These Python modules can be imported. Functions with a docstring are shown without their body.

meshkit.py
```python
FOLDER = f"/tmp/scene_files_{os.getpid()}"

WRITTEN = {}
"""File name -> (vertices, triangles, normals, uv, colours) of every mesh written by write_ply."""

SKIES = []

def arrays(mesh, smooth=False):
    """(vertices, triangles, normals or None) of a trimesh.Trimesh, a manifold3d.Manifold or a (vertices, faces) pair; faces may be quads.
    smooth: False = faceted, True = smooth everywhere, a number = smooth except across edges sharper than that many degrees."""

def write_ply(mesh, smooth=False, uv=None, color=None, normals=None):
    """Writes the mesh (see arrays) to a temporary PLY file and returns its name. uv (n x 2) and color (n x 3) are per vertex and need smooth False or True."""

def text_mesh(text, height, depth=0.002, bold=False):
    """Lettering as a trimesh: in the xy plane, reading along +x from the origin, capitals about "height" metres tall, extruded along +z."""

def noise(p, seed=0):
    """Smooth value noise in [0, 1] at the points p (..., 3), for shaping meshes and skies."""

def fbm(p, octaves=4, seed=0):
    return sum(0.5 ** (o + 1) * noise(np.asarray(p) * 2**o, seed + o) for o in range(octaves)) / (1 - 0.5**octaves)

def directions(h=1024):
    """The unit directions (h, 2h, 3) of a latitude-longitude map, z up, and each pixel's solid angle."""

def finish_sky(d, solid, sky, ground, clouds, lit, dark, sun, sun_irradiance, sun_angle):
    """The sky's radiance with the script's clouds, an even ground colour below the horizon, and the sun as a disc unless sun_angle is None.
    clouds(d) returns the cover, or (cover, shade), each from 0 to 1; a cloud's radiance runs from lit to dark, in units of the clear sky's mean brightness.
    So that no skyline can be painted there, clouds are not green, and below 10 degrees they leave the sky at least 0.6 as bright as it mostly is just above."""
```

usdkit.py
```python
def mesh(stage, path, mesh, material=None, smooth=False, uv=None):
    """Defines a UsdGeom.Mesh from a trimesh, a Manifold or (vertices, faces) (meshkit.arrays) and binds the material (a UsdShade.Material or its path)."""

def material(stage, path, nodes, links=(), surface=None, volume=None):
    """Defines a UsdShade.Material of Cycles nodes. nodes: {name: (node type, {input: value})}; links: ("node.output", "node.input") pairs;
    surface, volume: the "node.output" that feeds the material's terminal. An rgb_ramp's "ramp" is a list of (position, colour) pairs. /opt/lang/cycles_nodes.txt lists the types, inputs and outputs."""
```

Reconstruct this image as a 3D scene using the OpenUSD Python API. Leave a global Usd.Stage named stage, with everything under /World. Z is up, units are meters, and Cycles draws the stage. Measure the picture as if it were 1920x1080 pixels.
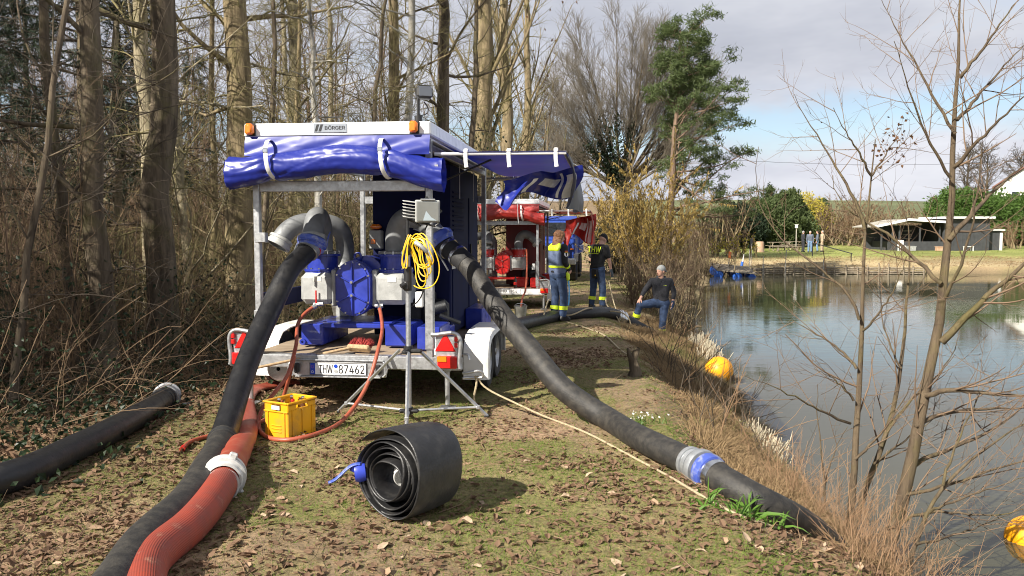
import math, random
import numpy as np, trimesh, manifold3d as m3, usdkit, meshkit
from pxr import Usd, UsdGeom, UsdLux, UsdShade, Sdf, Gf, Vt
stage = Usd.Stage.CreateInMemory()
UsdGeom.SetStageUpAxis(stage, 'Z'); UsdGeom.SetStageMetersPerUnit(stage, 1.0)
UsdGeom.Xform.Define(stage, '/World'); UsdGeom.Scope.Define(stage, '/World/Looks')
PI = math.pi
# ---------------------------------------------------------------- camera, sky, sun, exposure
EYE = np.array([0, 0, 1.6]); FPX = 1536.0; PITCH = math.atan(105 / 1536)
cam = UsdGeom.Camera.Define(stage, '/World/camera')
cam.CreateHorizontalApertureAttr(36.0); cam.CreateVerticalApertureAttr(20.25); cam.CreateFocalLengthAttr(28.8)
cam.CreateClippingRangeAttr(Gf.Vec2f(0.05, 5000)); cam.AddTranslateOp().Set(Gf.Vec3d(*EYE.tolist())); cam.AddRotateXOp().Set(90 - math.degrees(PITCH))
cam.CreateExposureAttr(1.02)
SUN_AZ = math.atan2(-0.62, -0.60); SUN_EL = math.radians(37)
sund = np.array([math.sin(SUN_AZ) * math.cos(SUN_EL), math.cos(SUN_AZ) * math.cos(SUN_EL), math.sin(SUN_EL)])
sun = UsdLux.DistantLight.Define(stage, '/World/sun')
sun.CreateIntensityAttr(1.25); sun.CreateAngleAttr(0.5); sun.CreateColorAttr(Gf.Vec3f(1.0, 0.93, 0.82)); sun.CreateNormalizeAttr(True)
_sx = np.cross([0, 0, 1], sund); _sx /= np.linalg.norm(_sx); _sy = np.cross(sund, _sx)
sun.AddTransformOp().Set(Gf.Matrix4d(*_sx, 0, *_sy, 0, *sund, 0, 0, 0, 40, 1))
sky = UsdLux.DomeLight.Define(stage, '/World/sky')
skym = usdkit.material(stage, '/World/Looks/sky', {
    'st': ('sky_texture', {'sky_type': 'single_scattering', 'sun_disc': False, 'sun_elevation': SUN_EL, 'sun_rotation': SUN_AZ, 'altitude': 100.0, 'air_density': 1.0, 'aerosol_density': 1.0}),
    'tc': ('texture_coordinate', {}), 'xyz': ('separate_xyz', {}),
    'mp': ('mapping', {'location': (3.1, 1.7, 0.4), 'scale': (1.0, 1.0, 3.6)}),
    'n1': ('noise_texture', {'scale': 2.6, 'detail': 7.0, 'roughness': 0.55}),
    'mp2': ('mapping', {'location': (1.3, 0.2, 8.4), 'scale': (1.0, 1.0, 1.9)}),
    'n2': ('noise_texture', {'scale': 4.2, 'detail': 8.0, 'roughness': 0.6}),
    'w': ('math', {'math_type': 'multiply_add', 'value2': 0.13, 'value3': -0.065}), 'zz': ('math', {'math_type': 'add'}),
    'deck': ('rgb_ramp', {'ramp': [(0.0, (1, 1, 1)), (0.08, (1, 1, 1)), (0.102, (.35, .35, .35)), (0.122, (.05, .05, .05)), (0.138, (.2, .2, .2)), (0.157, (.9, .9, .9)), (0.18, (1, 1, 1)), (1, (1, 1, 1))]}),
    'brk': ('rgb_ramp', {'ramp': [(0.0, (.25, .25, .25)), (0.30, (.55, .55, .55)), (0.42, (1, 1, 1)), (1, (1, 1, 1))]}), 'cov': ('math', {'math_type': 'multiply'}),
    'shade': ('rgb_ramp', {'ramp': [(0.25, (.99, 1.0, 1.06)), (0.42, (.87, .895, .98)), (0.55, (.72, .75, .85)), (0.75, (.57, .60, .70))]}),
    'low': ('rgb_ramp', {'ramp': [(0.0, (1.22, 1.20, 1.17)), (0.11, (1.26, 1.24, 1.22)), (0.2, (1.0, 1.0, 1.0)), (1, (1.0, 1.0, 1.0))]}),
    'ccol': ('mix_color', {'blend_type': 'multiply', 'fac': 1.0}),
    'cb': ('mix_color', {'blend_type': 'multiply', 'fac': 1.0, 'b': (4.0, 4.0, 4.0)}),
    'mx': ('mix_color', {}), 'bl': ('mix_color', {'blend_type': 'multiply', 'fac': 1.0, 'b': (.72, .72, .72)}),
    'bg': ('background_shader', {'strength': 0.10})},
    [('tc.generated', 'xyz.vector'), ('tc.generated', 'mp.vector'), ('mp.vector', 'n1.vector'), ('tc.generated', 'mp2.vector'), ('mp2.vector', 'n2.vector'),
     ('n2.fac', 'w.value1'), ('w.value', 'zz.value1'), ('xyz.z', 'zz.value2'), ('zz.value', 'deck.fac'), ('n1.fac', 'brk.fac'), ('deck.color', 'cov.value1'), ('brk.color', 'cov.value2'),
     ('n1.fac', 'shade.fac'), ('zz.value', 'low.fac'), ('shade.color', 'ccol.a'), ('low.color', 'ccol.b'), ('ccol.result', 'cb.a'),
     ('st.color', 'bl.a'), ('cov.value', 'mx.fac'), ('bl.result', 'mx.a'), ('cb.result', 'mx.b'), ('mx.result', 'bg.color')], surface='bg.background')
UsdShade.MaterialBindingAPI.Apply(sky.GetPrim()).Bind(skym)
sky.GetPrim().SetCustomDataByKey('kind', 'structure')

# ---------------------------------------------------------------- helpers
def ray(px, py):
    c, s = math.cos(PITCH), math.sin(PITCH); a = (px - 960) / FPX; b = (py - 540) / FPX
    return np.array([a, c - b * s, -s - b * c])
def at(px, py, Y):
    r = ray(px, py); return EYE + r * (Y / r[1])
_used = {}
def path(name, parent=None):
    base = (str(parent.GetPath()) if parent is not None else '/World') + '/' + name
    k = _used.get(base, 0); _used[base] = k + 1
    return base if k == 0 else f'{base}_{k:03d}'
def tag(p, label=None, cat=None, group=None, kind=None):
    for k, v in (('label', label), ('category', cat), ('group', group), ('kind', kind)):
        if v: p.SetCustomDataByKey(k, v)
    return p
def thing(name, label, cat, loc=(0, 0, 0), rz=0.0, group=None, scale=None):
    x = UsdGeom.Xform.Define(stage, path(name)); x.AddTranslateOp().Set(Gf.Vec3d(*map(float, loc)))
    if rz: x.AddRotateZOp().Set(math.degrees(rz))
    if scale is not None: x.AddScaleOp().Set(Gf.Vec3f(*([scale] * 3 if np.ndim(scale) == 0 else scale)))
    return tag(x.GetPrim(), label, cat, group)
def copy(src, label, loc, rz=0.0, group=None, scale=None, cat=None):
    o = thing(src.GetName().split('_0')[0], label, cat or src.GetCustomDataByKey('category'), loc, rz, group, scale)
    o.GetReferences().AddInternalReference(src.GetPath()); o.SetInstanceable(True); return o
def obj(name, mesh, mat, parent=None, smooth=False, label=None, cat=None, group=None, kind=None):
    m = usdkit.mesh(stage, path(name, parent), mesh, mat, smooth).GetPrim()
    return tag(m, label, cat, group, kind)
def stack(parts):
    parts = [(np.asarray(v, float), np.asarray(f, int)) for v, f in parts]
    n = np.cumsum([0] + [len(v) for v, _ in parts])
    return np.vstack([v for v, _ in parts]), np.vstack([f + k for (_, f), k in zip(parts, n)])
def tri(f):
    f = np.asarray(f); return np.vstack([f[:, [0, 1, 2]], f[:, [0, 2, 3]]]) if f.shape[1] == 4 else f
def Rz(a): c, s = math.cos(a), math.sin(a); return np.array([[c, -s, 0], [s, c, 0], [0, 0, 1.0]])
def Rx(a): c, s = math.cos(a), math.sin(a); return np.array([[1.0, 0, 0], [0, c, -s], [0, s, c]])
def Ry(a): c, s = math.cos(a), math.sin(a); return np.array([[c, 0, s], [0, 1.0, 0], [-s, 0, c]])
def box(c, s, R=None, b=0.0):
    """a box, its edges chamfered by b"""
    s = np.asarray(s, float) / 2
    if b <= 0:
        v = np.array([[x, y, z] for x in (-1, 1) for y in (-1, 1) for z in (-1, 1)]) * s
        f = np.array([[0, 1, 3], [0, 3, 2], [4, 6, 7], [4, 7, 5], [0, 4, 5], [0, 5, 1], [2, 3, 7], [2, 7, 6], [0, 2, 6], [0, 6, 4], [1, 5, 7], [1, 7, 3]])
    else:
        b = min(b, s.min() * 0.95); pts = []
        for k in range(3):
            e = s - b; e[k] = s[k]
            pts += [np.array([x, y, z]) * e for x in (-1, 1) for y in (-1, 1) for z in (-1, 1)]
        h = trimesh.convex.convex_hull(np.array(pts)); v, f = np.array(h.vertices), np.array(h.faces)
    if R is not None: v = v @ np.asarray(R).T
    return v + np.asarray(c, float), f
def frames(p):
    t = np.gradient(p, axis=0); t /= np.linalg.norm(t, axis=1, keepdims=True) + 1e-12
    a = np.cross(t[0], [0, 0, 1.0] if abs(t[0, 2]) < .9 else [1.0, 0, 0]); a /= np.linalg.norm(a); A = [a]
    for k in range(1, len(p)):
        a = a - t[k] * (a @ t[k]); a /= np.linalg.norm(a) + 1e-12; A.append(a)
    A = np.array(A); return t, A, np.cross(t, A)
def tube(p, r, n=10, caps=True, flat=None):
    """swept tube; flat = (scale along a, scale along b) arrays"""
    p = np.asarray(p, float); t, A, B = frames(p); r = np.broadcast_to(r, (len(p),)).astype(float); a = np.arange(n) * 2 * PI / n
    fa, fb = (np.ones(len(p)), np.ones(len(p))) if flat is None else flat
    v = (p[:, None] + (r * fa)[:, None, None] * np.cos(a)[None, :, None] * A[:, None] + (r * fb)[:, None, None] * np.sin(a)[None, :, None] * B[:, None]).reshape(-1, 3)
    i, j = np.meshgrid(np.arange(len(p) - 1), np.arange(n), indexing='ij')
    q = np.stack([i * n + j, i * n + (j + 1) % n, (i + 1) * n + (j + 1) % n, (i + 1) * n + j], -1).reshape(-1, 4)
    f = tri(q)
    if caps:
        v = np.vstack([v, p[:1], p[-1:]]); k = len(v) - 2; e = np.arange(n); L = (len(p) - 1) * n
        f = np.vstack([f, np.stack([np.full(n, k), (e + 1) % n, e], 1), np.stack([np.full(n, k + 1), L + e, L + (e + 1) % n], 1)])
    return v, f
def cyl(a, b, r, n=16, r2=None):
    return tube(np.array([a, b], float), [r, r if r2 is None else r2], n)
def spline(pts, n=40):
    from scipy.interpolate import CubicSpline
    p = np.asarray(pts, float); d = np.r_[0, np.cumsum(np.linalg.norm(np.diff(p, axis=0), axis=1) ** .7)]
    return CubicSpline(d, p)(np.linspace(0, d[-1], n))
def lathe(prof, n=24, c=(0, 0, 0), axis=None):
    prof = np.asarray(prof, float); a = np.arange(n) * 2 * PI / n
    v = np.stack([prof[:, None, 0] * np.cos(a), prof[:, None, 0] * np.sin(a), np.broadcast_to(prof[:, None, 1], (len(prof), n))], -1).reshape(-1, 3)
    i, j = np.meshgrid(np.arange(len(prof) - 1), np.arange(n), indexing='ij')
    q = np.stack([i * n + j, i * n + (j + 1) % n, (i + 1) * n + (j + 1) % n, (i + 1) * n + j], -1).reshape(-1, 4)
    if axis is not None: v = v @ toaxis(axis).T
    return v + np.asarray(c, float), tri(q)
def toaxis(d):
    d = np.asarray(d, float); d = d / np.linalg.norm(d); x = np.cross([0, 1.0, 0] if abs(d[1]) < .9 else [1.0, 0, 0], d); x /= np.linalg.norm(x)
    return np.stack([x, np.cross(d, x), d], 1)
def move(m, R=None, t=(0, 0, 0), s=1.0):
    v = np.asarray(m[0], float) * s
    if R is not None: v = v @ np.asarray(R).T
    return v + np.asarray(t, float), m[1]
def tm(m): return np.array(m.vertices), np.array(m.faces)
def plate(poly, y0, y1):
    """polygon in x,z extruded from y0 to y1"""
    from shapely.geometry import Polygon
    m = trimesh.creation.extrude_polygon(poly if hasattr(poly, 'exterior') else Polygon(poly), y1 - y0, engine='earcut'); v = np.array(m.vertices)
    return np.stack([v[:, 0], y0 + v[:, 2], v[:, 1]], 1), np.array(m.faces)[:, ::-1]
def text(s, h, pos, R=None, bold=False, depth=.002):
    """lettering that reads along +x and faces -y"""
    m = meshkit.text_mesh(s, h, depth, bold); v = np.array(m.vertices); v[:, 0] -= v[:, 0].mean() * 0 + (v[:, 0].min() + v[:, 0].max()) / 2
    v = np.stack([v[:, 0], -v[:, 2], v[:, 1]], 1)
    if R is not None: v = v @ R.T
    return v + np.asarray(pos), np.array(m.faces)

LOOK = {}
def M(name, col, rough=0.6, metal=0.0, var=0.12, scale=6.0, bump=0.0, bscale=60.0, col2=None, coat=0.0, spec=None, trans=0.0, vec='object', stretch=(1, 1, 1), ramp=(.35, .65), rvar=0.0, dist=.01):
    """painted, metal, rubber or natural surface: two tones mixed by noise, with fine relief"""
    c = np.array(col, float); c2 = np.array(col2, float) if col2 is not None else c * (1 - 2.2 * var)
    n = {'tc': ('texture_coordinate', {}), 'mp': ('mapping', {'scale': stretch}), 'ns': ('noise_texture', {'scale': scale, 'detail': 6.0, 'roughness': .62}),
         'rp': ('rgb_ramp', {'ramp': [(ramp[0], tuple(c)), (ramp[1], tuple(c2))]}),
         'p': ('principled_bsdf', {'roughness': rough, 'metallic': metal, 'coat_weight': coat, **({'specular_ior_level': spec} if spec is not None else {})})}
    L = [('tc.object' if vec == 'object' else 'tc.' + vec, 'mp.vector'), ('mp.vector', 'ns.vector'), ('ns.fac', 'rp.fac'), ('rp.color', 'p.base_color')]
    if rvar:
        n['rr'] = ('map_range', {'from_min': .3, 'from_max': .7, 'to_min': rough - rvar, 'to_max': rough + rvar}); n['n3'] = ('noise_texture', {'scale': scale * 2.7, 'detail': 4.0})
        L += [('mp.vector', 'n3.vector'), ('n3.fac', 'rr.value'), ('rr.result', 'p.roughness')]
    if bump:
        n['n2'] = ('noise_texture', {'scale': bscale, 'detail': 5.0, 'roughness': .6}); n['b'] = ('bump', {'strength': bump, 'distance': dist})
        L += [('mp.vector', 'n2.vector'), ('n2.fac', 'b.height'), ('b.normal', 'p.normal')]
    surf = 'p.BSDF'
    if trans:
        n['tr'] = ('translucent_bsdf', {}); n['mx'] = ('mix_closure', {'fac': trans}); L += [('rp.color', 'tr.color'), ('p.BSDF', 'mx.closure1'), ('tr.BSDF', 'mx.closure2')]; surf = 'mx.closure'
    LOOK[name] = usdkit.material(stage, '/World/Looks/' + name, n, L, surface=surf); return LOOK[name]
def MI(name, cols, rough=.7, trans=.25, spec=.3):
    """leaves, blades, twigs: one tone per piece from a ramp"""
    n = {'g': ('geometry', {}), 'rp': ('rgb_ramp', {'ramp': list(zip(np.linspace(0, 1, len(cols)), cols))}), 'p': ('principled_bsdf', {'roughness': rough, 'specular_ior_level': spec})}
    L = [('g.random_per_island', 'rp.fac'), ('rp.color', 'p.base_color')]; surf = 'p.BSDF'
    if trans:
        n['tr'] = ('translucent_bsdf', {}); n['mx'] = ('mix_closure', {'fac': trans}); L += [('rp.color', 'tr.color'), ('p.BSDF', 'mx.closure1'), ('tr.BSDF', 'mx.closure2')]; surf = 'mx.closure'
    LOOK[name] = usdkit.material(stage, '/World/Looks/' + name, n, L, surface=surf); return LOOK[name]
# ---------------------------------------------------------------- terrain
WATER = -1.05
def sm(a, b, x): t = np.clip((np.asarray(x, float) - a) / (b - a), 0, 1); return t * t * (3 - 2 * t)
def crest(y): return np.interp(y, [-8, 3, 4, 6.3, 8, 11, 14, 20, 26, 32, 40, 46, 52], [2.2, 1.25, 1.2, 1.25, 1.4, 1.6, 1.75, 2.0, 3.6, 5.4, 7.6, 9.4, 13])
def shore(y): return np.interp(y, [-8, 3, 5, 6.4, 7.2, 8, 9.5, 11.4, 13.4, 16, 19.3, 27, 36, 44, 50, 52], [5.5, 3.6, 2.9, 2.66, 2.60, 2.70, 2.92, 3.1, 3.5, 3.9, 4.3, 5.8, 8.2, 10.4, 12.3, 15]) \
    + (.03 + .09 * sm(7, 11, y)) * np.sin(np.asarray(y) * 3.1) + .05 * np.sin(np.asarray(y) * 7.7 + 1)
def base(y): return np.interp(y, [-8, 8, 12, 16, 20, 27, 40, 50, 60, 100], [0, 0, -.06, -.16, -.22, -.40, -.42, 0, .8, 2.2])
def hz(x, y, fine=True):
    x, y = np.broadcast_arrays(np.asarray(x, float), np.asarray(y, float))
    farx = sm(2, 16, x)
    hill = 11.0 * sm(90, 330, y) + 1.8 * sm(90, 200, y) * np.sin(x * .012 + .6)
    left = base(y) * (1 - sm(52, 100, y)) + sm(52, 100, y) * np.interp(y, [52, 100], [.2, 2.0])
    left = left + .12 * sm(-2.5, -6, x) * np.sin(y * .6 + x * .5) - .1 * sm(-2.2, -5, x)
    c, s = crest(y), shore(y); t = np.clip((x - c) / np.maximum(s - c, .2), 0, 3.5)
    drop = (WATER - base(y)) * np.where(t < 1, t ** 1.18, 1 + .55 * (t - 1))
    near = left + drop * sm(53, 50, y)
    near = np.maximum(near, -2.4)
    yb = y - 51.3 - .35 * np.sin(x * .35)
    bank = np.where(yb < 0, np.maximum(-2.4, -.95 + yb * 1.2), np.interp(yb, [0, .12, 1.5, 6, 11, 30, 60], [-.95, -.62, -.55, -.28, -.1, .05, .9]))
    out = near * (1 - farx * sm(46, 52, y)) + bank * farx * sm(46, 52, y)
    out = np.where((x > shore(np.minimum(y, 50))) & (y < 51.3) & (y > 44), np.minimum(out, -1.4), out) + hill
    if fine:
        P = np.stack([x, y, 0 * x], -1); land = 1.0 - .6 * (out < WATER)
        out = out + land * (.09 * (meshkit.fbm(P * .9, 3, 1) - .5) + .035 * (meshkit.fbm(P * 4.5, 3, 5) - .5)) * (1 + 2.6 * sm(.1, .6, t) * (y < 52))
    return out
def g0(x, y): return float(hz(x, y))
def gnd(px, py):
    r = ray(px, py); lo, hi = 1.5, 200.0
    for k in np.linspace(1.5, 200, 2500):
        p = EYE + r * k
        if p[2] < hz(p[0], p[1]): hi = k; break
        lo = k
    for _ in range(20):
        m = (lo + hi) / 2; p = EYE + r * m
        if p[2] < hz(p[0], p[1]): hi = m
        else: lo = m
    return EYE + r * hi
def axis_pts(segs): return np.unique(np.round(np.concatenate([np.arange(a, b, s) for a, b, s in segs] + [[segs[-1][1]]]), 4))
xs = axis_pts([(-420, -120, 30), (-120, -40, 5), (-40, -12, 1.2), (-12, -5, .25), (-5, 5.5, .07), (5.5, 16, .35), (16, 60, 1.2), (60, 160, 6), (160, 520, 30)])
ys = axis_pts([(-60, -8, 4), (-8, 2.5, .5), (2.5, 15, .07), (15, 30, .22), (30, 70, .5), (70, 140, 2.5), (140, 400, 8), (400, 1000, 40)])
X, Y = np.meshgrid(xs, ys); Z = hz(X, Y)
nx, ny = len(xs), len(ys); I, J = np.meshgrid(np.arange(ny - 1), np.arange(nx - 1), indexing='ij')
q = np.stack([I * nx + J, I * nx + J + 1, (I + 1) * nx + J + 1, (I + 1) * nx + J], -1).reshape(-1, 4)
GV = np.stack([X, Y, Z], -1).reshape(-1, 3)
# what covers the soil where: moss, worn earth, leaf litter, straw, field
P = GV * [1, 1, 0]; x_, y_ = GV[:, 0], GV[:, 1]
def greenmask(x, y):
    P = np.stack([x, y, 0 * x], -1)
    return np.clip(sm(.44, .60, meshkit.fbm(P * .75, 4, 21)) * .8 + .5 * sm(.45, .62, meshkit.fbm(P * 2.6, 3, 22)) - .1, 0, 1)
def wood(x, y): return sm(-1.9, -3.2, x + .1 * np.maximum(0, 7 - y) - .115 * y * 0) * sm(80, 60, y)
def slope_t(x, y): return np.clip((x - crest(y)) / np.maximum(shore(y) - crest(y), .2), -1, 2)
def patch(x, y, s, seed): return meshkit.fbm(np.stack([x, y, 0 * x], -1) * s, 4, seed)
moss, soil, litter, straw, field, lawn = (np.array(c) for c in ((.165, .170, .055), (.23, .17, .105), (.31, .215, .14), (.34, .27, .155), (.145, .165, .085), (.22, .235, .075)))
gm = greenmask(x_, y_)[:, None]; lf = sm(.42, .6, patch(x_, y_, 1.1, 31))[:, None]; st = sm(-.1, .5, slope_t(x_, y_))[:, None] * (y_ < 51)[:, None]
col = soil * (1 - lf) + litter * lf; col = col * (1 - gm * .7) + moss * gm * .7
col = col * (1 - st * .6) + (straw * .8 + litter * .2) * st * .6 * (.7 + .6 * patch(x_, y_, 2.0, 9)[:, None])
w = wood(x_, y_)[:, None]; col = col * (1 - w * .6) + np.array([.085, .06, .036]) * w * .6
far = (sm(51, 52.5, y_) * sm(4, 14, x_))[:, None]; pf = sm(.4, .6, patch(x_, y_, .25, 3))[:, None] * .5 + .5 * sm(.4, .6, patch(x_, y_, 1.3, 4))[:, None]
fl = (straw * 1.0 * (1 - sm(54, 62, y_)[:, None]) + lawn * sm(54, 62, y_)[:, None]) * (.75 + .5 * pf); col = col * (1 - far) + fl * far
fd = sm(88, 96, y_)[:, None]; fc = field * (.75 + .5 * sm(.4, .62, patch(x_, y_, .02, 8)))[:, None]
fc = np.where((patch(x_, y_, .008, 12) > .56)[:, None], np.array([.19, .14, .085]), fc); col = col * (1 - fd) + fc * fd
bed = (Z.reshape(-1) < WATER - .02)[:, None] & (y_ < 53)[:, None]; col = np.where(bed, np.array([.05, .045, .03]), col)
gmat = usdkit.material(stage, '/World/Looks/ground', {
    'at': ('attribute', {'attribute': 'tint'}), 'geo': ('geometry', {}), 'n': ('noise_texture', {'scale': 26.0, 'detail': 7.0, 'roughness': .7}), 'rp': ('rgb_ramp', {'ramp': [(.3, (.45, .45, .45)), (.5, (1, 1, 1)), (.7, (1.5, 1.45, 1.3))]}),
    'mx': ('mix_color', {'blend_type': 'multiply', 'fac': 1.0, 'use_clamp': False}), 'n2': ('noise_texture', {'scale': 45.0, 'detail': 6.0, 'roughness': .7}), 'b': ('bump', {'strength': .7, 'distance': .03}),
    'p': ('principled_bsdf', {'roughness': .95, 'specular_ior_level': .15})},
    [('geo.position', 'n.vector'), ('geo.position', 'n2.vector'), ('n.fac', 'rp.fac'), ('at.color', 'mx.a'), ('rp.color', 'mx.b'), ('mx.result', 'p.base_color'), ('n2.fac', 'b.height'), ('b.normal', 'p.normal')], surface='p.BSDF')
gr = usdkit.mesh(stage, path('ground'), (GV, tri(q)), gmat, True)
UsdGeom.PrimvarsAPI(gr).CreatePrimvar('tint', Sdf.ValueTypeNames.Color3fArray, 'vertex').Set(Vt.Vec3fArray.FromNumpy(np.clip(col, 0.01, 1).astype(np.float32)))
ground = tag(gr.GetPrim(), kind='structure')
# ---------------------------------------------------------------- water
wx = axis_pts([(1.5, 12, 1.0), (12, 90, 6)]); wy = axis_pts([(-8, 52, 4), (52, 54, 2)])
WX, WY = np.meshgrid(wx, wy); n_ = len(wx); I, J = np.meshgrid(np.arange(len(wy) - 1), np.arange(n_ - 1), indexing='ij')
wq = np.stack([I * n_ + J, I * n_ + J + 1, (I + 1) * n_ + J + 1, (I + 1) * n_ + J], -1).reshape(-1, 4)
wmat = usdkit.material(stage, '/World/Looks/water', {
    'geo': ('geometry', {}), 'm1': ('mapping', {'scale': (.55, 1.5, 1), 'rotation': (0, 0, .25)}), 'n1': ('noise_texture', {'scale': 3.4, 'detail': 3.0, 'roughness': .5}),
    'm2': ('mapping', {'scale': (.6, 1.4, 1), 'rotation': (0, 0, -.3)}), 'n2': ('noise_texture', {'scale': 11.0, 'detail': 2.0}), 'gust': ('noise_texture', {'scale': .16, 'detail': 3.0}),
    'gr': ('map_range', {'from_min': .38, 'from_max': .66, 'to_min': .10, 'to_max': .75}), 'ad': ('math', {'math_type': 'multiply_add', 'value2': .35}), 'mu': ('math', {'math_type': 'multiply'}),
    'b': ('bump', {'strength': .30, 'distance': .022}), 'nb': ('noise_texture', {'scale': .3, 'detail': 3.0}), 'rp': ('rgb_ramp', {'ramp': [(.3, (.042, .042, .022)), (.7, (.054, .051, .029))]}),
    'p': ('principled_bsdf', {'roughness': .035, 'ior': 1.333})},
    [('geo.position', 'm1.vector'), ('geo.position', 'm2.vector'), ('m1.vector', 'n1.vector'), ('m2.vector', 'n2.vector'), ('geo.position', 'gust.vector'), ('n2.fac', 'ad.value1'), ('n1.fac', 'ad.value3'),
     ('gust.fac', 'gr.value'), ('ad.value', 'mu.value1'), ('gr.result', 'mu.value2'), ('mu.value', 'b.height'), ('b.normal', 'p.normal'), ('geo.position', 'nb.vector'), ('nb.fac', 'rp.fac'), ('rp.color', 'p.base_color')], surface='p.BSDF')
water = obj('water', (np.stack([WX, WY, WX * 0 + WATER], -1).reshape(-1, 3), tri(wq)), wmat, kind='structure')
# ---------------------------------------------------------------- materials of the machines
M('galvanised', (.52, .53, .54), .42, .75, .14, 14, .12, 90, rvar=.12); M('alu_fascia', (.78, .79, .80), .35, .15, .04, 4, .04, 30, rvar=.08)
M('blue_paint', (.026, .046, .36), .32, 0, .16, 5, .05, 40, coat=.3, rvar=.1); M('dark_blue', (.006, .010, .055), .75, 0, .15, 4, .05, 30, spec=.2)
M('cast_grey', (.44, .45, .44), .62, .25, .16, 7, .22, 120, rvar=.1); M('pipe_grey', (.25, .26, .27), .55, .3, .15, 6, .12, 80, rvar=.1)
M('white_plastic', (.80, .80, .79), .35, 0, .06, 5, .05, 40); M('mudguard_white', (.78, .78, .76), .38, 0, .12, 4, .05, 30, col2=(.50, .47, .40), ramp=(.52, .74))
M('rubber', (.020, .020, .021), .72, 0, .2, 8, .3, 90, rvar=.1); M('tyre', (.022, .021, .020), .85, 0, .3, 9, .4, 70, col2=(.075, .062, .045), ramp=(.5, .8))
M('lamp_red', (.55, .012, .012), .18, 0, .05, 40, .1, 160, coat=.6); M('lamp_orange', (.85, .20, .01), .18, 0, .05, 40, .1, 160, coat=.6)
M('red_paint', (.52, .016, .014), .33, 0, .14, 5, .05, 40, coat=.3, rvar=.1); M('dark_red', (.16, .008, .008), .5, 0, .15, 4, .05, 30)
M('black_paint', (.016, .016, .017), .45, 0, .1, 8, .05, 50); M('plate_white', (.82, .82, .82), .3, 0, .02, 4); M('euro_blue', (.012, .05, .42), .3, 0, .02, 4)
M('webbing', (.72, .72, .70), .75, 0, .08, 40, .3, 300); M('reflective', (.74, .75, .76), .4, 0, .08, 9, .05, 60); M('sticker', (.72, .70, .62), .5, 0, .08, 20)
M('plywood', (.36, .28, .19), .75, 0, .2, 5, .2, 60, stretch=(1, 6, 1), col2=(.22, .165, .11)); M('wood_tan', (.46, .32, .18), .65, 0, .18, 8, .15, 70, stretch=(6, 1, 6))
M('chrome', (.72, .72, .72), .22, 1.0, .05, 10, .03, 40); M('grease', (.02, .022, .025), .5, .3, .2, 9, .3, 60)
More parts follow.
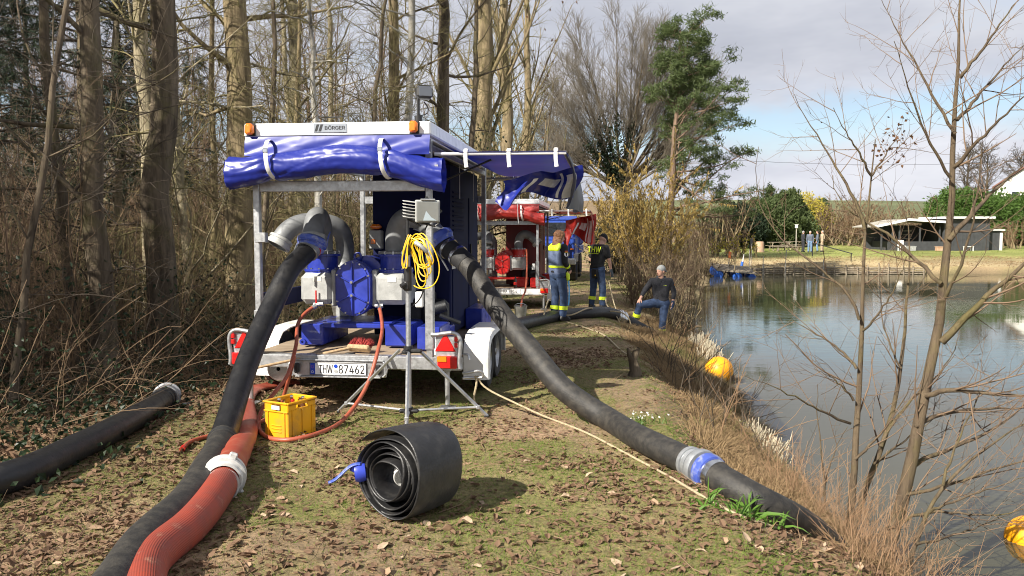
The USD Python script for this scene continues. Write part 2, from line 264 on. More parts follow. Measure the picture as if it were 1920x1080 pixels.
def tarp(name, col, back, rough=.40):
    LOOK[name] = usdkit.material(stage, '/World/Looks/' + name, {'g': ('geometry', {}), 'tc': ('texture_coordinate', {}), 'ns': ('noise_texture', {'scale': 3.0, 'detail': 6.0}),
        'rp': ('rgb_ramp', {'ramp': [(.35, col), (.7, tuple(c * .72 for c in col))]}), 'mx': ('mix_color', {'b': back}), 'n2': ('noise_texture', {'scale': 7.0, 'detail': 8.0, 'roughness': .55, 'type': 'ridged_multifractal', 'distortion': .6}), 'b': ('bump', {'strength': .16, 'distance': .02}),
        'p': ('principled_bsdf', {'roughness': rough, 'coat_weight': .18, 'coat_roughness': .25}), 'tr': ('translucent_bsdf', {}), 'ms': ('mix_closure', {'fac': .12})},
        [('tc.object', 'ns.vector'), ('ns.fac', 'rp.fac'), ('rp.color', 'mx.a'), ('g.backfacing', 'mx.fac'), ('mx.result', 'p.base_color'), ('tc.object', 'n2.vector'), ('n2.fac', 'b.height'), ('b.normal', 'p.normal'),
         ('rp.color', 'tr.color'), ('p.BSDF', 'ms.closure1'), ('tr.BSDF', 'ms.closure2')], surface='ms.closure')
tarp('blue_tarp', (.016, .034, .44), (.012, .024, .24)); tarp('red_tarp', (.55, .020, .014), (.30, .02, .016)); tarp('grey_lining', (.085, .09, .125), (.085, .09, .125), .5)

def sheet(fn, nu, nv):
    u, v = np.meshgrid(np.linspace(0, 1, nu), np.linspace(0, 1, nv)); p = fn(u.ravel(), v.ravel())
    i, j = np.meshgrid(np.arange(nv - 1), np.arange(nu - 1), indexing='ij')
    return p, tri(np.stack([i * nu + j, i * nu + j + 1, (i + 1) * nu + j + 1, (i + 1) * nu + j], -1).reshape(-1, 4))
def nz(u, v, s, seed, k=3): return meshkit.fbm(np.stack([u * s, v * s, 0 * u + 3.3], -1), k, seed) - .5
def ring(r0, r1, z0, z1, n=28): return lathe([(r0, z0), (r1, z0), (r1, z1), (r0, z1), (r0, z0)], n)

def wheel(parent, x, y, r=.28, w=.18):
    s = 1 if x > 0 else -1
    h = w / 2
    prof = [(r * .62, -h * .9), (r * .86, -h), (r * .96, -h * .86), (r, -h * .55), (r, -.012), (r * .975, -.01), (r * .975, .01), (r, .012), (r, h * .55), (r * .96, h * .86), (r * .86, h), (r * .62, h * .9)]
    t = obj('wheel', lathe(prof, 36, (x, y, r), (s, 0, 0)), LOOK['tyre'], parent, 40)
    rim = [(0.02, h * .35), (r * .22, h * .40), (r * .3, h * .25), (r * .5, h * .2), (r * .58, h * .55), (r * .63, h * .85), (r * .63, -h * .8), (r * .4, -h * .5), (0.02, -h * .5)]
    obj('rim', lathe(rim, 28, (x, y, r), (s, 0, 0)), LOOK['galvanised'], t, 40)
    obj('hub_cap', lathe([(0.0, h * .75), (r * .12, h * .72), (r * .17, h * .5), (r * .18, h * .3)], 16, (x, y, r), (s, 0, 0)), LOOK['chrome'], t, 40)
    for k in range(5):
        a = k * 2 * PI / 5; obj('wheel_bolt', cyl((x + s * h * .25, y + r * .3 * math.cos(a), r + r * .3 * math.sin(a)), (x + s * h * .42, y + r * .3 * math.cos(a), r + r * .3 * math.sin(a)), .011, 6), LOOK['chrome'], t)

def make_pump(T, paint, dark):
    """rotary lobe pump on its base: oval cover, two cast housings, flanges and grey elbows"""
    from shapely.geometry import Point
    cx, cz, r, hh = -.10, 1.05, .172, .094
    stad = lambda rr: Point(cx, cz + hh).buffer(rr, 24).union(Point(cx, cz - hh).buffer(rr, 24)).convex_hull
    pump = obj('pump', stack([plate(stad(r - .012), .665, 1.25), plate(stad(r + .008), .655, .70)]), paint, T, 30)
    cover = obj('pump_cover', stack([plate(stad(r), .60, .653), plate(stad(r - .02), .588, .60)]), paint, pump, 30)
    rib = [box((cx, .58, cz), (.012, .03, .52), b=.004)]
    for zc, s in ((cz + hh, 1), (cz - hh, -1)):
        for a in (28, 152): rib.append(box((cx + .075 * math.cos(math.radians(a)), .58, zc + s * .075 * math.sin(math.radians(a)) - s * .04), (.16, .03, .012), Ry(-s * math.radians(a if a < 90 else a - 180)), .004))
        rib.append(cyl((cx, .562, zc - s * .03), (cx, .6, zc - s * .03), .024, 14))
        obj('cover_nut', cyl((cx, .552, zc - s * .03), (cx, .575, zc - s * .03), .014, 6), LOOK['chrome'], pump)
    obj('cover_rib', stack(rib), paint, pump, 30)
    for k in range(14):
        a = k * 2 * PI / 14 + .2; px, pz = cx + (r + .0) * math.cos(a) * .93, cz + math.copysign(hh, math.sin(a)) * (abs(math.sin(a)) > .1) + (r - .012) * math.sin(a)
        obj('flange_bolt', cyl((px, .592, pz), (px, .61, pz), .009, 6), LOOK['chrome'], pump)
    ebp = [(cx, .8 + .0, cz + hh + r + .035 + .035 * math.sin(a)) for a in np.linspace(0, 2 * PI, 17)]; ebp = np.array([(cx + .035 * math.cos(a), .78, cz + hh + r + .04 + .035 * math.sin(a)) for a in np.linspace(0, 2 * PI, 17)])
    obj('eye_bolt', tube(ebp, .011, 8), paint, pump, 40); obj('gear_case', stack([cyl((cx + .06, .8, cz + hh + .02), (cx + .06, 1.3, cz + hh + .02), .2, 24)]), paint, pump, 30)
    for hx, nm in ((-.485, 'left'), (.265, 'right')):
        hs = obj('pump_housing', stack([box((hx, .85, 1.045), (.33, .44, .31), b=.05), cyl((hx, .85, .9), (hx, .85, 1.21), .17, 28), box((hx + (.17 if hx < 0 else -.17), .85, 1.05), (.05, .36, .36), b=.01)]), LOOK['cast_grey'], pump, 35)
        obj('housing_label', box((hx + .02, .6275, 1.14), (.075 if hx < 0 else .085, .003, .05)), LOOK['sticker'], pump)
        fl = obj('flange', move(stack([lathe([(0, 0), (.182, 0), (.182, .02), (.152, .024), (.152, .145), (.178, .148), (.178, .17), (0, .17)], 32), lathe([(.14, -.014), (.176, -.014), (.176, -.003), (.14, -.003)], 32)]), None, (hx, .85, 1.212)), paint, T, 35)
        for k in range(12):
            a = k * PI / 6 + .1; obj('flange_bolt', stack([cyl((hx + .165 * math.cos(a), .85 + .165 * math.sin(a), 1.205), (hx + .165 * math.cos(a), .85 + .165 * math.sin(a), 1.245), .01, 6), cyl((hx + .163 * math.cos(a), .85 + .163 * math.sin(a), 1.37), (hx + .163 * math.cos(a), .85 + .163 * math.sin(a), 1.41), .01, 6)]), LOOK['chrome'], fl)
        P = [(hx, .85, 1.39), (hx, .85, 1.5)] + ([(hx, .845, 1.60), (hx + .003, .80, 1.70), (hx + .01, .70, 1.745), (hx + .018, .61, 1.71), (hx + .025, .54, 1.62), (hx + .03, .505, 1.54)] if hx < 0 else
            [(hx + .01, .85, 1.60), (hx + .06, .84, 1.70), (hx + .16, .82, 1.745), (hx + .28, .79, 1.71), (hx + .38, .765, 1.63), (hx + .45, .75, 1.55)])
        sp = spline(P, 26)
        el = obj('pipe_elbow', stack([tube(sp, .102, 26), move(lathe([(.108, 0), (.17, 0), (.17, .022), (.112, .03)], 30), None, (hx, .85, 1.385))]), LOOK['pipe_grey'], T, 40)
        d = sp[-1] - sp[-3]; d /= np.linalg.norm(d)
        obj('pipe_socket', lathe([(.108, -.03), (.128, -.02), (.132, 0), (.128, .03), (.12, .05), (.112, .05)], 28, sp[-1], d), LOOK['cast_grey'], el, 40)
    P = spline([(-.42, 1.35, 1.2), (-.42, 1.35, 1.5), (-.46, 1.25, 1.65), (-.62, 1.13, 1.70), (-.78, 1.0, 1.685), (-.88, .92, 1.61), (-.94, .87, 1.50)], 24)
    el = obj('pipe_elbow', tube(P, .095, 24), LOOK['pipe_grey'], T, 40); d = P[-1] - P[-3]; d /= np.linalg.norm(d)
    obj('pipe_socket', stack([lathe([(.105, -.05), (.125, -.04), (.125, -.015), (.115, -.012), (.115, .01), (.128, .012), (.128, .05), (.1, .05)], 26, P[-1], d)]), LOOK['cast_grey'], el, 40)
    obj('rear_pipe', cyl((-.42, 1.35, .7), (-.42, 1.35, 1.25), .1, 20), LOOK['cast_grey'], T, 40)
    b = obj('base_frame', stack([box((-.09, .62, .688), (.74, .10, .045), b=.008), box((-.5, .95, .60), (.22, .8, .21), b=.012), box((.36, .95, .60), (.26, .8, .21), b=.012), box((-.09, 1.0, .70), (.70, .6, .03))]), paint, T)
    for x in (-.59, .46): obj('lifting_lug', lathe([(.012, -.012), (.03, -.012), (.03, .012), (.012, .012), (.012, -.012)], 16, (x, .54, .53), (0, 1, 0)), paint, b, 30)

def make_trailer(name, label, loc, rz, paint, dark, tarpm, letters, detail=True):
    T = thing(name, label, 'trailer', loc, rz)
    S = lambda x, y, z, sx, sy, sz, b=.006: box((x, y, z), (sx, sy, sz), b=b)
    obj('deck', S(0, 1.7, .465, 2.0 - .18, 3.36, .022, .002), LOOK['plywood'], T)
    ch = obj('chassis', stack([S(0, .03, .425, 2.16, .06, .115), S(-.55, 1.7, .40, .07, 3.3, .10), S(.55, 1.7, .40, .07, 3.3, .10), S(0, 3.37, .42, 1.9, .06, .1), S(-.92, 1.7, .43, .04, 3.3, .07), S(.92, 1.7, .43, .04, 3.3, .07),
                                cyl((-1.0, 1.2, .28), (1.0, 1.2, .28), .03, 10), cyl((-1.0, 1.76, .28), (1.0, 1.76, .28), .03, 10), S(-.25, 4.0, .42, .06, 1.4, .08), S(.25, 4.0, .42, .06, 1.4, .08), S(0, 4.8, .46, .4, .5, .08)]), LOOK['galvanised'], T)
    for x in (-.5, 0, .5): obj('deck_edge_strip', S(x, .055, .482, .46, .10, .006, .002), LOOK['galvanised'], T)
    # number plate in its holder
    if detail:
        hd = obj('plate_holder', stack([S(-.05, -.012, .368, .90, .02, .15, .02), S(-.05, -.03, .445, .86, .03, .012), S(-.05, -.03, .293, .80, .03, .012), tube([(-.47, -.03, .30), (-.50, -.035, .33), (-.51, -.035, .37), (-.50, -.035, .41), (-.47, -.03, .44)], .009, 8), tube([(.37, -.03, .30), (.40, -.035, .33), (.41, -.035, .37), (.40, -.035, .41), (.37, -.03, .44)], .009, 8)]), LOOK['galvanised'], T)
        for x in (-.43, .33): obj('plate_lamp', S(x, -.04, .37, .05, .04, .09, .012), LOOK['black_paint'], hd)
    px, pw = (-.046, .53) if detail else (.14, .52)
    pz, py = (.366, -.027) if detail else (.425, -.006)
    if not detail: obj('rear_panel', S(0, -.003, .42, 1.9, .006, .13, .001), LOOK['white_plastic'], T)
    np_ = obj('number_plate', stack([S(px, py, pz, pw, .008, .118, .003)]), LOOK['plate_white'], T)
    obj('plate_rim', stack([S(px, py - .005, pz + .054, pw, .003, .006, .001), S(px, py - .005, pz - .054, pw, .003, .006, .001), S(px - pw / 2 + .003, py - .005, pz, .006, .003, .102, .001), S(px + pw / 2 - .003, py - .005, pz, .006, .003, .102, .001)]), LOOK['black_paint'], np_)
    y = py - .0055
    if detail:
        obj('country_band', S(px - pw / 2 + .029, py - .0052, pz, .044, .002, .102, .0005), LOOK['euro_blue'], np_); obj('country_letter', text('D', .022, (px - pw / 2 + .029, y - .001, pz - .04)), LOOK['plate_white'], np_)
        t = np.array([(px - pw / 2 + .029 + .012 * math.cos(a), y, pz + .018 + .012 * math.sin(a)) for a in np.arange(12) * PI / 6])
        obj('star_ring', stack([S(*q, .004, .0015, .004, .001) for q in t]), LOOK['lamp_orange'], np_)
        m1 = text('THW', .076, (0, 0, 0)); m1[0][:, 0] *= .54; obj('lettering', move(m1, None, (px - .114, y, pz - .038)), LOOK['black_paint'], np_)
        m2 = text('87462', .076, (0, 0, 0)); m2[0][:, 0] *= .74; obj('lettering', move(m2, None, (px + .125, y, pz - .038)), LOOK['black_paint'], np_)
        obj('seal', lathe([(0, .003), (.017, .003), (.018, 0)], 18, (px - .020, y + .001, pz + .026), (0, -1, 0)), LOOK['euro_blue'], np_); obj('seal', lathe([(0, .003), (.017, .003), (.018, 0)], 18, (px - .020, y + .001, pz - .02), (0, -1, 0)), LOOK['cast_grey'], np_)
    else:
        m1 = text(letters, .072, (0, 0, 0)); m1[0][:, 0] *= .8; obj('lettering', move(m1, None, (px + .02, y, pz - .036)), LOOK['black_paint'], np_)
    # frame of posts and beams
    for x in (-.80, .79):
        for yy in (.03, 3.28): obj('post', S(x, yy, 1.44, .058, .058, 1.95, .006), LOOK['galvanised'], T)
    obj('crossbeam', S(-.005, .03, 2.01, 1.53, .05, .095), LOOK['galvanised'], T); obj('crossbeam', S(-.005, 3.28, 2.01, 1.53, .05, .095), LOOK['galvanised'], T)
    for x in (-.80, .79): obj('side_rail', S(x, 1.66, 2.34, .05, 3.2, .06), LOOK['galvanised'], T)
    obj('post_sleeve', S(.79, .026, .84, .076, .075, .58), LOOK['galvanised'], T); obj('post_socket', S(-.80, .026, .72, .076, .075, .34), LOOK['galvanised'], T); obj('post_bracket', S(-.745, -.02, 1.55, .10, .07, .09), LOOK['galvanised'], T)
    obj('junction_box', S(.70, .01, 1.0, .07, .06, .14, .01), LOOK['white_plastic'], T)
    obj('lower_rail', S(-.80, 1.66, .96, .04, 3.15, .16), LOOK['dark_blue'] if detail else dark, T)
    # lamp guards
    for s in (-1, 1):
        gd = obj('light_guard', tube(spline([(s * .81, -.02, .69), (s * .95, -.02, .705), (s * 1.03, -.02, .70), (s * 1.066, -.02, .66), (s * 1.07, -.02, .55), (s * 1.07, -.02, .39)], 24), .019, 10), LOOK['galvanised'], T, 40)
        obj('lamp_plate', S(s * .945, .0, .535, .20, .012, .29, .004), LOOK['galvanised'], gd)
        from shapely.geometry import Polygon
        if detail:
            obj('reflector', plate(Polygon([(s * .935 - .088, .545), (s * .935 + .088, .545), (s * .935, .70)]).buffer(-.008).buffer(.008), -.016, -.006), LOOK['lamp_red'], gd); obj('reflector_frame', plate(Polygon([(s * .935 - .096, .538), (s * .935 + .096, .538), (s * .935, .712)]), -.008, -.0055), LOOK['lamp_red'], gd)
            for z in (.652, .60): obj('marker_lamp', S(s * 1.035, -.02, z, .032, .03, .045, .006), LOOK['lamp_red'], gd)
        tl = obj('tail_light', S(s * .955, -.02, .445, .175, .05, .115, .01), LOOK['lamp_red'], gd); obj('indicator', S(s * (.955 - .045), -.047, .475, .086, .01, .05, .003), LOOK['lamp_orange'], gd)
        # mudguard over the two axles
        prof = [(.80, .14), (.80, .40), (.84, .50), (.95, .575), (1.15, .60), (1.5, .605), (1.85, .60), (2.02, .575), (2.13, .5), (2.17, .4), (2.17, .25)]
        pr = np.array(prof); n = len(pr); V = []; 
        nrm = np.gradient(pr, axis=0); nrm = np.stack([-nrm[:, 1], nrm[:, 0]], 1); nrm /= np.linalg.norm(nrm, axis=1, keepdims=True)
        rings = [(.955, 0), (1.16, 0), (1.20, -.018), (1.215, -.06), (1.205, -.062), (1.19, -.028), (1.155, -.012), (.955, -.012)]
        for rx, off in rings: V.append(np.stack([np.full(n, s * rx), pr[:, 0] - nrm[:, 0] * 0 + nrm[:, 0] * off, pr[:, 1] + nrm[:, 1] * off], 1))
        V = np.array(V); m = len(rings); idx = np.arange(m * n).reshape(m, n); a = idx; b2 = np.roll(idx, -1, 0)
        qd = np.stack([a[:, :-1], a[:, 1:], b2[:, 1:], b2[:, :-1]], -1).reshape(-1, 4); qd = qd if s > 0 else qd[:, ::-1]
        obj('mudguard', (V.reshape(-1, 3), tri(qd)), LOOK['mudguard_white'], T, 40)
        wheel(T, s * 1.085, 1.17); wheel(T, s * 1.085, 1.79)
        obj('prop_stand', stack([cyl((s * .93, .10, .04), (s * .93, .10, .45), .022, 10), S(s * .93, .10, .40, .06, .06, .12), S(s * .93, .10, .012, .14, .14, .012, .002)]), LOOK['galvanised'], T, 35)
    # roof
    rf = obj('roof', stack([S(.0, 1.63, 2.495, 1.68, 3.52, .118, .012), S(0, 1.63, 2.425, 1.60, 3.4, .02)]), LOOK['alu_fascia'], T, 30)
    if detail:
        for x in (-.77, .70): obj('indicator', stack([S(x, -.17, 2.50, .072, .07, .098, .018)]), LOOK['lamp_orange'], rf, 40); obj('lamp_base', S(x, -.137, 2.50, .085, .012, .112, .004), LOOK['black_paint'], rf)
        pl = obj('name_plate', S(-.05, -.1355, 2.505, .30, .006, .078, .002), LOOK['chrome'], rf)
        tx = text('BÖRGER', .030, (0, 0, 0), bold=True); tx[0][:, 0] *= 1.12; obj('lettering', move(tx, None, (-.005, -.1395, 2.49)), LOOK['black_paint'], rf)
        obj('logo', stack([(np.array([[-.19 + d, -.1392, 2.475], [-.165 + d, -.1392, 2.475], [-.145 + d, -.1392, 2.537], [-.17 + d, -.1392, 2.537]]), np.array([[0, 1, 2], [0, 2, 3]])) for d in (0, .035)]), LOOK['grease'], rf)
        obj('beacon_mast', stack([cyl((.70, .02, 2.55), (.70, .02, 2.62), .035, 12), cyl((.70, .02, 2.6), (.70, .02, 2.76), .014, 8), tube(spline([(.72, .02, 2.62), (.78, .05, 2.66), (.75, .03, 2.74)], 10), .006, 6)]), LOOK['black_paint'], rf)
        wl = [box((0, 0, 0), (.145, .10, .115), b=.025), box((.0, .06, 0), (.09, .05, .07), b=.02)]
        R = Rz(.45) @ Rx(-.1)
        obj('work_lamp', move(stack(wl), R, (.75, .03, 2.82)), LOOK['black_paint'], rf, 30); obj('lamp_glass', move(box((0, -.052, 0), (.115, .006, .085), b=.003), R, (.75, .03, 2.82)), LOOK['lamp_glass'], rf)
    # rear tarp rolled up under the roof edge
    nu, nv = 240, 64
    def roll(u, v):
        x = -1.0 + 1.96 * u; a = v * 2 * PI
        pinch = sum(np.exp(-((x - c) / .05) ** 2) for c in (-.585, .425)); endf = sm(.75, 1.0, np.abs(x))
        rz_, ry = .125 - .018 * pinch + .012 * endf, .115 - .02 * pinch
        fold = .040 * nz(x * 1.0 + 0 * v, np.cos(a) * .45 + np.sin(a) * .3 + x * .35, 3.1, 7) + .034 * np.abs(nz(x * 2.2, np.sin(a) * .55 + .2 * np.cos(a), 3.6, 17)) * (1 + 1.2 * endf) - .016 * np.exp(-(np.sin(1.0 * a * 2 + 2.3 * x + 5 * nz(x, np.cos(a) * .3, 1.3, 61)) / .13) ** 2) * (.4 + .6 * np.exp(-np.abs(np.abs(x + .08) - .5) / .22)) + .012 * np.sin(9 * np.sin(a) + 6 * x + 8 * nz(x, np.cos(a), 2.0, 3)) * (.35 + .65 * np.clip(pinch + endf, 0, 1))
        k = 1 + (fold * 5.2); tip = 1 - .72 * sm(.965, 1.0, np.abs(x) / 1.0)
        zc = 2.205 - .03 * np.sin(u * PI) * 0 - .11 * sm(.5, 1.0, np.abs(x)) + .025 * np.sin(x * 5 + 1)
        return np.stack([x, -.16 + ry * np.cos(a) * k * tip, zc + rz_ * np.sin(a) * k * tip], 1)
    rl = obj('rolled_tarp', sheet(roll, nu, nv), tarpm, T, True)
    def val(u, v):
        x = -.82 + 1.66 * u; z = 2.435 - .17 * v
        return np.stack([x, -.145 - .05 * v + .05 * nz(x, v * .5 + x * .4, 3.0, 27) * v + .02 * np.sin(11 * x + 5 * v) * v, z], 1)
    obj('tarp_valance', sheet(val, 90, 14), tarpm, rl, True)
    for c in (-.585, .425):
        pts = [(c, -.15, 2.40), (c + .01, -.275, 2.36), (c + .02, -.315, 2.25), (c + .035, -.30, 2.13), (c + .05, -.22, 2.07), (c + .05, -.10, 2.07)]
        sp = spline(pts, 22); st = obj('strap', tube(sp, .018, 8, flat=(np.full(22, 1.0), np.full(22, .18))), LOOK['webbing'], rl, 40); obj('strap_buckle', box((c + .015, -.31, 2.30), (.045, .02, .04), b=.006), LOOK['chrome'], rl)
    obj('reflective_strip', sheet(lambda u, v: np.stack([.90 + .03 * v, -.26 + .05 * u, 2.17 - .09 * u - .0 * v], 1), 4, 3), LOOK['reflective'], rl)
    # side tarp held out as an awning, its far and outer ends hanging
    aw = obj('side_tarp', sheet(lambda u, v: np.stack([.84 + 1.16 * u, .0 + 3.25 * v, 2.40 - .10 * np.minimum(1, u * 5) - .035 * np.sin(u * PI) * (np.sin(v * PI * 2.0)) ** 2 + .012 * nz(u * 2, v * 3, 2.5, 5)], 1), 40, 60), tarpm, T, True)
    obj('awning_bar', stack([cyl((.84, .03, 2.285), (2.0, .03, 2.285), .016, 10)]), LOOK['alu_fascia'], aw, 40); obj('awning_bar', cyl((.84, 3.2, 2.275), (2.0, 3.2, 2.275), .014, 10), LOOK['galvanised'], aw, 40); obj('awning_bar', cyl((1.985, .03, 2.28), (1.985, 3.2, 2.28), .014, 10), LOOK['galvanised'], aw, 40)
    obj('awning_strut', cyl((.81, .35, 2.05), (1.30, .35, 2.26), .009, 8), LOOK['black_paint'], aw)
    for x in (1.12, 1.50, 1.91): obj('strap', tube(spline([(x, .10, 2.315), (x, .012, 2.312), (x, .006, 2.25), (x + .008, .008, 2.165)], 10), .017, 6, flat=(np.full(10, 1.0), np.full(10, .16))), LOOK['webbing'], aw)
    big = 1.0 if detail else 2.3
    def outer(u, v):
        drop = (.06 + .40 * sm(.0, .30, u)) * big; y = .02 + 3.1 * u
        return np.stack([2.0 + .03 * np.sin(v * PI) + .05 * v * np.sin(u * 14) + .10 * nz(u * 3, v, 2.2, 41) * v, y, 2.29 - drop * v + .06 * nz(u * 4, v, 2.0, 43) * v], 1)
    oc = obj('side_curtain', sheet(outer, 60, 16), LOOK['grey_lining'] if detail else tarpm, T, True)
    def flap(u, v):
        x = 1.42 + .70 * u; d = (.16 + .13 * np.exp(-((u - .16) / .12) ** 2) + .14 * sm(.35, .9, u)) * big
        return np.stack([x + .03 * np.sin(v * 5) - .06 * v, .26 + .05 * np.sin(u * 12 + v * 2.0) + .10 * nz(u * 2, v * 1.5, 2.2, 51) + .08 * v + .40 * sm(.48, .62, u), 2.06 + .17 * u - d * v], 1)
    fp = obj('hanging_flap', sheet(flap, 60, 22), tarpm, T, True)
    def onflap(u0, u1, v0, v1, sl):
        def f(a, b):
            v = v0 + (v1 - v0) * b; p = flap(u0 + (u1 - u0) * a + sl * (v - .5), v); p[:, 1] -= .008; return p
        return sheet(f, 8, 10)
    for a in ((.37, .43, .30, .97, -.05), (.50, .68, .30, .62, -.06), (.72, .755, .1, .95, .1), (.80, .93, .2, .97, .1)): obj('reflective_strip', onflap(*a), LOOK['reflective'], fp)
    obj('tie_strap', tube(spline([(1.545, .30, 1.86), (1.55, .29, 1.80), (1.556, .30, 1.68)], 8), .016, 6, flat=(np.ones(8), np.full(8, .2))), LOOK['webbing'], fp)
    # engine cabinet
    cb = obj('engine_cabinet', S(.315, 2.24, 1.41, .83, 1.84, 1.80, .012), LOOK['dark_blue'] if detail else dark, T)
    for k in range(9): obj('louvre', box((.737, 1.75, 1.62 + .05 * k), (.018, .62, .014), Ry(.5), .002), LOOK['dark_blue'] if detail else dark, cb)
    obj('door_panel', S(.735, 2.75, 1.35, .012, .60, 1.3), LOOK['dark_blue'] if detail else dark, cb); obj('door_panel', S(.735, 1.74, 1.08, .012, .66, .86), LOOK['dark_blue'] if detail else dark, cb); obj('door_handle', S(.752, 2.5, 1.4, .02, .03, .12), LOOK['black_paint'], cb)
    obj('roof_lining', S(0, 1.65, 2.40, 1.5, 3.2, .012, .002), LOOK['black_paint'], T)
    for yy in (1.5, 2.4): obj('hanging_cord', cyl((.80, yy, 1.95), (.80, yy, 2.36), .004, 5), LOOK['webbing'], T)
    make_pump(T, paint, dark)
    bx = obj('tool_box', stack([S(.70, .62, .60, .22, .5, .22, .01)]), paint, T); obj('tool_box', S(.70, 1.05, .57, .2, .25, .16, .01), paint, T); obj('tool_box', S(.84, 2.5, .60, .20, .7, .24, .01), paint, T)
    obj('engine_block', stack([S(.60, 1.14, .78, .28, .20, .26, .05), cyl((.55, .95, .8), (.75, .98, .86), .06, 14), cyl((.72, .8, .78), (.92, .84, .70), .02, 8), S(.45, 1.18, .75, .3, .12, .5, .03)]), LOOK['grease'], T, 40)
    if detail:
        ct = obj('control_box', S(-.045, 1.26, 1.52, .13, .10, .20, .012), LOOK['cast_grey'], T); obj('switch', S(-.065, 1.205, 1.50, .05, .012, .05, .004), LOOK['lamp_orange'], ct); obj('warning_lamp', S(-.045, 1.25, 1.655, .11, .09, .05, .02), LOOK['lamp_orange'], ct)
        obj('document_tray', S(.742, 1.45, 1.32, .008, .2, .22, .003), LOOK['white_plastic'], cb)
        obj('canister', stack([cyl((.83, .22, .482), (.83, .22, .60), .075, 20), cyl((.83, .22, .60), (.83, .22, .63), .08, 20)]), LOOK['white_plastic'], T, 40)
        obj('valve_handle', box((-.47, .60, .965), (.016, .012, .13), b=.004), LOOK['lamp_red'], T); obj('valve', cyl((-.50, .615, .89), (-.40, .615, .90), .018, 10), LOOK['chrome'], T); obj('valve', cyl((.12, .615, .885), (.20, .615, .885), .022, 10), LOOK['chrome'], T)
        obj('side_hook', tube(spline([(1.08, .08, .50), (1.13, .06, .50), (1.14, .05, .46)], 8), .012, 6), LOOK['galvanised'], T)
        obj('tow_loop', tube(spline([(1.07, .1, .33), (1.17, .1, .345), (1.24, .12, .34), (1.25, .14, .30), (1.18, .14, .28), (1.07, .1, .28)], 24), .012, 8), LOOK['galvanised'], T)
        obj('spare_roll', lathe([(.02, -.06), (.11, -.06), (.125, -.03), (.125, .03), (.11, .06), (.02, .06)], 22, (-.74, .35, .30), (0, 1, 0)), LOOK['chrome'], T, 35)
    return T
M('lamp_glass', (.10, .11, .13), .08, 0, .05, 4, coat=.5)
RZ = -math.atan(.115); O1 = np.array([-1.521, 7.35, 0.0]); _r, _a = np.array([math.cos(RZ), math.sin(RZ), 0]), np.array([-math.sin(RZ), math.cos(RZ), 0])
def W(x, y, z): return O1 + _r * x + _a * y + np.array([0, 0, z])
make_trailer('pump_trailer', 'blue pump trailer with white roof and rolled blue tarp, rear towards the viewer', O1, RZ, LOOK['blue_paint'], LOOK['dark_blue'], LOOK['blue_tarp'], '', True)
o2 = np.array([-.20, 19.0, 0]); o2[2] = -.2
make_trailer('pump_trailer', 'red pump trailer with red tarp parked beyond the blue one', o2, RZ, LOOK['red_paint'], LOOK['dark_red'], LOOK['red_tarp'], 'RA 8914', False)
# ---------------------------------------------------------------- vegetation
def bark(name, c1, c2, moss=(.10, .105, .028), mfac=.5, s=9.0):
    LOOK[name] = usdkit.material(stage, '/World/Looks/' + name, {'tc': ('texture_coordinate', {}), 'mp': ('mapping', {'scale': (1, 1, .16)}), 'n': ('noise_texture', {'scale': s, 'detail': 8.0, 'roughness': .7}),
        'rp': ('rgb_ramp', {'ramp': [(.32, c2), (.62, c1)]}), 'n2': ('noise_texture', {'scale': 1.3, 'detail': 6.0, 'roughness': .7}), 'rm': ('rgb_ramp', {'ramp': [(.5, (0, 0, 0)), (.68, (mfac, mfac, mfac))]}), 'mx': ('mix_color', {'b': moss}),
        'nb': ('noise_texture', {'scale': s * 2.2, 'detail': 8.0, 'roughness': .75}), 'b': ('bump', {'strength': 1.0, 'distance': .03}), 'p': ('principled_bsdf', {'roughness': .92, 'specular_ior_level': .2})},
        [('tc.object', 'mp.vector'), ('mp.vector', 'n.vector'), ('mp.vector', 'nb.vector'), ('tc.object', 'n2.vector'), ('n.fac', 'rp.fac'), ('n2.fac', 'rm.fac'), ('rm.color', 'mx.fac'), ('rp.color', 'mx.a'), ('mx.result', 'p.base_color'), ('nb.fac', 'b.height'), ('b.normal', 'p.normal')], surface='p.BSDF')
bark('bark_brown', (.31, .245, .145), (.085, .066, .042), moss=(.17, .165, .045)); bark('bark_dark', (.17, .135, .095), (.038, .030, .022), moss=(.12, .12, .035), mfac=.55); bark('bark_pale', (.40, .345, .23), (.10, .085, .06), mfac=.4, s=7)
bark('bark_birch', (.52, .50, .45), (.10, .09, .075), mfac=.25, s=4); bark('bark_pine', (.24, .165, .115), (.09, .065, .05), mfac=.2); bark('bark_alder', (.165, .125, .08), (.075, .055, .04), moss=(.15, .14, .035), mfac=.6, s=14)
MI('twig_olive', [(.18, .155, .07), (.28, .24, .11), (.38, .33, .17)], .85, 0); MI('twig_brown', [(.10, .07, .045), (.17, .12, .08), (.23, .17, .11)], .85, 0); MI('twig_grey', [(.15, .13, .10), (.23, .20, .15), (.30, .26, .20)], .85, 0)
MI('twig_red', [(.17, .115, .075), (.26, .18, .115), (.35, .26, .17)], .8, 0); MI('twig_dark', [(.07, .055, .04), (.13, .105, .07), (.20, .165, .10)], .85, 0); MI('cane_tan', [(.22, .15, .09), (.34, .26, .16), (.42, .34, .22)], .8, .1)
MI('needle_dark', [(.018, .032, .014), (.032, .055, .022), (.05, .075, .03)], .6, .12); MI('needle_pine', [(.10, .135, .05), (.18, .215, .08), (.27, .30, .12)], .55, .45)
MI('leaf_dark', [(.016, .030, .012), (.03, .05, .02), (.05, .07, .028), (.09, .075, .04)], .45, .2); MI('leaf_green', [(.07, .13, .025), (.13, .21, .045), (.21, .30, .08)], .5, .25); MI('leaf_brown', [(.14, .075, .04), (.24, .145, .08), (.34, .22, .13)], .75, .3)
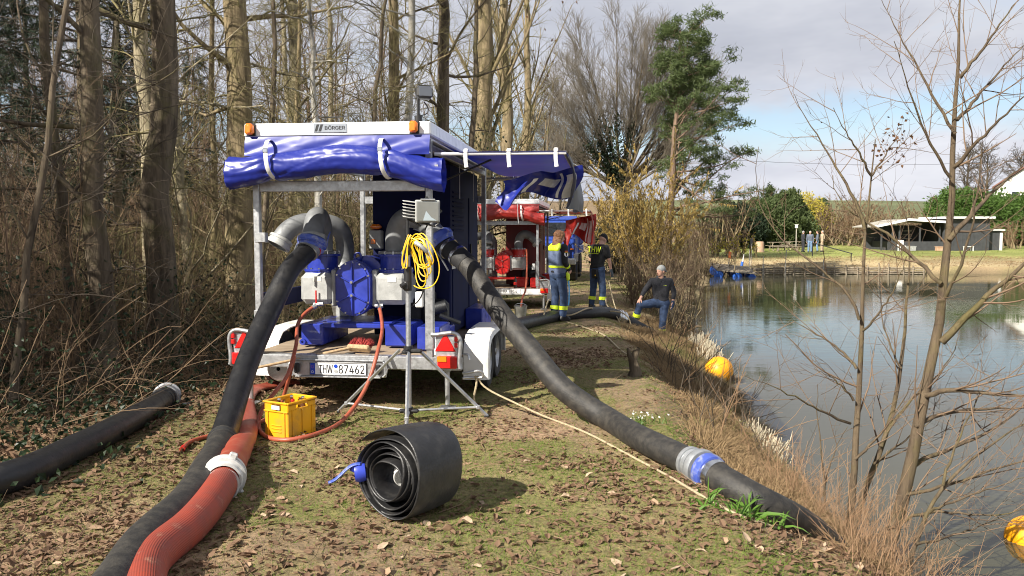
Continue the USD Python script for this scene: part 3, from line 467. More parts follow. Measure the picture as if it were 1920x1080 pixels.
MI('catkin', [(.52, .38, .12), (.64, .48, .18), (.72, .58, .27)], .7, .4); MI('yellow_leaf', [(.45, .38, .06), (.58, .50, .10), (.66, .58, .18)], .7, .35)

def tubes(pts, rad, n):
    """many polylines (N,k,3) with radii (N,k) as n-sided tubes"""
    pts = np.asarray(pts, float); N, k = pts.shape[:2]
    if N == 0: return np.zeros((0, 3)), np.zeros((0, 3), int)
    t = np.gradient(pts, axis=1); t /= np.linalg.norm(t, axis=2, keepdims=True) + 1e-12
    d = pts[:, -1] - pts[:, 0]; u = np.where(np.abs(d[:, 2:]) < .8 * np.linalg.norm(d, axis=1, keepdims=True), [0, 0, 1.0], [1.0, 0, 0])[:, None]
    A = np.cross(t, u); A /= np.linalg.norm(A, axis=2, keepdims=True) + 1e-9; B = np.cross(t, A); a = np.arange(n) * 2 * PI / n
    v = pts[:, :, None] + rad[:, :, None, None] * (np.cos(a)[None, None, :, None] * A[:, :, None] + np.sin(a)[None, None, :, None] * B[:, :, None])
    i, j = np.meshgrid(np.arange(k - 1), np.arange(n), indexing='ij')
    q = np.stack([i * n + j, (i + 1) * n + j, (i + 1) * n + (j + 1) % n, i * n + (j + 1) % n], -1).reshape(-1, 4)
    f = (tri(q)[None] + (np.arange(N) * k * n)[:, None, None]).reshape(-1, 3)
    return v.reshape(-1, 3), f
def perp(T, az):
    u = np.where(np.abs(T[..., 2:]) < .9, [0, 0, 1.0], [1.0, 0, 0]); a = np.cross(T, u); a /= np.linalg.norm(a, axis=-1, keepdims=True) + 1e-9
    return np.cos(az)[..., None] * a + np.sin(az)[..., None] * np.cross(T, a)
def walk(rng, P, D, L, R, k, wob, grav, tip=.25):
    N = len(P); out = [P]; D = D / (np.linalg.norm(D, axis=1, keepdims=True) + 1e-9)
    for i in range(k - 1):
        D = D + rng.normal(0, wob, (N, 3)) + np.array([0, 0, grav]); D /= np.linalg.norm(D, axis=1, keepdims=True); out.append(out[-1] + D * (L / (k - 1))[:, None])
    return np.stack(out, 1), R[:, None] * np.linspace(1, tip, k)[None]
def sprout(rng, pts, rad, m, t0, t1, ang, L, k=5, wob=.12, grav=.02, rr=.55, rmax=1.0, rmin=.002, taper=.6, tip=.25, jit=.35, bias=None, power=1.0):
    """m children on every polyline: where they leave, how far they lean away, how long they are"""
    N, K = pts.shape[:2]
    if m < 1:
        sel = rng.random(N) < m; pts, rad = pts[sel], rad[sel]; N = len(pts); m = 1
    t = t0 + (t1 - t0) * ((np.arange(m)[None] + rng.random((N, m))) / m) ** power; x = t * (K - 1); i = np.minimum(x.astype(int), K - 2); w = (x - i)[..., None]; n = np.arange(N)[:, None]
    P = pts[n, i] * (1 - w) + pts[n, i + 1] * w; T = pts[n, i + 1] - pts[n, i]; T /= np.linalg.norm(T, axis=-1, keepdims=True) + 1e-9
    r = (rad[n, i] * (1 - w[..., 0]) + rad[n, i + 1] * w[..., 0]) * rr; r = np.clip(r, rmin, rmax)
    a = np.radians(ang) * (1 + jit * rng.normal(size=(N, m))); D = np.cos(a)[..., None] * T + np.sin(a)[..., None] * perp(T, rng.uniform(0, 2 * PI, (N, m)))
    if bias is not None: D = D + np.asarray(bias)
    l = L * (1 - taper * t) * rng.uniform(.6, 1.25, (N, m))
    return walk(rng, P.reshape(-1, 3), D.reshape(-1, 3), l.ravel(), r.ravel(), k, wob, grav, tip)
def trunkmesh(pts, r, n=18, seed=0, furrow=.09, flare=.5):
    t, A, B = frames(pts); a = np.arange(n) * 2 * PI / n; h = np.linalg.norm(pts - pts[0], axis=1)
    base_ = np.stack([np.cos(a)[None] * 2.2 + 0 * h[:, None], np.sin(a)[None] * 2.2 + 0 * h[:, None], h[:, None] * .7 + 0 * a[None]], -1)
    k = 1 + furrow * 2.4 * (meshkit.fbm(base_ * np.array([1.6, 1.6, .35]), 4, seed) - .5) + flare * np.exp(-h / (r[0] * 1.6))[:, None] * (1 + .5 * np.sin(a * 4 + seed))[None]
    R = r[:, None] * k
    v = (pts[:, None] + R[..., None] * (np.cos(a)[None, :, None] * A[:, None] + np.sin(a)[None, :, None] * B[:, None])).reshape(-1, 3)
    i, j = np.meshgrid(np.arange(len(pts) - 1), np.arange(n), indexing='ij')
    return v, tri(np.stack([i * n + j, i * n + (j + 1) % n, (i + 1) * n + (j + 1) % n, (i + 1) * n + j], -1).reshape(-1, 4))
def blades(P, D, L, Wd, bend=.3, rng=None, nseg=2):
    """tapered strips from P along D (unit), length L, width Wd, drooping by bend"""
    N = len(P); s = perp(D, rng.uniform(0, 2 * PI, N)); up = np.cross(s, D); V = []
    for k in range(nseg + 1):
        t = k / nseg; c = P + D * (L * t)[:, None] + (np.array([0, 0, -1.0]) * bend * (L * t * t)[:, None]); w = Wd * (1 - t) ** .7 if k < nseg else 0 * Wd
        V += [c + s * w[:, None] / 2, c - s * w[:, None] / 2] if k < nseg else [c]
    V = np.stack(V, 1); m = V.shape[1]; f = []
    for k in range(nseg - 1): f += [[2 * k, 2 * k + 1, 2 * k + 3], [2 * k, 2 * k + 3, 2 * k + 2]]
    f.append([2 * nseg - 2, 2 * nseg - 1, 2 * nseg])
    return V.reshape(-1, 3), (np.array(f)[None] + (np.arange(N) * m)[:, None, None]).reshape(-1, 3)
def leaves(P, D, L, Wd, rng, fold=.25):
    """pointed leaves as two bent halves; D the direction from stalk to tip"""
    N = len(P); s = perp(D, rng.uniform(0, 2 * PI, N)); n = np.cross(s, D); L, Wd = L[:, None], Wd[:, None]
    mid = P + D * L * .5 + n * L * fold * rng.uniform(-.6, 1, (N, 1)); tip = P + D * L
    V = np.stack([P, mid - s * Wd / 2 - n * Wd * .15, mid + s * Wd / 2 - n * Wd * .15, tip, mid + n * Wd * .08], 1)
    f = np.array([[0, 1, 4], [1, 3, 4], [0, 4, 2], [2, 4, 3]])
    return V.reshape(-1, 3), (f[None] + (np.arange(N) * 5)[:, None, None]).reshape(-1, 3)
def rdir(rng, N, up=.0):
    d = rng.normal(size=(N, 3)); d[:, 2] += up; return d / np.linalg.norm(d, axis=1, keepdims=True)
def along(rng, pts, m, t0=0.0, t1=1.0):
    N, K = pts.shape[:2]; t = rng.uniform(t0, t1, (N, m)); x = t * (K - 1); i = np.minimum(x.astype(int), K - 2); w = (x - i)[..., None]; n = np.arange(N)[:, None]
    T = pts[n, i + 1] - pts[n, i]; T /= np.linalg.norm(T, axis=-1, keepdims=True) + 1e-9
    return (pts[n, i] * (1 - w) + pts[n, i + 1] * w).reshape(-1, 3), T.reshape(-1, 3)
def stem(rng, H, r, k=14, lean=(0, 0), wob=.03, tip=.18):
    z = np.linspace(0, 1, k); p = np.stack([lean[0] * z + np.cumsum(rng.normal(0, wob, k)) * (z > 0), lean[1] * z + np.cumsum(rng.normal(0, wob, k)) * (z > 0), H * z - .15], 1)
    p -= [p[0, 0], p[0, 1], 0]
    return p, r * (1 - (1 - tip) * z ** .9)
HID = {}
def tree_parts(name, label, loc, cat, rng, st, specs, bk, tw, group=None, n=14, extra=None, rz=0.0, trunk_name='trunk', scale=None):
    """a tree: its trunk, its limbs and its twigs, grown level by level"""
    o = thing(name, label, cat, loc, rz, group, scale); p, r = st
    if p.ndim == 2: p, r = p[None], r[None]
    for a, b in zip(p, r): obj(trunk_name, trunkmesh(a, b, n, int(rng.integers(99))), LOOK[bk], o, True)
    lv = [(p, r)]; limbs, tws = [], []
    for sp in specs:
        sp = dict(sp); src = sp.pop('src', -1); sides = sp.pop('sides', 4); lim = sp.pop('limb', False); q = sprout(rng, *lv[src], **sp); lv.append(q)
        (limbs if lim else tws).append(tubes(*q, sides))
    if limbs: obj('limbs', stack(limbs), LOOK[bk], o, True, kind=None)
    if tws: obj('crown', stack(tws), LOOK[tw], o, True)
    if extra: extra(o, lv, rng)
    return o
# ---------------------------------------------------------------- wood on the left
rg = np.random.default_rng(7)
def wood_tree(seed, label, px, Y, wpx, H, bk='bark_brown', tw='twig_olive', dens=1.0, lean=(0, 0), name='woodland_tree', up=0.0, low=.12, loc=None, twin=None, blen=2.4):
    r = np.random.default_rng(seed); b = at(px, 600, Y) if loc is None else np.array([*loc, 0.0]); b[2] = hz(b[0], b[1]); rad = wpx * Y / FPX / 2
    st = stem(r, H, rad, 22, lean, .02 + rad * .12)
    sp = [dict(m=int(26 * dens), t0=low, t1=.98, ang=62, L=blen, k=7, wob=.13, grav=.03 + up, rr=.30, rmax=.05, rmin=.010, sides=5, limb=True, taper=.35), dict(m=7, t0=.15, t1=1.0, ang=48, L=blen * .42, k=5, wob=.16, grav=.01, rr=.5, rmin=.005, sides=4, taper=.4), dict(m=5, t0=.1, t1=1, ang=42, L=blen * .2, k=4, wob=.16, grav=-.01, rr=.55, rmin=.003, sides=3, taper=.3),
          dict(src=0, m=int(40 * dens), t0=.03, t1=.75, ang=70, L=blen * .75, k=8, wob=.2, grav=-.03, rr=.1, rmin=.005, rmax=.014, sides=3, taper=.2), dict(m=4, t0=.15, t1=1, ang=50, L=blen * .28, k=5, wob=.2, grav=-.02, rr=.6, rmin=.0035, sides=3, taper=.2)]
    return tree_parts(name, label, b, 'tree', r, st, sp, bk, tw, n=20)
wood_tree(1, 'dark trunk with pale bark patches nearest the left edge', 180, 9.2, 46, 15, 'bark_dark', 'twig_dark', .9, (.1, .2))
wood_tree(2, 'thick dark furrowed trunk standing alone left of the blue trailer', 303, 10.5, 58, 17, 'bark_dark', 'twig_olive', .8, (.5, .2), low=.25)
wood_tree(3, 'pale lit trunk directly behind the thick dark furrowed trunk', 287, 13.5, 34, 17, 'bark_pale', 'twig_olive', .8, (.1, 0))
wood_tree(4, 'slim mossy tree with angular side branches right of the thick dark trunk', 352, 12.5, 19, 12, 'bark_pale', 'twig_olive', 1.3, (-.2, .1), low=.06)
wood_tree(5, 'broad sunlit brown trunk rising just behind the left post of the blue trailer', 462, 13.0, 56, 18, 'bark_brown', 'twig_olive', 1.0, (.1, .1), low=.2)
wood_tree(6, 'thin dark stem leaning on the right flank of the broad sunlit trunk', 490, 12.6, 14, 10, 'bark_dark', 'twig_olive', 1.2, (.25, .2))
wood_tree(7, 'pale straight trunk left of centre above the trailer roof', 578, 17.5, 30, 17, 'bark_pale', 'twig_olive', 1.1, (-.3, .1))
wood_tree(8, 'slim pale birch leaning in view through the trailer frame', 655, 12.8, 19, 7.5, 'bark_birch', 'twig_olive', .8, (-.75, .3), low=.3, blen=1.6)
wood_tree(9, 'brown trunk of the close pair behind the trailer roof', 742, 19.5, 27, 19, 'bark_brown', 'twig_olive', 1.2, (.1, 0))
wood_tree(10, 'white spotted birch trunk of the close pair behind the trailer roof', 770, 18.8, 19, 18, 'bark_birch', 'twig_olive', 1.0, (.25, .1))
wood_tree(11, 'dark ivy grown trunk behind the black roof lamp', 828, 20.5, 30, 19, 'bark_dark', 'twig_olive', 1.2, (.05, .1))
wood_tree(12, 'forked mossy tree with a branch rising to the right behind the roof lamp', 868, 22.0, 16, 12, 'bark_dark', 'twig_olive', 1.3, (.6, .1))
wood_tree(13, 'thin pole tree between the broad trunk and the pale straight trunk', 532, 16.0, 11, 12, 'bark_brown', 'twig_olive', 1.2, (.5, .2))
wood_tree(14, 'thin crooked tree just left of the close pair of trunks', 680, 16.5, 13, 11, 'bark_dark', 'twig_olive', 1.5, (.9, .1), low=.08)
wood_tree(15, 'grey stem with reddish twigs between the left edge and the thick dark trunk', 226, 15.0, 17, 14, 'bark_pale', 'twig_red', 1.0, (.3, .1))
wood_tree(16, 'slender stem left of the pale straight trunk', 548, 21.0, 14, 15, 'bark_pale', 'twig_red', 1.1, (-.3, .1))
wood_tree(17, 'reddish twigged tree above the middle of the trailer roof', 628, 23.0, 15, 15, 'bark_pale', 'twig_red', 1.3, (.4, .1))
wood_tree(18, 'leaning dark trunk crossing the top left corner', 18, 7.6, 15, 11, 'bark_dark', 'twig_dark', .7, (1.1, 1.0))
wood_tree(19, 'dark crooked stem beside the pale patched trunk', 140, 9.6, 24, 12, 'bark_dark', 'twig_dark', .9, (-.5, .2))
wood_tree(20, 'slim sunlit stem between thick dark trunk and mossy slim tree', 330, 18.0, 15, 15, 'bark_pale', 'twig_brown', 1.1, (.2, 0))
wood_tree(21, 'thin upright tree right of the mossy slim tree', 398, 17.0, 14, 14, 'bark_brown', 'twig_brown', 1.2, (.3, .1))
# poplars with many upright shoots
def poplar(seed, label, px, Y, wpx, H, spread=1.0, leafy=False):
    r = np.random.default_rng(seed); b = at(px, 600, Y); b[2] = hz(b[0], b[1]); rad = wpx * Y / FPX / 2
    st = stem(r, H, rad, 20, (0, 0), .04)
    sp = [dict(m=34, t0=.05, t1=.95, ang=24, L=4.6 * spread, k=8, wob=.06, grav=.06, rr=.3, rmax=.07, rmin=.014, sides=5, limb=True, taper=.5), dict(m=9, t0=.15, t1=1, ang=30, L=1.5 * spread, k=5, wob=.1, grav=.05, rr=.5, rmin=.006, sides=4), dict(m=4, t0=.2, t1=1, ang=30, L=.6, k=4, wob=.12, grav=.03, rr=.6, rmin=.004, sides=3),
          dict(src=0, m=70, t0=.02, t1=.55, ang=45, L=1.5, k=5, wob=.16, grav=.06, rr=.06, rmin=.006, rmax=.012, sides=3, taper=.1), dict(m=4, t0=.1, t1=1, ang=40, L=.5, k=4, wob=.2, grav=.02, rr=.6, rmin=.004, sides=3)]
    def ivy(o, lv, r):
        P, T = along(r, lv[0][0], 700, .0, .3); P = P + rdir(r, len(P)) * np.abs(r.normal(rad, .25, (len(P), 1))); obj('ivy', leaves(P, rdir(r, len(P), .2), r.uniform(.06, .13, len(P)), r.uniform(.05, .1, len(P)), r), LOOK['leaf_dark'], o, kind='stuff')
        if leafy:
            P, T = along(r, lv[2][0], 3, .3, 1); k = r.random(len(P)) < .35; P = P[k]; obj('leaves', leaves(P, rdir(r, len(P), -.6), r.uniform(.08, .15, len(P)), r.uniform(.05, .09, len(P)), r), LOOK['leaf_brown'], o, kind='stuff')
    return tree_parts('poplar', label, b, 'tree', r, st, sp, 'bark_brown', 'twig_olive', n=20, extra=ivy)
poplar(31, 'tall poplar with upright shoots and ivy right of the black roof lamp', 905, 24.0, 44, 18, 1.0)
poplar(32, 'poplar with upright shoots behind the tall ivy poplar', 948, 28.5, 30, 17, .9)
poplar(33, 'poplar keeping brown leaves at the right end of the tree row', 985, 31.0, 22, 16, 1.0, True)
# bare slim tree between the poplar row and the broad bare tree
def slim(seed, label, px, Y, H, lean=(0, 0), tw='twig_grey'):
    r = np.random.default_rng(seed); b = at(px, 600, Y); b[2] = hz(b[0], b[1])
    st = stem(r, H, .10, 14, lean, .05)
    sp = [dict(m=16, t0=.2, t1=.95, ang=38, L=3.4, k=7, wob=.09, grav=.05, rr=.4, rmax=.05, rmin=.016, sides=5, limb=True, taper=.5), dict(m=8, t0=.15, t1=1, ang=36, L=1.3, k=5, wob=.12, grav=.03, rr=.5, rmin=.009, sides=3), dict(m=5, t0=.15, t1=1, ang=36, L=.55, k=4, wob=.12, grav=.01, rr=.6, rmin=.006, sides=3)]
    return tree_parts('bare_tree', label, b, 'tree', r, st, sp, 'bark_dark', tw, n=12)
slim(41, 'slim bare tree left of the broad fan shaped bare tree', 1012, 38, 9.0, (.8, 0)); slim(42, 'small bare tree just behind the side awning of the blue trailer', 1045, 42, 7.5, (.5, 0))
# broad bare tree: many limbs fan out from a low ivy clad base
r = np.random.default_rng(51); b = at(1165, 480, 53.0); b[2] = hz(b[0], b[1]) - .1
NF = 34; az = np.radians(np.linspace(-64, 60, NF) + r.normal(0, 3, NF)); P0 = np.stack([np.sin(az) * .45, r.normal(0, .25, NF), 4.3 + r.uniform(0, .9, NF)], 1)
D0 = np.stack([np.sin(az), r.normal(0, .30, NF), np.cos(az)], 1); Ls = (10.0 - 4.2 * (np.abs(az) / 1.08) ** 1.4) * r.uniform(.9, 1.04, NF)
fan = walk(r, P0, D0, Ls, r.uniform(.07, .12, NF), 14, .035, .008, .14)
T = thing('broad_bare_tree', 'broad fan shaped bare tree with ivy at its fork beside the pine', 'tree', b)
obj('trunk', trunkmesh(np.array([[0, 0, -.2], [0, 0, 1.2], [.05, 0, 2.6], [.05, 0, 4.0], [.0, 0, 5.4]]), np.array([.5, .45, .42, .44, .25]), 16, 3), LOOK['bark_dark'], T, True); obj('limbs', tubes(*fan, 7), LOOK['bark_dark'], T, True)
l2 = sprout(r, *fan, m=24, t0=.22, t1=.99, ang=27, L=3.6, k=7, wob=.06, grav=.012, rr=.45, rmin=.018, rmax=.05, taper=.55); l3 = sprout(r, *l2, m=8, t0=.15, t1=1, ang=30, L=1.45, k=5, wob=.08, grav=.01, rr=.55, rmin=.011); l4 = sprout(r, *l3, m=5, t0=.15, t1=1, ang=28, L=.6, k=4, wob=.1, grav=.02, rr=.6, rmin=.0075, taper=.3)
obj('crown', stack([tubes(*l2, 4), tubes(*l3, 3), tubes(*l4, 3)]), LOOK['twig_grey'], T, True)
P, _ = along(r, fan[0][8:18], 420, 0, .45); P += rdir(r, len(P)) * np.abs(r.normal(0, .28, (len(P), 1))); obj('ivy', leaves(P, rdir(r, len(P), .1), r.uniform(.12, .22, len(P)), r.uniform(.10, .18, len(P)), r), LOOK['leaf_dark'], T, kind='stuff')
# pine: long bare trunk, clumps of needles at the ends of the limbs, mostly on the right
r = np.random.default_rng(52); b = at(1252, 480, 43.0); b[2] = hz(b[0], b[1])
T = thing('pine_tree', 'tall pine with needle clumps mostly on its right side', 'tree', b); p, rr_ = stem(r, 12.4, .24, 18, (.5, 0), .05)
obj('trunk', trunkmesh(p, rr_, 14, 5, flare=.2), LOOK['bark_pine'], T, True)
cl, twp = [], []
for side, m, t0, t1, L, ang in ((1, 46, .22, .985, 5.8, 72), (-1, 16, .64, .985, 2.8, 58)):
    q = sprout(r, p[None], rr_[None], m=m, t0=t0, t1=t1, ang=ang, L=L, k=7, wob=.07, grav=.03, rr=.35, rmax=.08, rmin=.02, taper=.62)
    d = q[0] - q[0][:, :1]; d[..., 0] = np.abs(d[..., 0]) * side; d[..., 1] *= .75; q = (q[0][:, :1] + d, q[1]); q2 = sprout(r, *q, m=8, t0=.3, t1=1, ang=42, L=1.1, k=4, wob=.12, grav=.06, rr=.5, rmin=.012); twp += [tubes(*q, 5), tubes(*q2, 3)]
    for (pp, keep) in ((q2[0], .75 if side > 0 else .55), (q[0], .9)):
        k = pp[:, -1][r.random(len(pp)) < keep]; cl.append(k)
obj('limbs', stack(twp), LOOK['bark_pine'], T, True); cl = np.vstack(cl)
P = np.repeat(cl, 64, 0); D = rdir(r, len(P), .55); P = P - D * .1 + r.normal(0, .13, P.shape) * [1.3, 1.3, .7]; obj('crown', blades(P, D, r.uniform(.20, .38, len(P)), r.uniform(.035, .06, len(P)), .15, r, 1), LOOK['needle_pine'], T, kind='stuff')
# spruces: the dark edge of the wood, some of them left of the picture
def spruce(seed, label, loc, H, R, rz=0, near=1.0):
    r = np.random.default_rng(seed); T = thing('spruce', label, 'tree', (*loc, g0(*loc)), rz); p, rr_ = stem(r, H, H * .014, 14, (0, 0), .02, .1); obj('trunk', trunkmesh(p, rr_, 12, seed), LOOK['bark_dark'], T, True)
    q = sprout(r, p[None], rr_[None], m=int(H * 11), t0=.06, t1=.985, ang=88, L=R, k=7, wob=.05, grav=-.025, rr=.25, rmax=.03, rmin=.007, taper=.88, jit=.12)
    q2 = sprout(r, *q, m=8, t0=.15, t1=1, ang=52, L=R * .34, k=4, wob=.08, grav=-.07, rr=.5, rmin=.004, taper=.5)
    obj('limbs', stack([tubes(*q, 4), tubes(*q2, 3)]), LOOK['twig_dark'], T, True)
    P, t = along(r, q2[0], int(46 * near), .05, 1); D = t * .7 + rdir(r, len(P), -.35) * .8; D /= np.linalg.norm(D, axis=1, keepdims=True); obj('crown', blades(P, D, r.uniform(.07, .18, len(P)), r.uniform(.008, .018, len(P)) , .2, r, 1), LOOK['needle_dark'], T, kind='stuff'); return T
sA = spruce(61, 'dark spruce standing behind the pale patched trunk', (-7.5, 14.6), 12, 2.3)
copy(sA, 'dark spruce deep behind the brambles between left edge and thick trunk', (-9.6, 16.5, g0(-9.6, 16.5)), 2.0, scale=.7); copy(sA, 'dark spruce seen low between the thick dark trunk and the mossy slim tree', (-9.2, 24, g0(-9.2, 24)), 4.0, scale=.62)
copy(sA, 'dark spruce at the left edge above the brambles', (-6.9, 11.0, g0(-6.9, 11.0)), 3.1, scale=.62); copy(sA, 'dark spruce left behind the thick dark trunk', (-8.3, 17.5, g0(-8.3, 17.5)), 5.1, scale=.75); copy(sA, 'dark spruce cut by the left edge of the picture', (-6.6, 7.6, g0(-6.6, 7.6)), 1.2, scale=.8)
for k, (x, y, s) in enumerate(((-11.7, 3.1, .9), (-13.4, -.5, 1.0))): copy(sA, ['spruce outside the left edge level with the rolled hose', 'spruce outside the left edge behind the viewer'][k], (x, y, g0(x, y)), 1.7 * k, group='spruces left of the picture', scale=s)
# undergrowth that fills the wood: brushwood and saplings
def brush(seed, H, n, tw, lv3=True, wob=.1, spread=.5, leaf=None):
    r = np.random.default_rng(seed); P0 = r.normal(0, spread * .5, (n, 3)) * [1, 1, 0]; D0 = np.stack([r.normal(0, .28, n), r.normal(0, .28, n), np.ones(n)], 1)
    a = walk(r, P0, D0, H * r.uniform(.5, 1.05, n), r.uniform(.010, .024, n), 9, wob, .02, .25); b1 = sprout(r, *a, m=9, t0=.1, t1=1, ang=45, L=H * .28, k=5, wob=.14, grav=.02, rr=.55, rmin=.005, taper=.5); c = sprout(r, *b1, m=5, t0=.1, t1=1, ang=40, L=H * .11, k=4, wob=.14, grav=0, rr=.6, rmin=.004)
    return stack([tubes(*a, 4), tubes(*b1, 3), tubes(*c, 3)])
def instancer(name, protos, places, label=None, cat=None, parent=None):
    """uncountable growth: (x, y, z, angle, scale, which)"""
    pi = UsdGeom.PointInstancer.Define(stage, path(name, parent)); rel = []
    for k, (m, mt) in enumerate(protos): rel.append(usdkit.mesh(stage, f'{pi.GetPath()}/kind_{k}', m, mt, True).GetPath())
    pi.CreatePrototypesRel().SetTargets(rel); A = np.array(places, float)
    pi.CreatePositionsAttr(Vt.Vec3fArray.FromNumpy(A[:, :3].astype(np.float32))); pi.CreateProtoIndicesAttr(Vt.IntArray.FromNumpy(A[:, 5].astype(np.int32)))
    pi.CreateOrientationsAttr(Vt.QuathArray([Gf.Quath(float(math.cos(a / 2)), 0, 0, float(math.sin(a / 2))) for a in A[:, 3]])); pi.CreateScalesAttr(Vt.Vec3fArray.FromNumpy(np.repeat(A[:, 4:5], 3, 1).astype(np.float32)))
    return tag(pi.GetPrim(), label, cat, None, 'stuff')
r = np.random.default_rng(71); pl = []
while len(pl) < 380:
    y = r.uniform(9.0, 48) if len(pl) % 4 else r.uniform(8.5, 18); x = r.uniform(-.62 * y - 3, -3.2 + max(0, y - 34) * .12); ok = (x < -3.3 or y > 36) and (y > 13.5 or x < -4.3)
    if abs(x - (-1.2 + .12 * (y - 8))) < 2.2: continue
    if ok: pl.append((x, y, g0(x, y) - .05, r.uniform(0, 6.3), r.uniform(.55, 1.2) * (1 if y > 18 else .5), r.choice([0, 1, 2, 3], p=[.3, .3, .2, .2])))
instancer('undergrowth', [(brush(72, 4.5, 11, 0), LOOK['twig_olive']), (brush(73, 3.6, 13, 0), LOOK['twig_brown']), (brush(74, 7.0, 9, 0, spread=.8), LOOK['twig_red']), (brush(75, 5.5, 9, 0), LOOK['cane_tan'])], pl, 'bare brushwood filling the wood behind the tree trunks', 'undergrowth')
# far edge of the wood: taller bare saplings
pl = []
while len(pl) < 90:
    y = r.uniform(30, 62); x = r.uniform(-.66 * y - 4, -.03 * y - 2.5); pl.append((x, y, g0(x, y), r.uniform(0, 6.3), r.uniform(.8, 1.4), r.integers(0, 2)))
def sapl(seed):
    q = np.random.default_rng(seed); st = stem(q, 9, .07, 9, (.4, .2), .08); st = (st[0][None], st[1][None]); a = sprout(q, *st, m=22, t0=.12, t1=.98, ang=48, L=2.4, k=5, wob=.12, grav=.04, rr=.4, rmin=.012); b1 = sprout(q, *a, m=9, t0=.1, t1=1, ang=42, L=.9, k=4, wob=.14, grav=.01, rr=.6, rmin=.009); return stack([tubes(*st, 6), tubes(*a, 4), tubes(*b1, 3)])
instancer('distant_wood', [(sapl(76), LOOK['twig_brown']), (sapl(77), LOOK['twig_red'])], pl, 'far bare edge of the wood showing between the trunks', 'wood')
# ---------------------------------------------------------------- hoses and gear
M('hose_black', (.009, .009, .010), .42, 0, .2, 7, .25, 70, col2=(.032, .030, .027), ramp=(.55, .8), rvar=.12); M('hose_dusty', (.017, .016, .015), .6, 0, .2, 18, .4, 90, col2=(.062, .056, .046), ramp=(.42, .78))
M('hose_orange', (.25, .042, .022), .55, 0, .2, 9, .2, 90, col2=(.30, .10, .06), ramp=(.5, .75)); M('hose_thin', (.36, .085, .045), .45, 0, .15, 12, .1, 80)
LOOK['hose_woven'] = usdkit.material(stage, '/World/Looks/hose_woven', {'uv': ('attribute', {'attribute': 'st'}), 'tc': ('texture_coordinate', {}), 'mp': ('mapping', {'scale': (1, 17, 1)}), 'w': ('wave_texture', {'wave_type': 'bands', 'bands_direction': 'y', 'scale': 1.0, 'distortion': .6, 'detail': 2.0}), 'n': ('noise_texture', {'scale': 8.0, 'detail': 6.0, 'roughness': .7}),
    'rp': ('rgb_ramp', {'ramp': [(.35, (.27, .040, .020)), (.6, (.20, .038, .024)), (.72, (.32, .14, .09))]}), 'b': ('bump', {'strength': .3, 'distance': .004}), 'p': ('principled_bsdf', {'roughness': .6})},
    [('tc.uv', 'mp.vector'), ('mp.vector', 'w.vector'), ('tc.object', 'n.vector'), ('n.fac', 'rp.fac'), ('rp.color', 'p.base_color'), ('w.fac', 'b.height'), ('b.normal', 'p.normal')], surface='p.BSDF')
M('coupling_blue', (.06, .10, .42), .4, .2, .2, 12, .15, 80, col2=(.35, .37, .42), ramp=(.5, .7)); M('coupling_grey', (.42, .44, .46), .42, .55, .15, 12, .12, 80, rvar=.1); M('coupling_white', (.62, .62, .60), .45, .1, .15, 14, .15, 90)
M('crate_yellow', (.70, .34, .008), .38, 0, .1, 6, .06, 50, col2=(.34, .20, .05), ramp=(.46, .78)); M('bottle_brown', (.09, .035, .012), .12, 0, .1, 5, coat=.4); M('cap_red', (.5, .02, .015), .35)
M('rope', (.50, .41, .26), .9, 0, .2, 60, .6, 260); M('cable_yellow', (.80, .50, .02), .4, 0, .08, 20); M('buoy', (.86, .36, .006), .45, 0, .06, 3, .05, 30, col2=(.82, .33, .008), rvar=.08); M('bristle', (.38, .04, .035), .8); M('black_plastic', (.02, .02, .021), .42, 0, .1, 9, .08, 60)
M('steel_bucket', (.45, .45, .44), .4, .7, .15, 12, .1, 60)
def uvtube(p, r, n, flat=None):
    v, f = tube(p, r, n, False, flat); return v, f
def bands(P, i, prof, n=28, back=False):
    """collar of the given profile round the hose at sample i"""
    d = P[min(i + 1, len(P) - 1)] - P[max(i - 1, 0)]; return lathe(prof, n, P[i], d)
def lever(P, i, off, d2, L=.20, w=.012):
    p = P[i] + np.asarray(off); e = np.asarray(d2, float); return tube(spline([p, p + e * L * .35 + np.array([0, 0, .02]), p + e * L * .7 + np.array([0, 0, .015]), p + e * L], 14), np.linspace(w, w * .8, 14), 8, flat=(np.full(14, 1.6), np.full(14, .6)))
def on_ground(pts, r):
    """pixels of the hose's middle line where it lies on the ground"""
    out = []
    for px, py in pts:
        p = gnd(px, py); w = r * FPX / p[1]; p = gnd(px, py + w * .55); q = ray(px, py) * (p[1] + r * .3) / ray(px, py)[1] + EYE
        out.append([q[0], q[1], max(hz(q[0], q[1]) + r * .92, -5)])
    return out
# left suction hose: from the elbow down to the ground and past the camera
pts = [W(-.455, .49, 1.515), W(-.47, .44, 1.44)] + [at(*a).tolist() for a in ((548, 500, 7.60), (520, 552, 7.38), (492, 612, 7.10), (462, 685, 6.72), (436, 765, 6.25), (414, 832, 5.80))] + on_ground([(388, 890), (345, 960), (272, 1030)], .097) + [[-1.68, 3.3, .10], [-1.75, 2.6, .12]]
P = spline(pts, 130); T = thing('suction_hose', 'thick black suction hose from the left elbow of the blue trailer to the lower left', 'hose')
i1 = int(np.argmin(np.abs(P[:, 1] - 5.85)))
obj('hose_body', tube(P[3:i1], .096, 26), LOOK['hose_black'], T, 40); obj('hose_body', tube(P[i1 - 1:], .098, 26), LOOK['hose_dusty'], T, 40, label='dusty lower length of the hose'); obj('hose_joint', bands(P, i1, [(.094, -.02), (.106, -.015), (.108, 0), (.106, .015), (.094, .02)]), LOOK['rubber'], T, 40)
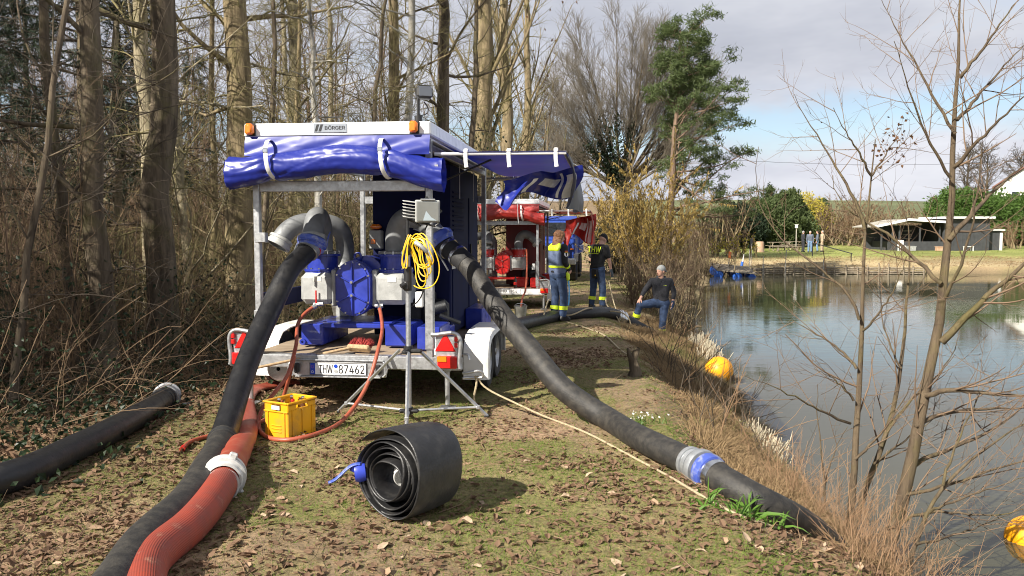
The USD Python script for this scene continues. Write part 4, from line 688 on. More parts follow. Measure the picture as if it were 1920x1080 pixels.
obj('coupling', bands(P, 1, [(.10, -.05), (.135, -.045), (.148, -.03), (.148, .0), (.14, .01), (.142, .02), (.13, .03), (.13, .055), (.10, .06)]), LOOK['coupling_blue'], T, 40); obj('collar', bands(P, 4, [(.09, -.03), (.110, -.03), (.110, .03), (.09, .03)]), LOOK['coupling_grey'], T, 40); obj('red_ring', bands(P, 3, [(.095, -.008), (.114, -.006), (.114, .006), (.095, .008)]), LOOK['lamp_red'], T, 40)
obj('lever', lever(P, 1, (-.14, 0, .0), (-.25, -.15, -.95), .24), LOOK['coupling_grey'], T, 40); obj('lever', lever(P, 1, (.14, 0, -.02), (.25, -.1, .8), .16), LOOK['coupling_blue'], T, 40)
# right suction hose: from the right elbow across the bank into the pond
air = [W(.715, .75, 1.55), W(.765, .735, 1.49)] + [at(*a).tolist() for a in ((872, 492, 7.80), (905, 538, 7.62), (950, 602, 7.36), (1000, 662, 7.08), (1060, 732, 6.78))]
pts = air + on_ground([(1130, 790), (1205, 836), (1290, 876), (1360, 916), (1425, 952)], .097) + (lambda p: [[p[0] + .28, p[1] + .12, g0(p[0] + .28, p[1] + .12) + .05], [2.75, p[1] + .3, -1.12], [3.1, p[1] + .45, -1.4]])(gnd(1462, 984))
P = spline(pts, 130); T = thing('suction_hose', 'thick dusty suction hose from the right elbow down the bank into the pond', 'hose'); ic = int(np.argmin(np.abs(P[:, 0] - gnd(1305, 885)[0])))
HOSE = P[45:, :2].copy(); obj('hose_body', tube(P[3:12], .099, 26), LOOK['rubber'], T, 40, label='black rubber sleeve at the upper end'); obj('hose_body', tube(P[11:ic], .095, 26), LOOK['hose_dusty'], T, 40); obj('hose_body', tube(P[ic:], .095, 26), LOOK['hose_dusty'], T, 40)
obj('coupling', bands(P, 1, [(.10, -.06), (.13, -.05), (.152, -.03), (.152, .02), (.14, .03), (.13, .06), (.10, .06)]), LOOK['coupling_blue'], T, 40)
for k in (5, 8): obj('hose_clamp', bands(P, k, [(.094, -.016), (.107, -.016), (.109, 0), (.107, .016), (.094, .016)]), LOOK['chrome'], T, 40)
obj('lever', lever(P, 1, (-.13, -.03, .02), (-.55, -.2, .4), .2), LOOK['coupling_grey'], T, 40); obj('lever', lever(P, 2, (-.06, -.12, -.08), (.55, -.15, -.75), .26), LOOK['coupling_grey'], T, 40)
cc = obj('hose_coupling', bands(P, ic, [(.09, -.14), (.106, -.14), (.108, -.125), (.106, -.11), (.097, -.108), (.097, -.088), (.110, -.085), (.110, -.055), (.097, -.052), (.097, -.03), (.124, -.03), (.128, 0), (.122, .02), (.095, .025)]), LOOK['coupling_grey'], T, 40)
obj('coupling_ring', bands(P, ic + 1, [(.094, .0), (.120, .0), (.123, .04), (.116, .07), (.094, .075)]), LOOK['coupling_blue'], cc, 40); obj('hose_clamp', bands(P, ic + 3, [(.094, -.03), (.105, -.03), (.107, 0), (.105, .03), (.094, .03)]), LOOK['chrome'], cc, 40)
obj('lever', lever(P, ic, (-.08, -.12, -.06), (.75, -.25, -.38), .30), LOOK['coupling_grey'], cc, 40)
# orange layflat hose with its white coupling
pts = [W(-.92, 1.2, .06)] + [[*gnd(*a)[:2], .06] for a in ((470, 738), (458, 800), (446, 862))] + on_ground([(421, 912), (392, 960), (345, 1012), (285, 1066)], .094) + [[-1.42, 3.0, .095], [-1.45, 2.4, .095]]
P = spline(pts, 110); ic = int(np.argmin(np.abs(P[:, 1] - gnd(421, 925)[1]))); T = thing('layflat_hose', 'orange woven hose swelling from flat to round with a white coupling in the lower left', 'hose')
k = sm(0, 1, np.linspace(0, 1, ic + 1) ** 2); P[:ic + 1, 2] = np.array([g0(a, b_) for a, b_ in P[:ic + 1, :2]]) + .035 + .07 * k
obj('hose_body', tube(P[:ic + 1], .098, 26, flat=(1.18 - .2 * k, .30 + .68 * k)), LOOK['hose_orange'], T, True); o = usdkit.mesh(stage, path('hose_body', T), tube(P[ic:], .094, 32, False), LOOK['hose_woven'], True, np.stack([np.repeat(np.arange(len(P) - ic), 32), np.tile(np.arange(32) / 32, len(P) - ic)], 1))
cp = obj('hose_coupling', bands(P, ic, [(.09, -.05), (.118, -.05), (.130, -.035), (.130, -.014), (.119, -.010), (.119, .008), (.132, .012), (.132, .034), (.116, .04), (.108, .055), (.095, .06)]), LOOK['coupling_white'], T, 40)
for j in range(3): obj('binding_wire', bands(P, ic + 1, [(.092, .035 + .02 * j), (.102, .04 + .02 * j), (.092, .045 + .02 * j)]), LOOK['coupling_white'], cp, 40)
for j in range(3): obj('coupling_lug', bands(P, ic, [(.0, 0), (.0, 0)]) if False else box(P[ic] + toaxis(P[ic + 1] - P[ic - 1]) @ np.array([.138 * math.cos(j * 2.1 + .6), .138 * math.sin(j * 2.1 + .6), 0]), (.05, .05, .03), toaxis(P[ic + 1] - P[ic - 1]) @ Rz(j * 2.1 + .6), .008), LOOK['coupling_white'], cp, 30)
# black hose lying on the left with a coupling at its end
pts = on_ground([(312, 752), (270, 783), (200, 822), (110, 868), (30, 905)], .10); pts += [[pts[-1][0] - .9, pts[-1][1] - .55, .09]]; P = spline(pts, 60)
T = thing('hose_length', 'black hose lying along the bramble edge with a silver coupling at its end', 'hose'); obj('hose_body', tube(P, .099, 24), LOOK['hose_black'], T, 40)
obj('coupling', bands(P, 0, [(.06, -.09), (.118, -.09), (.130, -.07), (.130, -.045), (.114, -.04), (.114, .0), (.107, .01), (.107, .05), (.098, .05)]), LOOK['coupling_grey'], T, 40); obj('lever', lever(P, 0, (.10, .0, -.09), (.95, .1, .05), .2), LOOK['coupling_grey'], T, 40)
for j in (2, 4): obj('hose_clamp', bands(P, j, [(.098, -.012), (.108, -.01), (.108, .01), (.098, .012)]), LOOK['black_plastic'], T, 40)
# thin orange drain hose in a loop
P = spline([W(-.47, .61, .885)] + [at(*a).tolist() for a in ((562, 600, 7.85), (556, 640, 7.45), (549, 672, 7.20), (538, 705, 7.05), (505, 748, 6.80), (485, 788, 6.52))] + [[*gnd(*a)[:2], gnd(*a)[2] + .02] for a in ((497, 822), (545, 829), (600, 816))] + [at(*a).tolist() for a in ((650, 780, 6.72), (690, 718, 7.02), (708, 660, 7.18), (716, 625, 7.45))] + [W(.16, .61, .885)], 120)
T = thing('drain_hose', 'thin orange hose hanging in a loop from both pump housings around the yellow crate', 'hose'); obj('hose_body', tube(P, .0175, 12), LOOK['hose_thin'], T, 40); obj('hose_end', cyl(P[0], P[1], .022, 12), LOOK['chrome'], T, 40); obj('hose_end', cyl(P[-1], P[-2], .022, 12), LOOK['chrome'], T, 40)
P = spline([at(552, 668, 7.22).tolist(), at(541, 712, 7.3).tolist(), at(530, 748, 7.4).tolist(), [*gnd(505, 790)[:2], .03], [*gnd(440, 812)[:2], .03], [*gnd(392, 822)[:2], .025], [*gnd(342, 850)[:2], .02]], 60)
T = thing('drain_hose', 'thin orange hose end lying between the two black hoses on the left', 'hose'); obj('hose_body', tube(P, .0165, 10), LOOK['hose_thin'], T, 40); obj('hose_end', cyl(P[-2], P[-1], .02, 10), LOOK['cap_red'], T, 40)
# rolled up black layflat hose
th = np.linspace(0, 2 * PI * 6.4, 420); rr = .105 + .0222 * th / (2 * PI) - .018 * np.exp(-((th - 22) / 6.) ** 2) ; q = np.random.default_rng(5)
wob_ = 1 + (.02 + .05 * np.exp(-th / 12)) * np.sin(th * 2 + .8) + .03 * np.sin(th * 3 + 1.2 * np.sin(th * .3)) + .10 * (meshkit.noise(np.stack([th * .9, 0 * th, 0 * th], 1), 3) - .5)
wob_ = wob_ + .045 * np.exp(-((((th % (2 * PI)) - 2.95) / .38) ** 2)) + .05 * np.sin(th * .5 + 1.0) * np.exp(-th / 30)
sp = np.stack([rr * wob_ * np.cos(th), rr * wob_ * np.sin(th), .014 * np.sin(th * .77) + .02 * (meshkit.noise(np.stack([th * .5, 0 * th, 0 * th], 1), 9) - .5)], 1)
nrm = np.array([-.60, -.80, .0]); nrm /= np.linalg.norm(nrm); R = np.stack([np.cross([0, 0, 1.0], nrm), [0, 0, 1.0], nrm], 1)
cb = gnd(746, 978); cen = np.array([cb[0] + .05, cb[1] + .16, g0(cb[0], cb[1]) + .246])
T = thing('rolled_hose', 'rolled up black flat hose standing on the moss in front of the tripod', 'hose roll', cen)
ns_ = 16; v, f = tube(sp, 1.0, ns_, True, flat=(np.full(420, .0105), np.full(420, .185))); obj('hose_body', (v @ R.T, f), LOOK['hose_roll'] if 'hose_roll' in LOOK else M('hose_roll', (.017, .017, .018), .40, 0, .2, 10, .25, 60, col2=(.05, .048, .045), ramp=(.5, .8), rvar=.1), T, True)
c1 = R @ np.array([.040, .0, .085]); ax_ = R @ np.array([.55, -.1, .75]); cp = obj('coupling', lathe([(.03, -.12), (.058, -.12), (.062, -.09), (.058, -.08), (.058, -.05), (.063, -.045), (.063, -.015), (.056, -.01), (.056, .05), (.05, .055), (.046, .0), (.0, -.02)], 24, c1, ax_), LOOK['coupling_white'], T, 40)
obj('red_ring', lathe([(.055, -.076), (.064, -.074), (.064, -.062), (.055, -.06)], 24, c1, ax_), LOOK['lamp_red'], cp, 40); obj('blue_ring', lathe([(.055, -.115), (.067, -.112), (.067, -.085), (.055, -.082)], 24, c1, ax_), LOOK['coupling_blue'], cp, 40)
end = R @ sp[-1]; le = np.array([-.275, -.02, -.01]); l2_ = obj('outer_coupling', stack([lathe([(.02, -.035), (.05, -.035), (.058, -.01), (.052, .025), (.03, .03)], 20, le, (1, .2, .1)), tube(spline([le, le + [-.05, -.02, .03]], 4), .02, 8)]), M('coupling_blue_paint', (.03, .055, .42), .4, 0, .1, 6, .05, 40), T, 40)
obj('lever', tube(spline([le + [0, -.02, .05], le + [-.06, -.03, .035], le + [-.11, -.04, -.01], le + [-.17, -.06, -.045]], 16), .013, 8, flat=(np.full(16, 1.5), np.full(16, .7))), LOOK['coupling_blue'], l2_, 40)
# yellow bottle crate
cb = gnd(530, 823); T = thing('bottle_crate', 'yellow plastic crate with bottles standing inside the orange hose loop', 'crate', (cb[0] + .02, cb[1] + .16, g0(cb[0], cb[1] + .15) - .005), math.radians(-28))
w, d, h = .245, .31, .285; t = .012
for s in (-1, 1): obj('long_wall', stack([box((s * (w / 2 - t / 2), 0, h * .40), (t, d, h * .8), b=.004), box((s * (w / 2 - t / 2), 0, h - .015), (t, d, .03), b=.004)] + [box((s * (w / 2 - t / 2), y, h * .86), (t, d * .30, .06), b=.003) for y in (-d * .35, d * .35)] + [box((s * (w / 2 + .004), y, h * .4), (.008, .012, h * .78), b=.003) for y in (-.11, 0, .11)]), LOOK['crate_yellow'], T)
for s in (-1, 1): obj('short_wall', stack([box((0, s * (d / 2 - t / 2), h * .36), (w - .002, t, h * .72), b=.004), box((0, s * (d / 2 - t / 2), h - .012), (w - .002, t, .024), b=.004)] + [box((x, s * (d / 2 - t / 2), h * .84), (.075, t, h * .2), b=.003) for x in (-.083, .083)] + [box((x, s * (d / 2 + .004), h * .38), (.014, .01, h * .72), b=.003) for x in (-.085, .085)] + [box((0, s * (d / 2 + .003), z), (.10, .007, .008), b=.002) for z in (.05, .075, .10)] + [box((0, s * (d / 2 + .005), h * .74), (w, .012, .012), b=.003)]), LOOK['crate_yellow'], T)
obj('rim', stack([box((s * (w / 2 + .003), 0, h - .006), (.016, d + .02, .016), b=.004) for s in (-1, 1)] + [box((0, s * (d / 2 + .003), h - .0062), (w - .01, .0155, .0158), b=.004) for s in (-1, 1)]), LOOK['crate_yellow'], T); obj('floor', box((0, 0, .012), (w - .02, d - .02, .012)), LOOK['crate_yellow'], T)
obj('handle_label', box((0, -d / 2 - .0075, h * .845), (.082, .002, .032)), LOOK['sticker'], T)
cx0 = np.array([cb[0] + .02, cb[1] + .16, g0(cb[0], cb[1] + .15) + .013])
for i, (x, y) in enumerate(((-.06, .08), (.05, .09), (.055, -.03), (-.06, -.06))):
    b_ = thing('bottle', ['brown bottle at the back left inside the yellow crate', 'brown bottle at the back right inside the yellow crate', 'brown bottle with red cap at the right inside the yellow crate', 'brown bottle at the front left inside the yellow crate'][i], 'bottle', cx0 + Rz(math.radians(-28)) @ np.array([x, y, .0]), 0, 'bottles in the crate')
    obj('bottle_body', lathe([(0, 0), (.034, 0), (.036, .01), (.036, .15), (.03, .18), (.015, .215), (.013, .25), (.015, .252), (.015, .262), (0, .262)], 18), LOOK['bottle_brown'], b_, 50); obj('cap', lathe([(0, .272), (.014, .272), (.016, .262), (.0155, .255)], 14), LOOK['cap_red'] if i == 2 else LOOK['chrome'], b_, 50)
# floodlight on a tripod
tb = at(767, 770, 6.85); G = np.array([tb[0], tb[1], g0(tb[0], tb[1])]); LP = lambda px, py, dy=0.0: at(px, py, 6.85 + dy) - G
T = thing('floodlight_tripod', 'halogen floodlight on a silver tripod mast in front of the blue trailer', 'floodlight', G)
zt = LP(767, 420)[2]; zh = LP(767, 655)[2]; zb = LP(767, 770)[2]
obj('mast', stack([cyl((0, 0, zb - .02), (0, 0, LP(767, 540)[2]), .0215, 18)]), LOOK['galvanised'], T, 40); obj('mast', stack([cyl((0, 0, LP(767, 540)[2]), (0, 0, LP(767, 470)[2]), .017, 16)]), LOOK['galvanised'], T, 40); obj('mast', cyl((0, 0, LP(767, 475)[2]), (0, 0, zt + .03), .014, 14), LOOK['black_plastic'], T, 40)
obj('clamp', stack([cyl((0, 0, LP(767, 545)[2]), (0, 0, LP(767, 500)[2]), .033, 14), box((-.01, -.03, LP(767, 535)[2]), (.06, .05, .08), b=.015), cyl((-.02, -.05, LP(0, 532)[2]), (-.05, -.07, LP(0, 536)[2]), .02, 10)]), LOOK['black_plastic'], T, 40); obj('clamp', stack([cyl((0, 0, LP(767, 478)[2]), (0, 0, LP(767, 458)[2]), .028, 14), box((.01, -.025, LP(767, 468)[2]), (.05, .04, .05), b=.012)]), LOOK['black_plastic'], T, 40)
obj('hub', stack([cyl((0, 0, zh - .03), (0, 0, zh + .03), .038, 14)] + [box((.07 * math.cos(a), .07 * math.sin(a), zh - .01), (.10, .045, .035), Rz(a), .01) for a in (-.25, 1.9, 4.5)]), LOOK['black_plastic'], T, 40); obj('lower_hub', stack([cyl((0, 0, zb - .03), (0, 0, zb + .03), .034, 14)] + [box((.05 * math.cos(a), .05 * math.sin(a), zb), (.07, .045, .03), Rz(a), .01) for a in (-.2, 3.3, 4.5)]), LOOK['black_plastic'], T, 40)
for (fx, fy, dy), (kx, ky, kd) in (((914, 786, .17), (893, 764, .14)), ((634, 778, .32), (645, 765, .29)), ((762, 801, -.42), (764, 785, -.36))):
    ft = LP(fx, fy, dy); ft[2] = g0(*(ft + G)[:2]) - G[2] + .012; u = np.array([ft[0], ft[1], 0]); u /= np.linalg.norm(u); top = u * .09 + np.array([0, 0, zh - .01])
    lg = obj('leg', stack([tube(np.array([top, ft]), .0145, 4)]), LOOK['galvanised'], T); br = top + (ft - top) * .86; obj('brace', tube(np.array([u * .05 + [0, 0, zb], [br[0], br[1], br[2]]]), .011, 4), LOOK['galvanised'], T); obj('foot', box(ft - u * .01, (.04, .03, .018), b=.005), LOOK['black_plastic'], lg); obj('joint', box(br, (.035, .035, .035), b=.006), LOOK['galvanised'], lg)
hc = LP(797, 396) + np.array([.02, 0, 0]); R = Rz(.22) @ Rx(.10)
hd = obj('lamp_head', stack([move(box((0, 0, 0), (.205, .05, .185), b=.008), R, hc), move(lathe([(.128, 0), (.06, .11), (.055, .13), (0, .13)], 4, (0, .02, 0), (0, 1, 0)), R, hc)]), LOOK['cast_grey'], T)
obj('lamp_glass', move(box((0, -.027, 0), (.18, .006, .158), b=.002), R, hc), M('flood_glass', (.33, .35, .35), .12, .3, .1, 5, coat=.6), hd); obj('lamp_reflector', move(stack([lathe([(.002, -.001), (.11, .001)], 20, (0.0, -.0312, -.06), (0, -1, 0))]) if False else (np.array([[-.04, -.0306, -.075], [.075, -.0306, -.075], [.03, -.0306, -.05], [-.015, -.0306, .005]]), np.array([[0, 1, 2], [0, 2, 3]])), R, hc), M('reflector_bright', (.60, .72, .82), .2, .4, .02, 4), hd)
for k in range(6): obj('cooling_fin', move(box((-.135, .05, -.055 + .026 * k), (.13, .10, .006), Ry(.12), .002), R, hc), LOOK['coupling_white'], hd)
obj('frame_clip', move(box((0, -.02, .098), (.12, .03, .012), b=.003), R, hc), LOOK['galvanised'], hd); obj('yoke', tube(np.array([hc + [-.09, .02, -.095], hc + [-.06, .02, -.125], [0, 0, zt + .04], hc + [.06, .02, -.125], hc + [.10, .02, -.09]]), .009, 6), LOOK['black_plastic'], hd)
obj('lamp_cable', tube(spline([hc + [.02, .08, -.08], LP(795, 445) + [0, .02, 0], LP(800, 475), LP(798, 520), LP(790, 555), [.02, .02, LP(0, 575)[2]]], 24), .006, 6), LOOK['black_plastic'], T, 40)
# yellow cable in coils over the mast
T = thing('cable_coil', 'yellow extension cable hanging in coils from the tripod mast', 'cable'); q = np.random.default_rng(11); loop = []
for k in range(7):
    x0, x1, yt, yb_ = (784 + q.uniform(-8, 8), q.uniform(30, 52), 436 + q.uniform(0, 22), 540 - q.uniform(0, 45)); sgn = 1 if k % 2 else -1
    cxk = 778 + k * 1.8; wd = q.uniform(10, 26)
    for a in np.linspace(0, 2 * PI, 9)[:-1]: loop.append(at(cxk + wd * math.sin(a) + (12 if math.cos(a) < 0 else 0), (yt + yb_) / 2 - (yb_ - yt) / 2 * math.cos(a), 6.78 - .05 * math.sin(a) - .004 * k))
loop += [at(*a) for a in ((800, 450, 6.72), (815, 470, 6.70), (824, 505, 6.70), (812, 535, 6.70), (790, 541, 6.72), (776, 535, 6.74))]
obj('cable', tube(spline(np.array(loop), 480), .005, 7), LOOK['cable_yellow'], T, 40)
for k in range(2): obj('cable', tube(spline(np.array([at(*a) for a in ((770 - 4 * k, 440, 6.80), (760 - 2 * k, 462, 6.79), (754 + 2 * k, 495, 6.79), (756 + 5 * k, 503, 6.79), (763 + k, 470, 6.79), (772, 442, 6.8))]), 40), .005, 7), LOOK['cable_yellow'], T, 40)
obj('cable_tie', tube(spline(np.array([at(*a) for a in ((779, 455, 6.70), (790, 462, 6.68), (800, 472, 6.70))]), 30), .018, 8), LOOK['cast_grey'], T, 40)
# broom lying on the deck
p0, p1 = W(-.80, -.16, .375), W(.02, .20, .535); T = thing('broom', 'red bristled broom lying on the trailer deck with its handle over the edge', 'broom'); obj('handle', tube(np.array([p0, (p0 + p1) / 2, p1]), .0125, 10), LOOK['wood_tan'], T, 40)
bd = p1 + _r * .06 + np.array([0, 0, -.01]); RB = Rz(RZ - .25) @ Rx(.75); obj('head', box(bd, (.23, .045, .075), RB, .01), LOOK['wood_tan'], T)
q = np.random.default_rng(3); n = 420; l0 = np.stack([q.uniform(-.11, .11, n), np.full(n, .02), q.uniform(-.03, .035, n)], 1); D = np.stack([q.normal(0, .12, n), np.ones(n), q.normal(.0, .12, n)], 1); D /= np.linalg.norm(D, axis=1, keepdims=True)
obj('bristles', blades(bd + l0 @ RB.T, D @ RB.T, np.full(n, .10), np.full(n, .007), .1, q, 1), LOOK['bristle'], T)
obj('dirt_lump', (lambda m: (np.array(m.vertices) * [.05, .03, .012] + W(.02, .12, .486), np.array(m.faces)))(trimesh.creation.icosphere(2)), LOOK['black_plastic'], None, True, 'small dark strap end lying on the deck before the broom', 'strap')
# ropes
def rope(label, pts, r=.012, n=70): T = obj('rope', tube(spline(np.array(pts), n), r, 8), LOOK['rope'], None, 40, label, 'rope')
G_ = lambda px, py, dz=.012: (lambda p: [p[0], p[1], g0(p[0], p[1]) + dz])(gnd(px, py))
rope('long rope running from the trailer corner down the bank beside the right hose', [W(1.2, .14, .30).tolist(), at(905, 722, 7.35).tolist(), at(950, 748, 7.22).tolist(), at(1010, 776, 7.0).tolist()] + [G_(*a) for a in ((1085, 808), (1140, 835), (1190, 862), (1255, 897), (1310, 930), (1375, 965), (1430, 985), (1484, 1008))], .0085)
rope('short rope end hanging from the tow loop of the blue trailer', [W(1.18, .13, .30).tolist(), W(1.19, .11, .2).tolist(), W(1.17, .12, .1).tolist(), W(1.19, .13, .04).tolist()], .010, 24)
# second suction hose behind, on the path and down the bank
pts = [G_(a, b_, .11) for a, b_ in ((960, 622), (1010, 610), (1062, 600), (1110, 596))] + [[2.18, 17.3, -.14], [2.62, 17.5, -.38], [3.0, 17.5, -.58], [3.5, 17.4, -.86], [4.1, 17.2, -1.25]]
P = spline(pts, 80); T = thing('suction_hose', 'black suction hose lying across the path behind the people and down to the water', 'hose'); obj('hose_body', tube(P, .115, 20), LOOK['hose_black'], T, 40); ic = int(np.argmin(np.abs(P[:, 0] - 2.36)))
cc = obj('coupling', bands(P, ic, [(.11, -.13), (.13, -.13), (.13, -.09), (.15, -.085), (.155, -.05), (.13, -.03), (.13, .0), (.15, .01), (.155, .05), (.13, .06), (.13, .10), (.11, .11)]), LOOK['chrome'], T, 40)
rope('light rope wound along the hose behind the people', [G_(1020, 612, .22), G_(1042, 597, .23), G_(1066, 603, .12), G_(1100, 600, .23), [1.9, 17.0, -.05], [2.2, 16.9, -.05], [2.45, 16.8, -.3]], .014, 60)
rope('slack rope curving over the dry grass below the people', [G_(*a) for a in ((1062, 605), (1085, 612), (1120, 624), (1145, 640), (1160, 655), (1180, 668))], .014); rope('rope held by the bent over man and falling to the hose', [at(1142, 528, 18.7).tolist(), at(1146, 548, 18.4).tolist(), at(1155, 580, 17.6).tolist(), at(1163, 600, 17.2).tolist()], .012, 30)
rope('rope falling in a loose curve beside the hose coupling', [at(1136, 560, 18.2).tolist(), at(1140, 575, 17.8).tolist(), at(1155, 592, 17.2).tolist(), at(1166, 612, 16.9).tolist(), G_(1178, 622)], .012, 30)
# bucket under the red trailer with a pole in it
bb = G_(976, 600, 0); T = thing('bucket', 'grey metal bucket standing behind the red trailer', 'bucket', bb); obj('bucket_body', lathe([(0, .01), (.10, 0), (.13, .27), (.137, .28), (.126, .275), (.095, .015)], 24), LOOK['steel_bucket'], T, 40); obj('handle', tube(spline([(-.13, 0, .26), (-.09, -.05, .32), (.05, -.06, .33), (.13, 0, .26)], 16), .006, 6), LOOK['chrome'], T)
P = spline([np.array(bb) + [0, 0, .1], np.array(bb) + [.02, .02, .35], at(985, 545, 17.6), at(988, 500, 18.6), at(987, 468, 19.2)], 40); obj('drain_hose', tube(P, .02, 8), LOOK['hose_thin'], None, 40, 'thin orange hose dropping from the red pump into the bucket', 'hose')
# buoys
def buoy(px, py, rpx, Y, label):
    c = at(px, py, Y); rb = rpx * Y / FPX; T = thing('buoy', label, 'buoy', c); m = trimesh.creation.icosphere(4, rb); v = np.array(m.vertices); obj('ball', (v * [1, 1, .97], np.array(m.faces)), LOOK['buoy'], T, True); obj('seam', lathe([(rb * .998, -.006), (rb * 1.006, 0), (rb * .998, .006)], 48), LOOK['buoy'], T, True)
    obj('eye', tube([(0, .0, rb * .97 * -1), (0, .04, -rb * 1.12), (0, -.04, -rb * 1.12), (0, 0, -rb * .97)], .012, 6), LOOK['black_plastic'], T)
buoy(1348, 694, 26.5, 14.2, 'orange yellow ball buoy floating close to the bank'); buoy(1934, 1011, 46, 6.9, 'orange yellow ball buoy cut by the right edge of the picture')
bt = np.array(o2) + np.array([.28, .05, .48]); T = thing('bottle', 'red labelled drink bottle on the deck of the red trailer', 'bottle', bt); obj('bottle_body', lathe([(0, 0), (.04, 0), (.043, .02), (.04, .09), (.043, .17), (.03, .22), (.013, .26), (.013, .285), (0, .285)], 16), M('cola', (.03, .012, .008), .1, coat=.5), T, 50); obj('band', lathe([(.0425, .09), (.0445, .1), (.0445, .15), (.0425, .16)], 16), LOOK['cap_red'], T, 50)
# blue truck facing us beyond the red trailer
M('truck_blue', (.02, .06, .32), .35, 0, .12, 4, .04, 30, coat=.4); M('windscreen', (.03, .035, .04), .06, 0, .2, 2, coat=.8); M('canvas_blue', (.025, .05, .26), .6, 0, .15, 3, .2, 20)
T = thing('truck', 'blue off road truck with grey bumper facing us behind the red trailer', 'truck', (1.42, 33.0, base(33) + .0), math.radians(-8)); S = lambda x, y, z, sx, sy, sz, b=.02: box((x, y, z), (sx, sy, sz), b=b)
cab = obj('cab', stack([S(0, 1.5, 1.35, 2.2, 2.4, .9, .06), S(0, 1.75, 2.1, 2.1, 1.7, .75, .08), S(0, .5, 1.25, 1.7, .9, .8, .08)]), LOOK['truck_blue'], T, 35); obj('windscreen', S(0, .885, 2.12, 1.85, .03, .56, .01), LOOK['windscreen'], cab); obj('side_window', S(1.06, 1.7, 2.12, .03, .9, .5, .01), LOOK['windscreen'], cab); obj('cab_roof', S(0, 1.78, 2.52, 2.0, 1.6, .09, .04), LOOK['truck_blue'], cab, 35)
obj('grille', stack([S(0, .035, 1.2, 1.2, .03, .5, .01)] + [S(0, .015, 1.02 + .08 * k, 1.1, .03, .02, .004) for k in range(6)]), LOOK['black_paint'], cab); obj('bumper', S(0, .05, .82, 2.3, .28, .26, .04), LOOK['galvanised'], T, 35)
for s in (-1, 1): obj('headlight', lathe([(0, .0), (.10, .0), (.11, .03)], 18, (s * .8, .02, 1.12), (0, -1, 0)), LOOK['flood_glass'], cab); obj('indicator', S(s * .98, .25, 1.32, .12, .08, .07, .01), LOOK['lamp_orange'], cab); obj('mudguard', stack([S(s * 1.0, .95, 1.12, .45, 1.2, .05), S(s * 1.0, .33, .97, .45, .05, .32)]), LOOK['galvanised'], T); obj('mirror', S(s * 1.28, .95, 2.0, .16, .05, .36), LOOK['black_paint'], cab)
for y in (.95, 4.0):
    for s in (-1, 1): t = obj('wheel', lathe([(.26, -.16), (.48, -.17), (.55, -.12), (.56, 0), (.55, .12), (.48, .17), (.26, .16)], 30, (s * .98, y, .56), (s, 0, 0)), LOOK['tyre'], T, 40); obj('rim', lathe([(0, .05), (.1, .1), (.2, .04), (.28, .14), (.28, -.14), (0, -.1)], 24, (s * .98, y, .56), (s, 0, 0)), LOOK['truck_blue'], t, 40)
obj('canvas_body', stack([S(0, 4.3, 2.05, 2.3, 3.2, 1.3, .12)]), LOOK['canvas_blue'], T, 35); obj('load_bed', S(0, 4.3, 1.25, 2.3, 3.2, .35), LOOK['truck_blue'], T); obj('frame', stack([S(-.4, 3, .75, .1, 5.5, .16), S(.4, 3, .75, .1, 5.5, .16)]), LOOK['black_paint'], T); obj('blue_beacon', stack([cyl((-.5, 1.6, 2.55), (-.5, 1.6, 2.72), .09, 14)]), LOOK['euro_blue'], cab, 40)
# ---------------------------------------------------------------- ground cover
def off_hose(x, y):
    x, y = np.atleast_1d(x), np.atleast_1d(y); d = np.stack([x, y], -1)[:, None] - HOSE[None, ::3]; near_ = (d[..., 0] ** 2 + (d[..., 1] * np.where(d[..., 1] < 0, .55, 1.2)) ** 2).min(1)
    return ((near_ > .19 ** 2) | (x > 2.12)) * 1.0
MI('grass', [(.13, .19, .03), (.20, .27, .05), (.29, .29, .09), (.40, .34, .17)], .7, .3); MI('litter', [(.17, .105, .065), (.36, .24, .16), (.47, .345, .24), (.60, .48, .36)], .85, .15); MI('straw', [(.26, .18, .095), (.38, .29, .16), (.50, .41, .25), (.22, .13, .07)], .8, .2)
MI('sedge', [(.20, .20, .07), (.36, .32, .15), (.48, .41, .23), (.55, .48, .30)], .7, .3); MI('iris', [(.10, .20, .03), (.20, .32, .06), (.40, .42, .12)], .5, .3); MI('reed_dead', [(.30, .19, .11), (.42, .31, .19), (.52, .42, .28)], .8, .15)
r = np.random.default_rng(101)
def scatter(n, x0, x1, y0, y1, keep, pw=1.0):
    y = y0 + (y1 - y0) * r.random(n) ** pw; x = r.uniform(x0, x1, n); k = keep(x, y) > r.random(n); x, y = x[k], y[k]; return np.stack([x, y, hz(x, y)], 1)
water_ok = lambda x, y: (x < shore(np.minimum(y, 50)) - .03)
P = scatter(640000, -4.6, 2.6, 2.6, 17, lambda x, y: water_ok(x, y) * (.32 + .68 * greenmask(x, y)) * (1 - .8 * wood(x, y)) * (1 - .75 * sm(.1, .6, slope_t(x, y))), 1.7)
D = rdir(r, len(P), .9) ; D[:, 2] = np.abs(D[:, 2]); D /= np.linalg.norm(D, axis=1, keepdims=True)
s_ = .55 + .9 * np.clip(patch(P[:, 0], P[:, 1], 1.7, 61) - .2, 0, 1); obj('grass', blades(P - [0, 0, .004], D, r.uniform(.025, .065, len(P)) * s_, r.uniform(.003, .0055, len(P)), .35, r, 1), LOOK['grass'], None, False, 'short moss and grass on the path', 'grass', None, 'stuff')
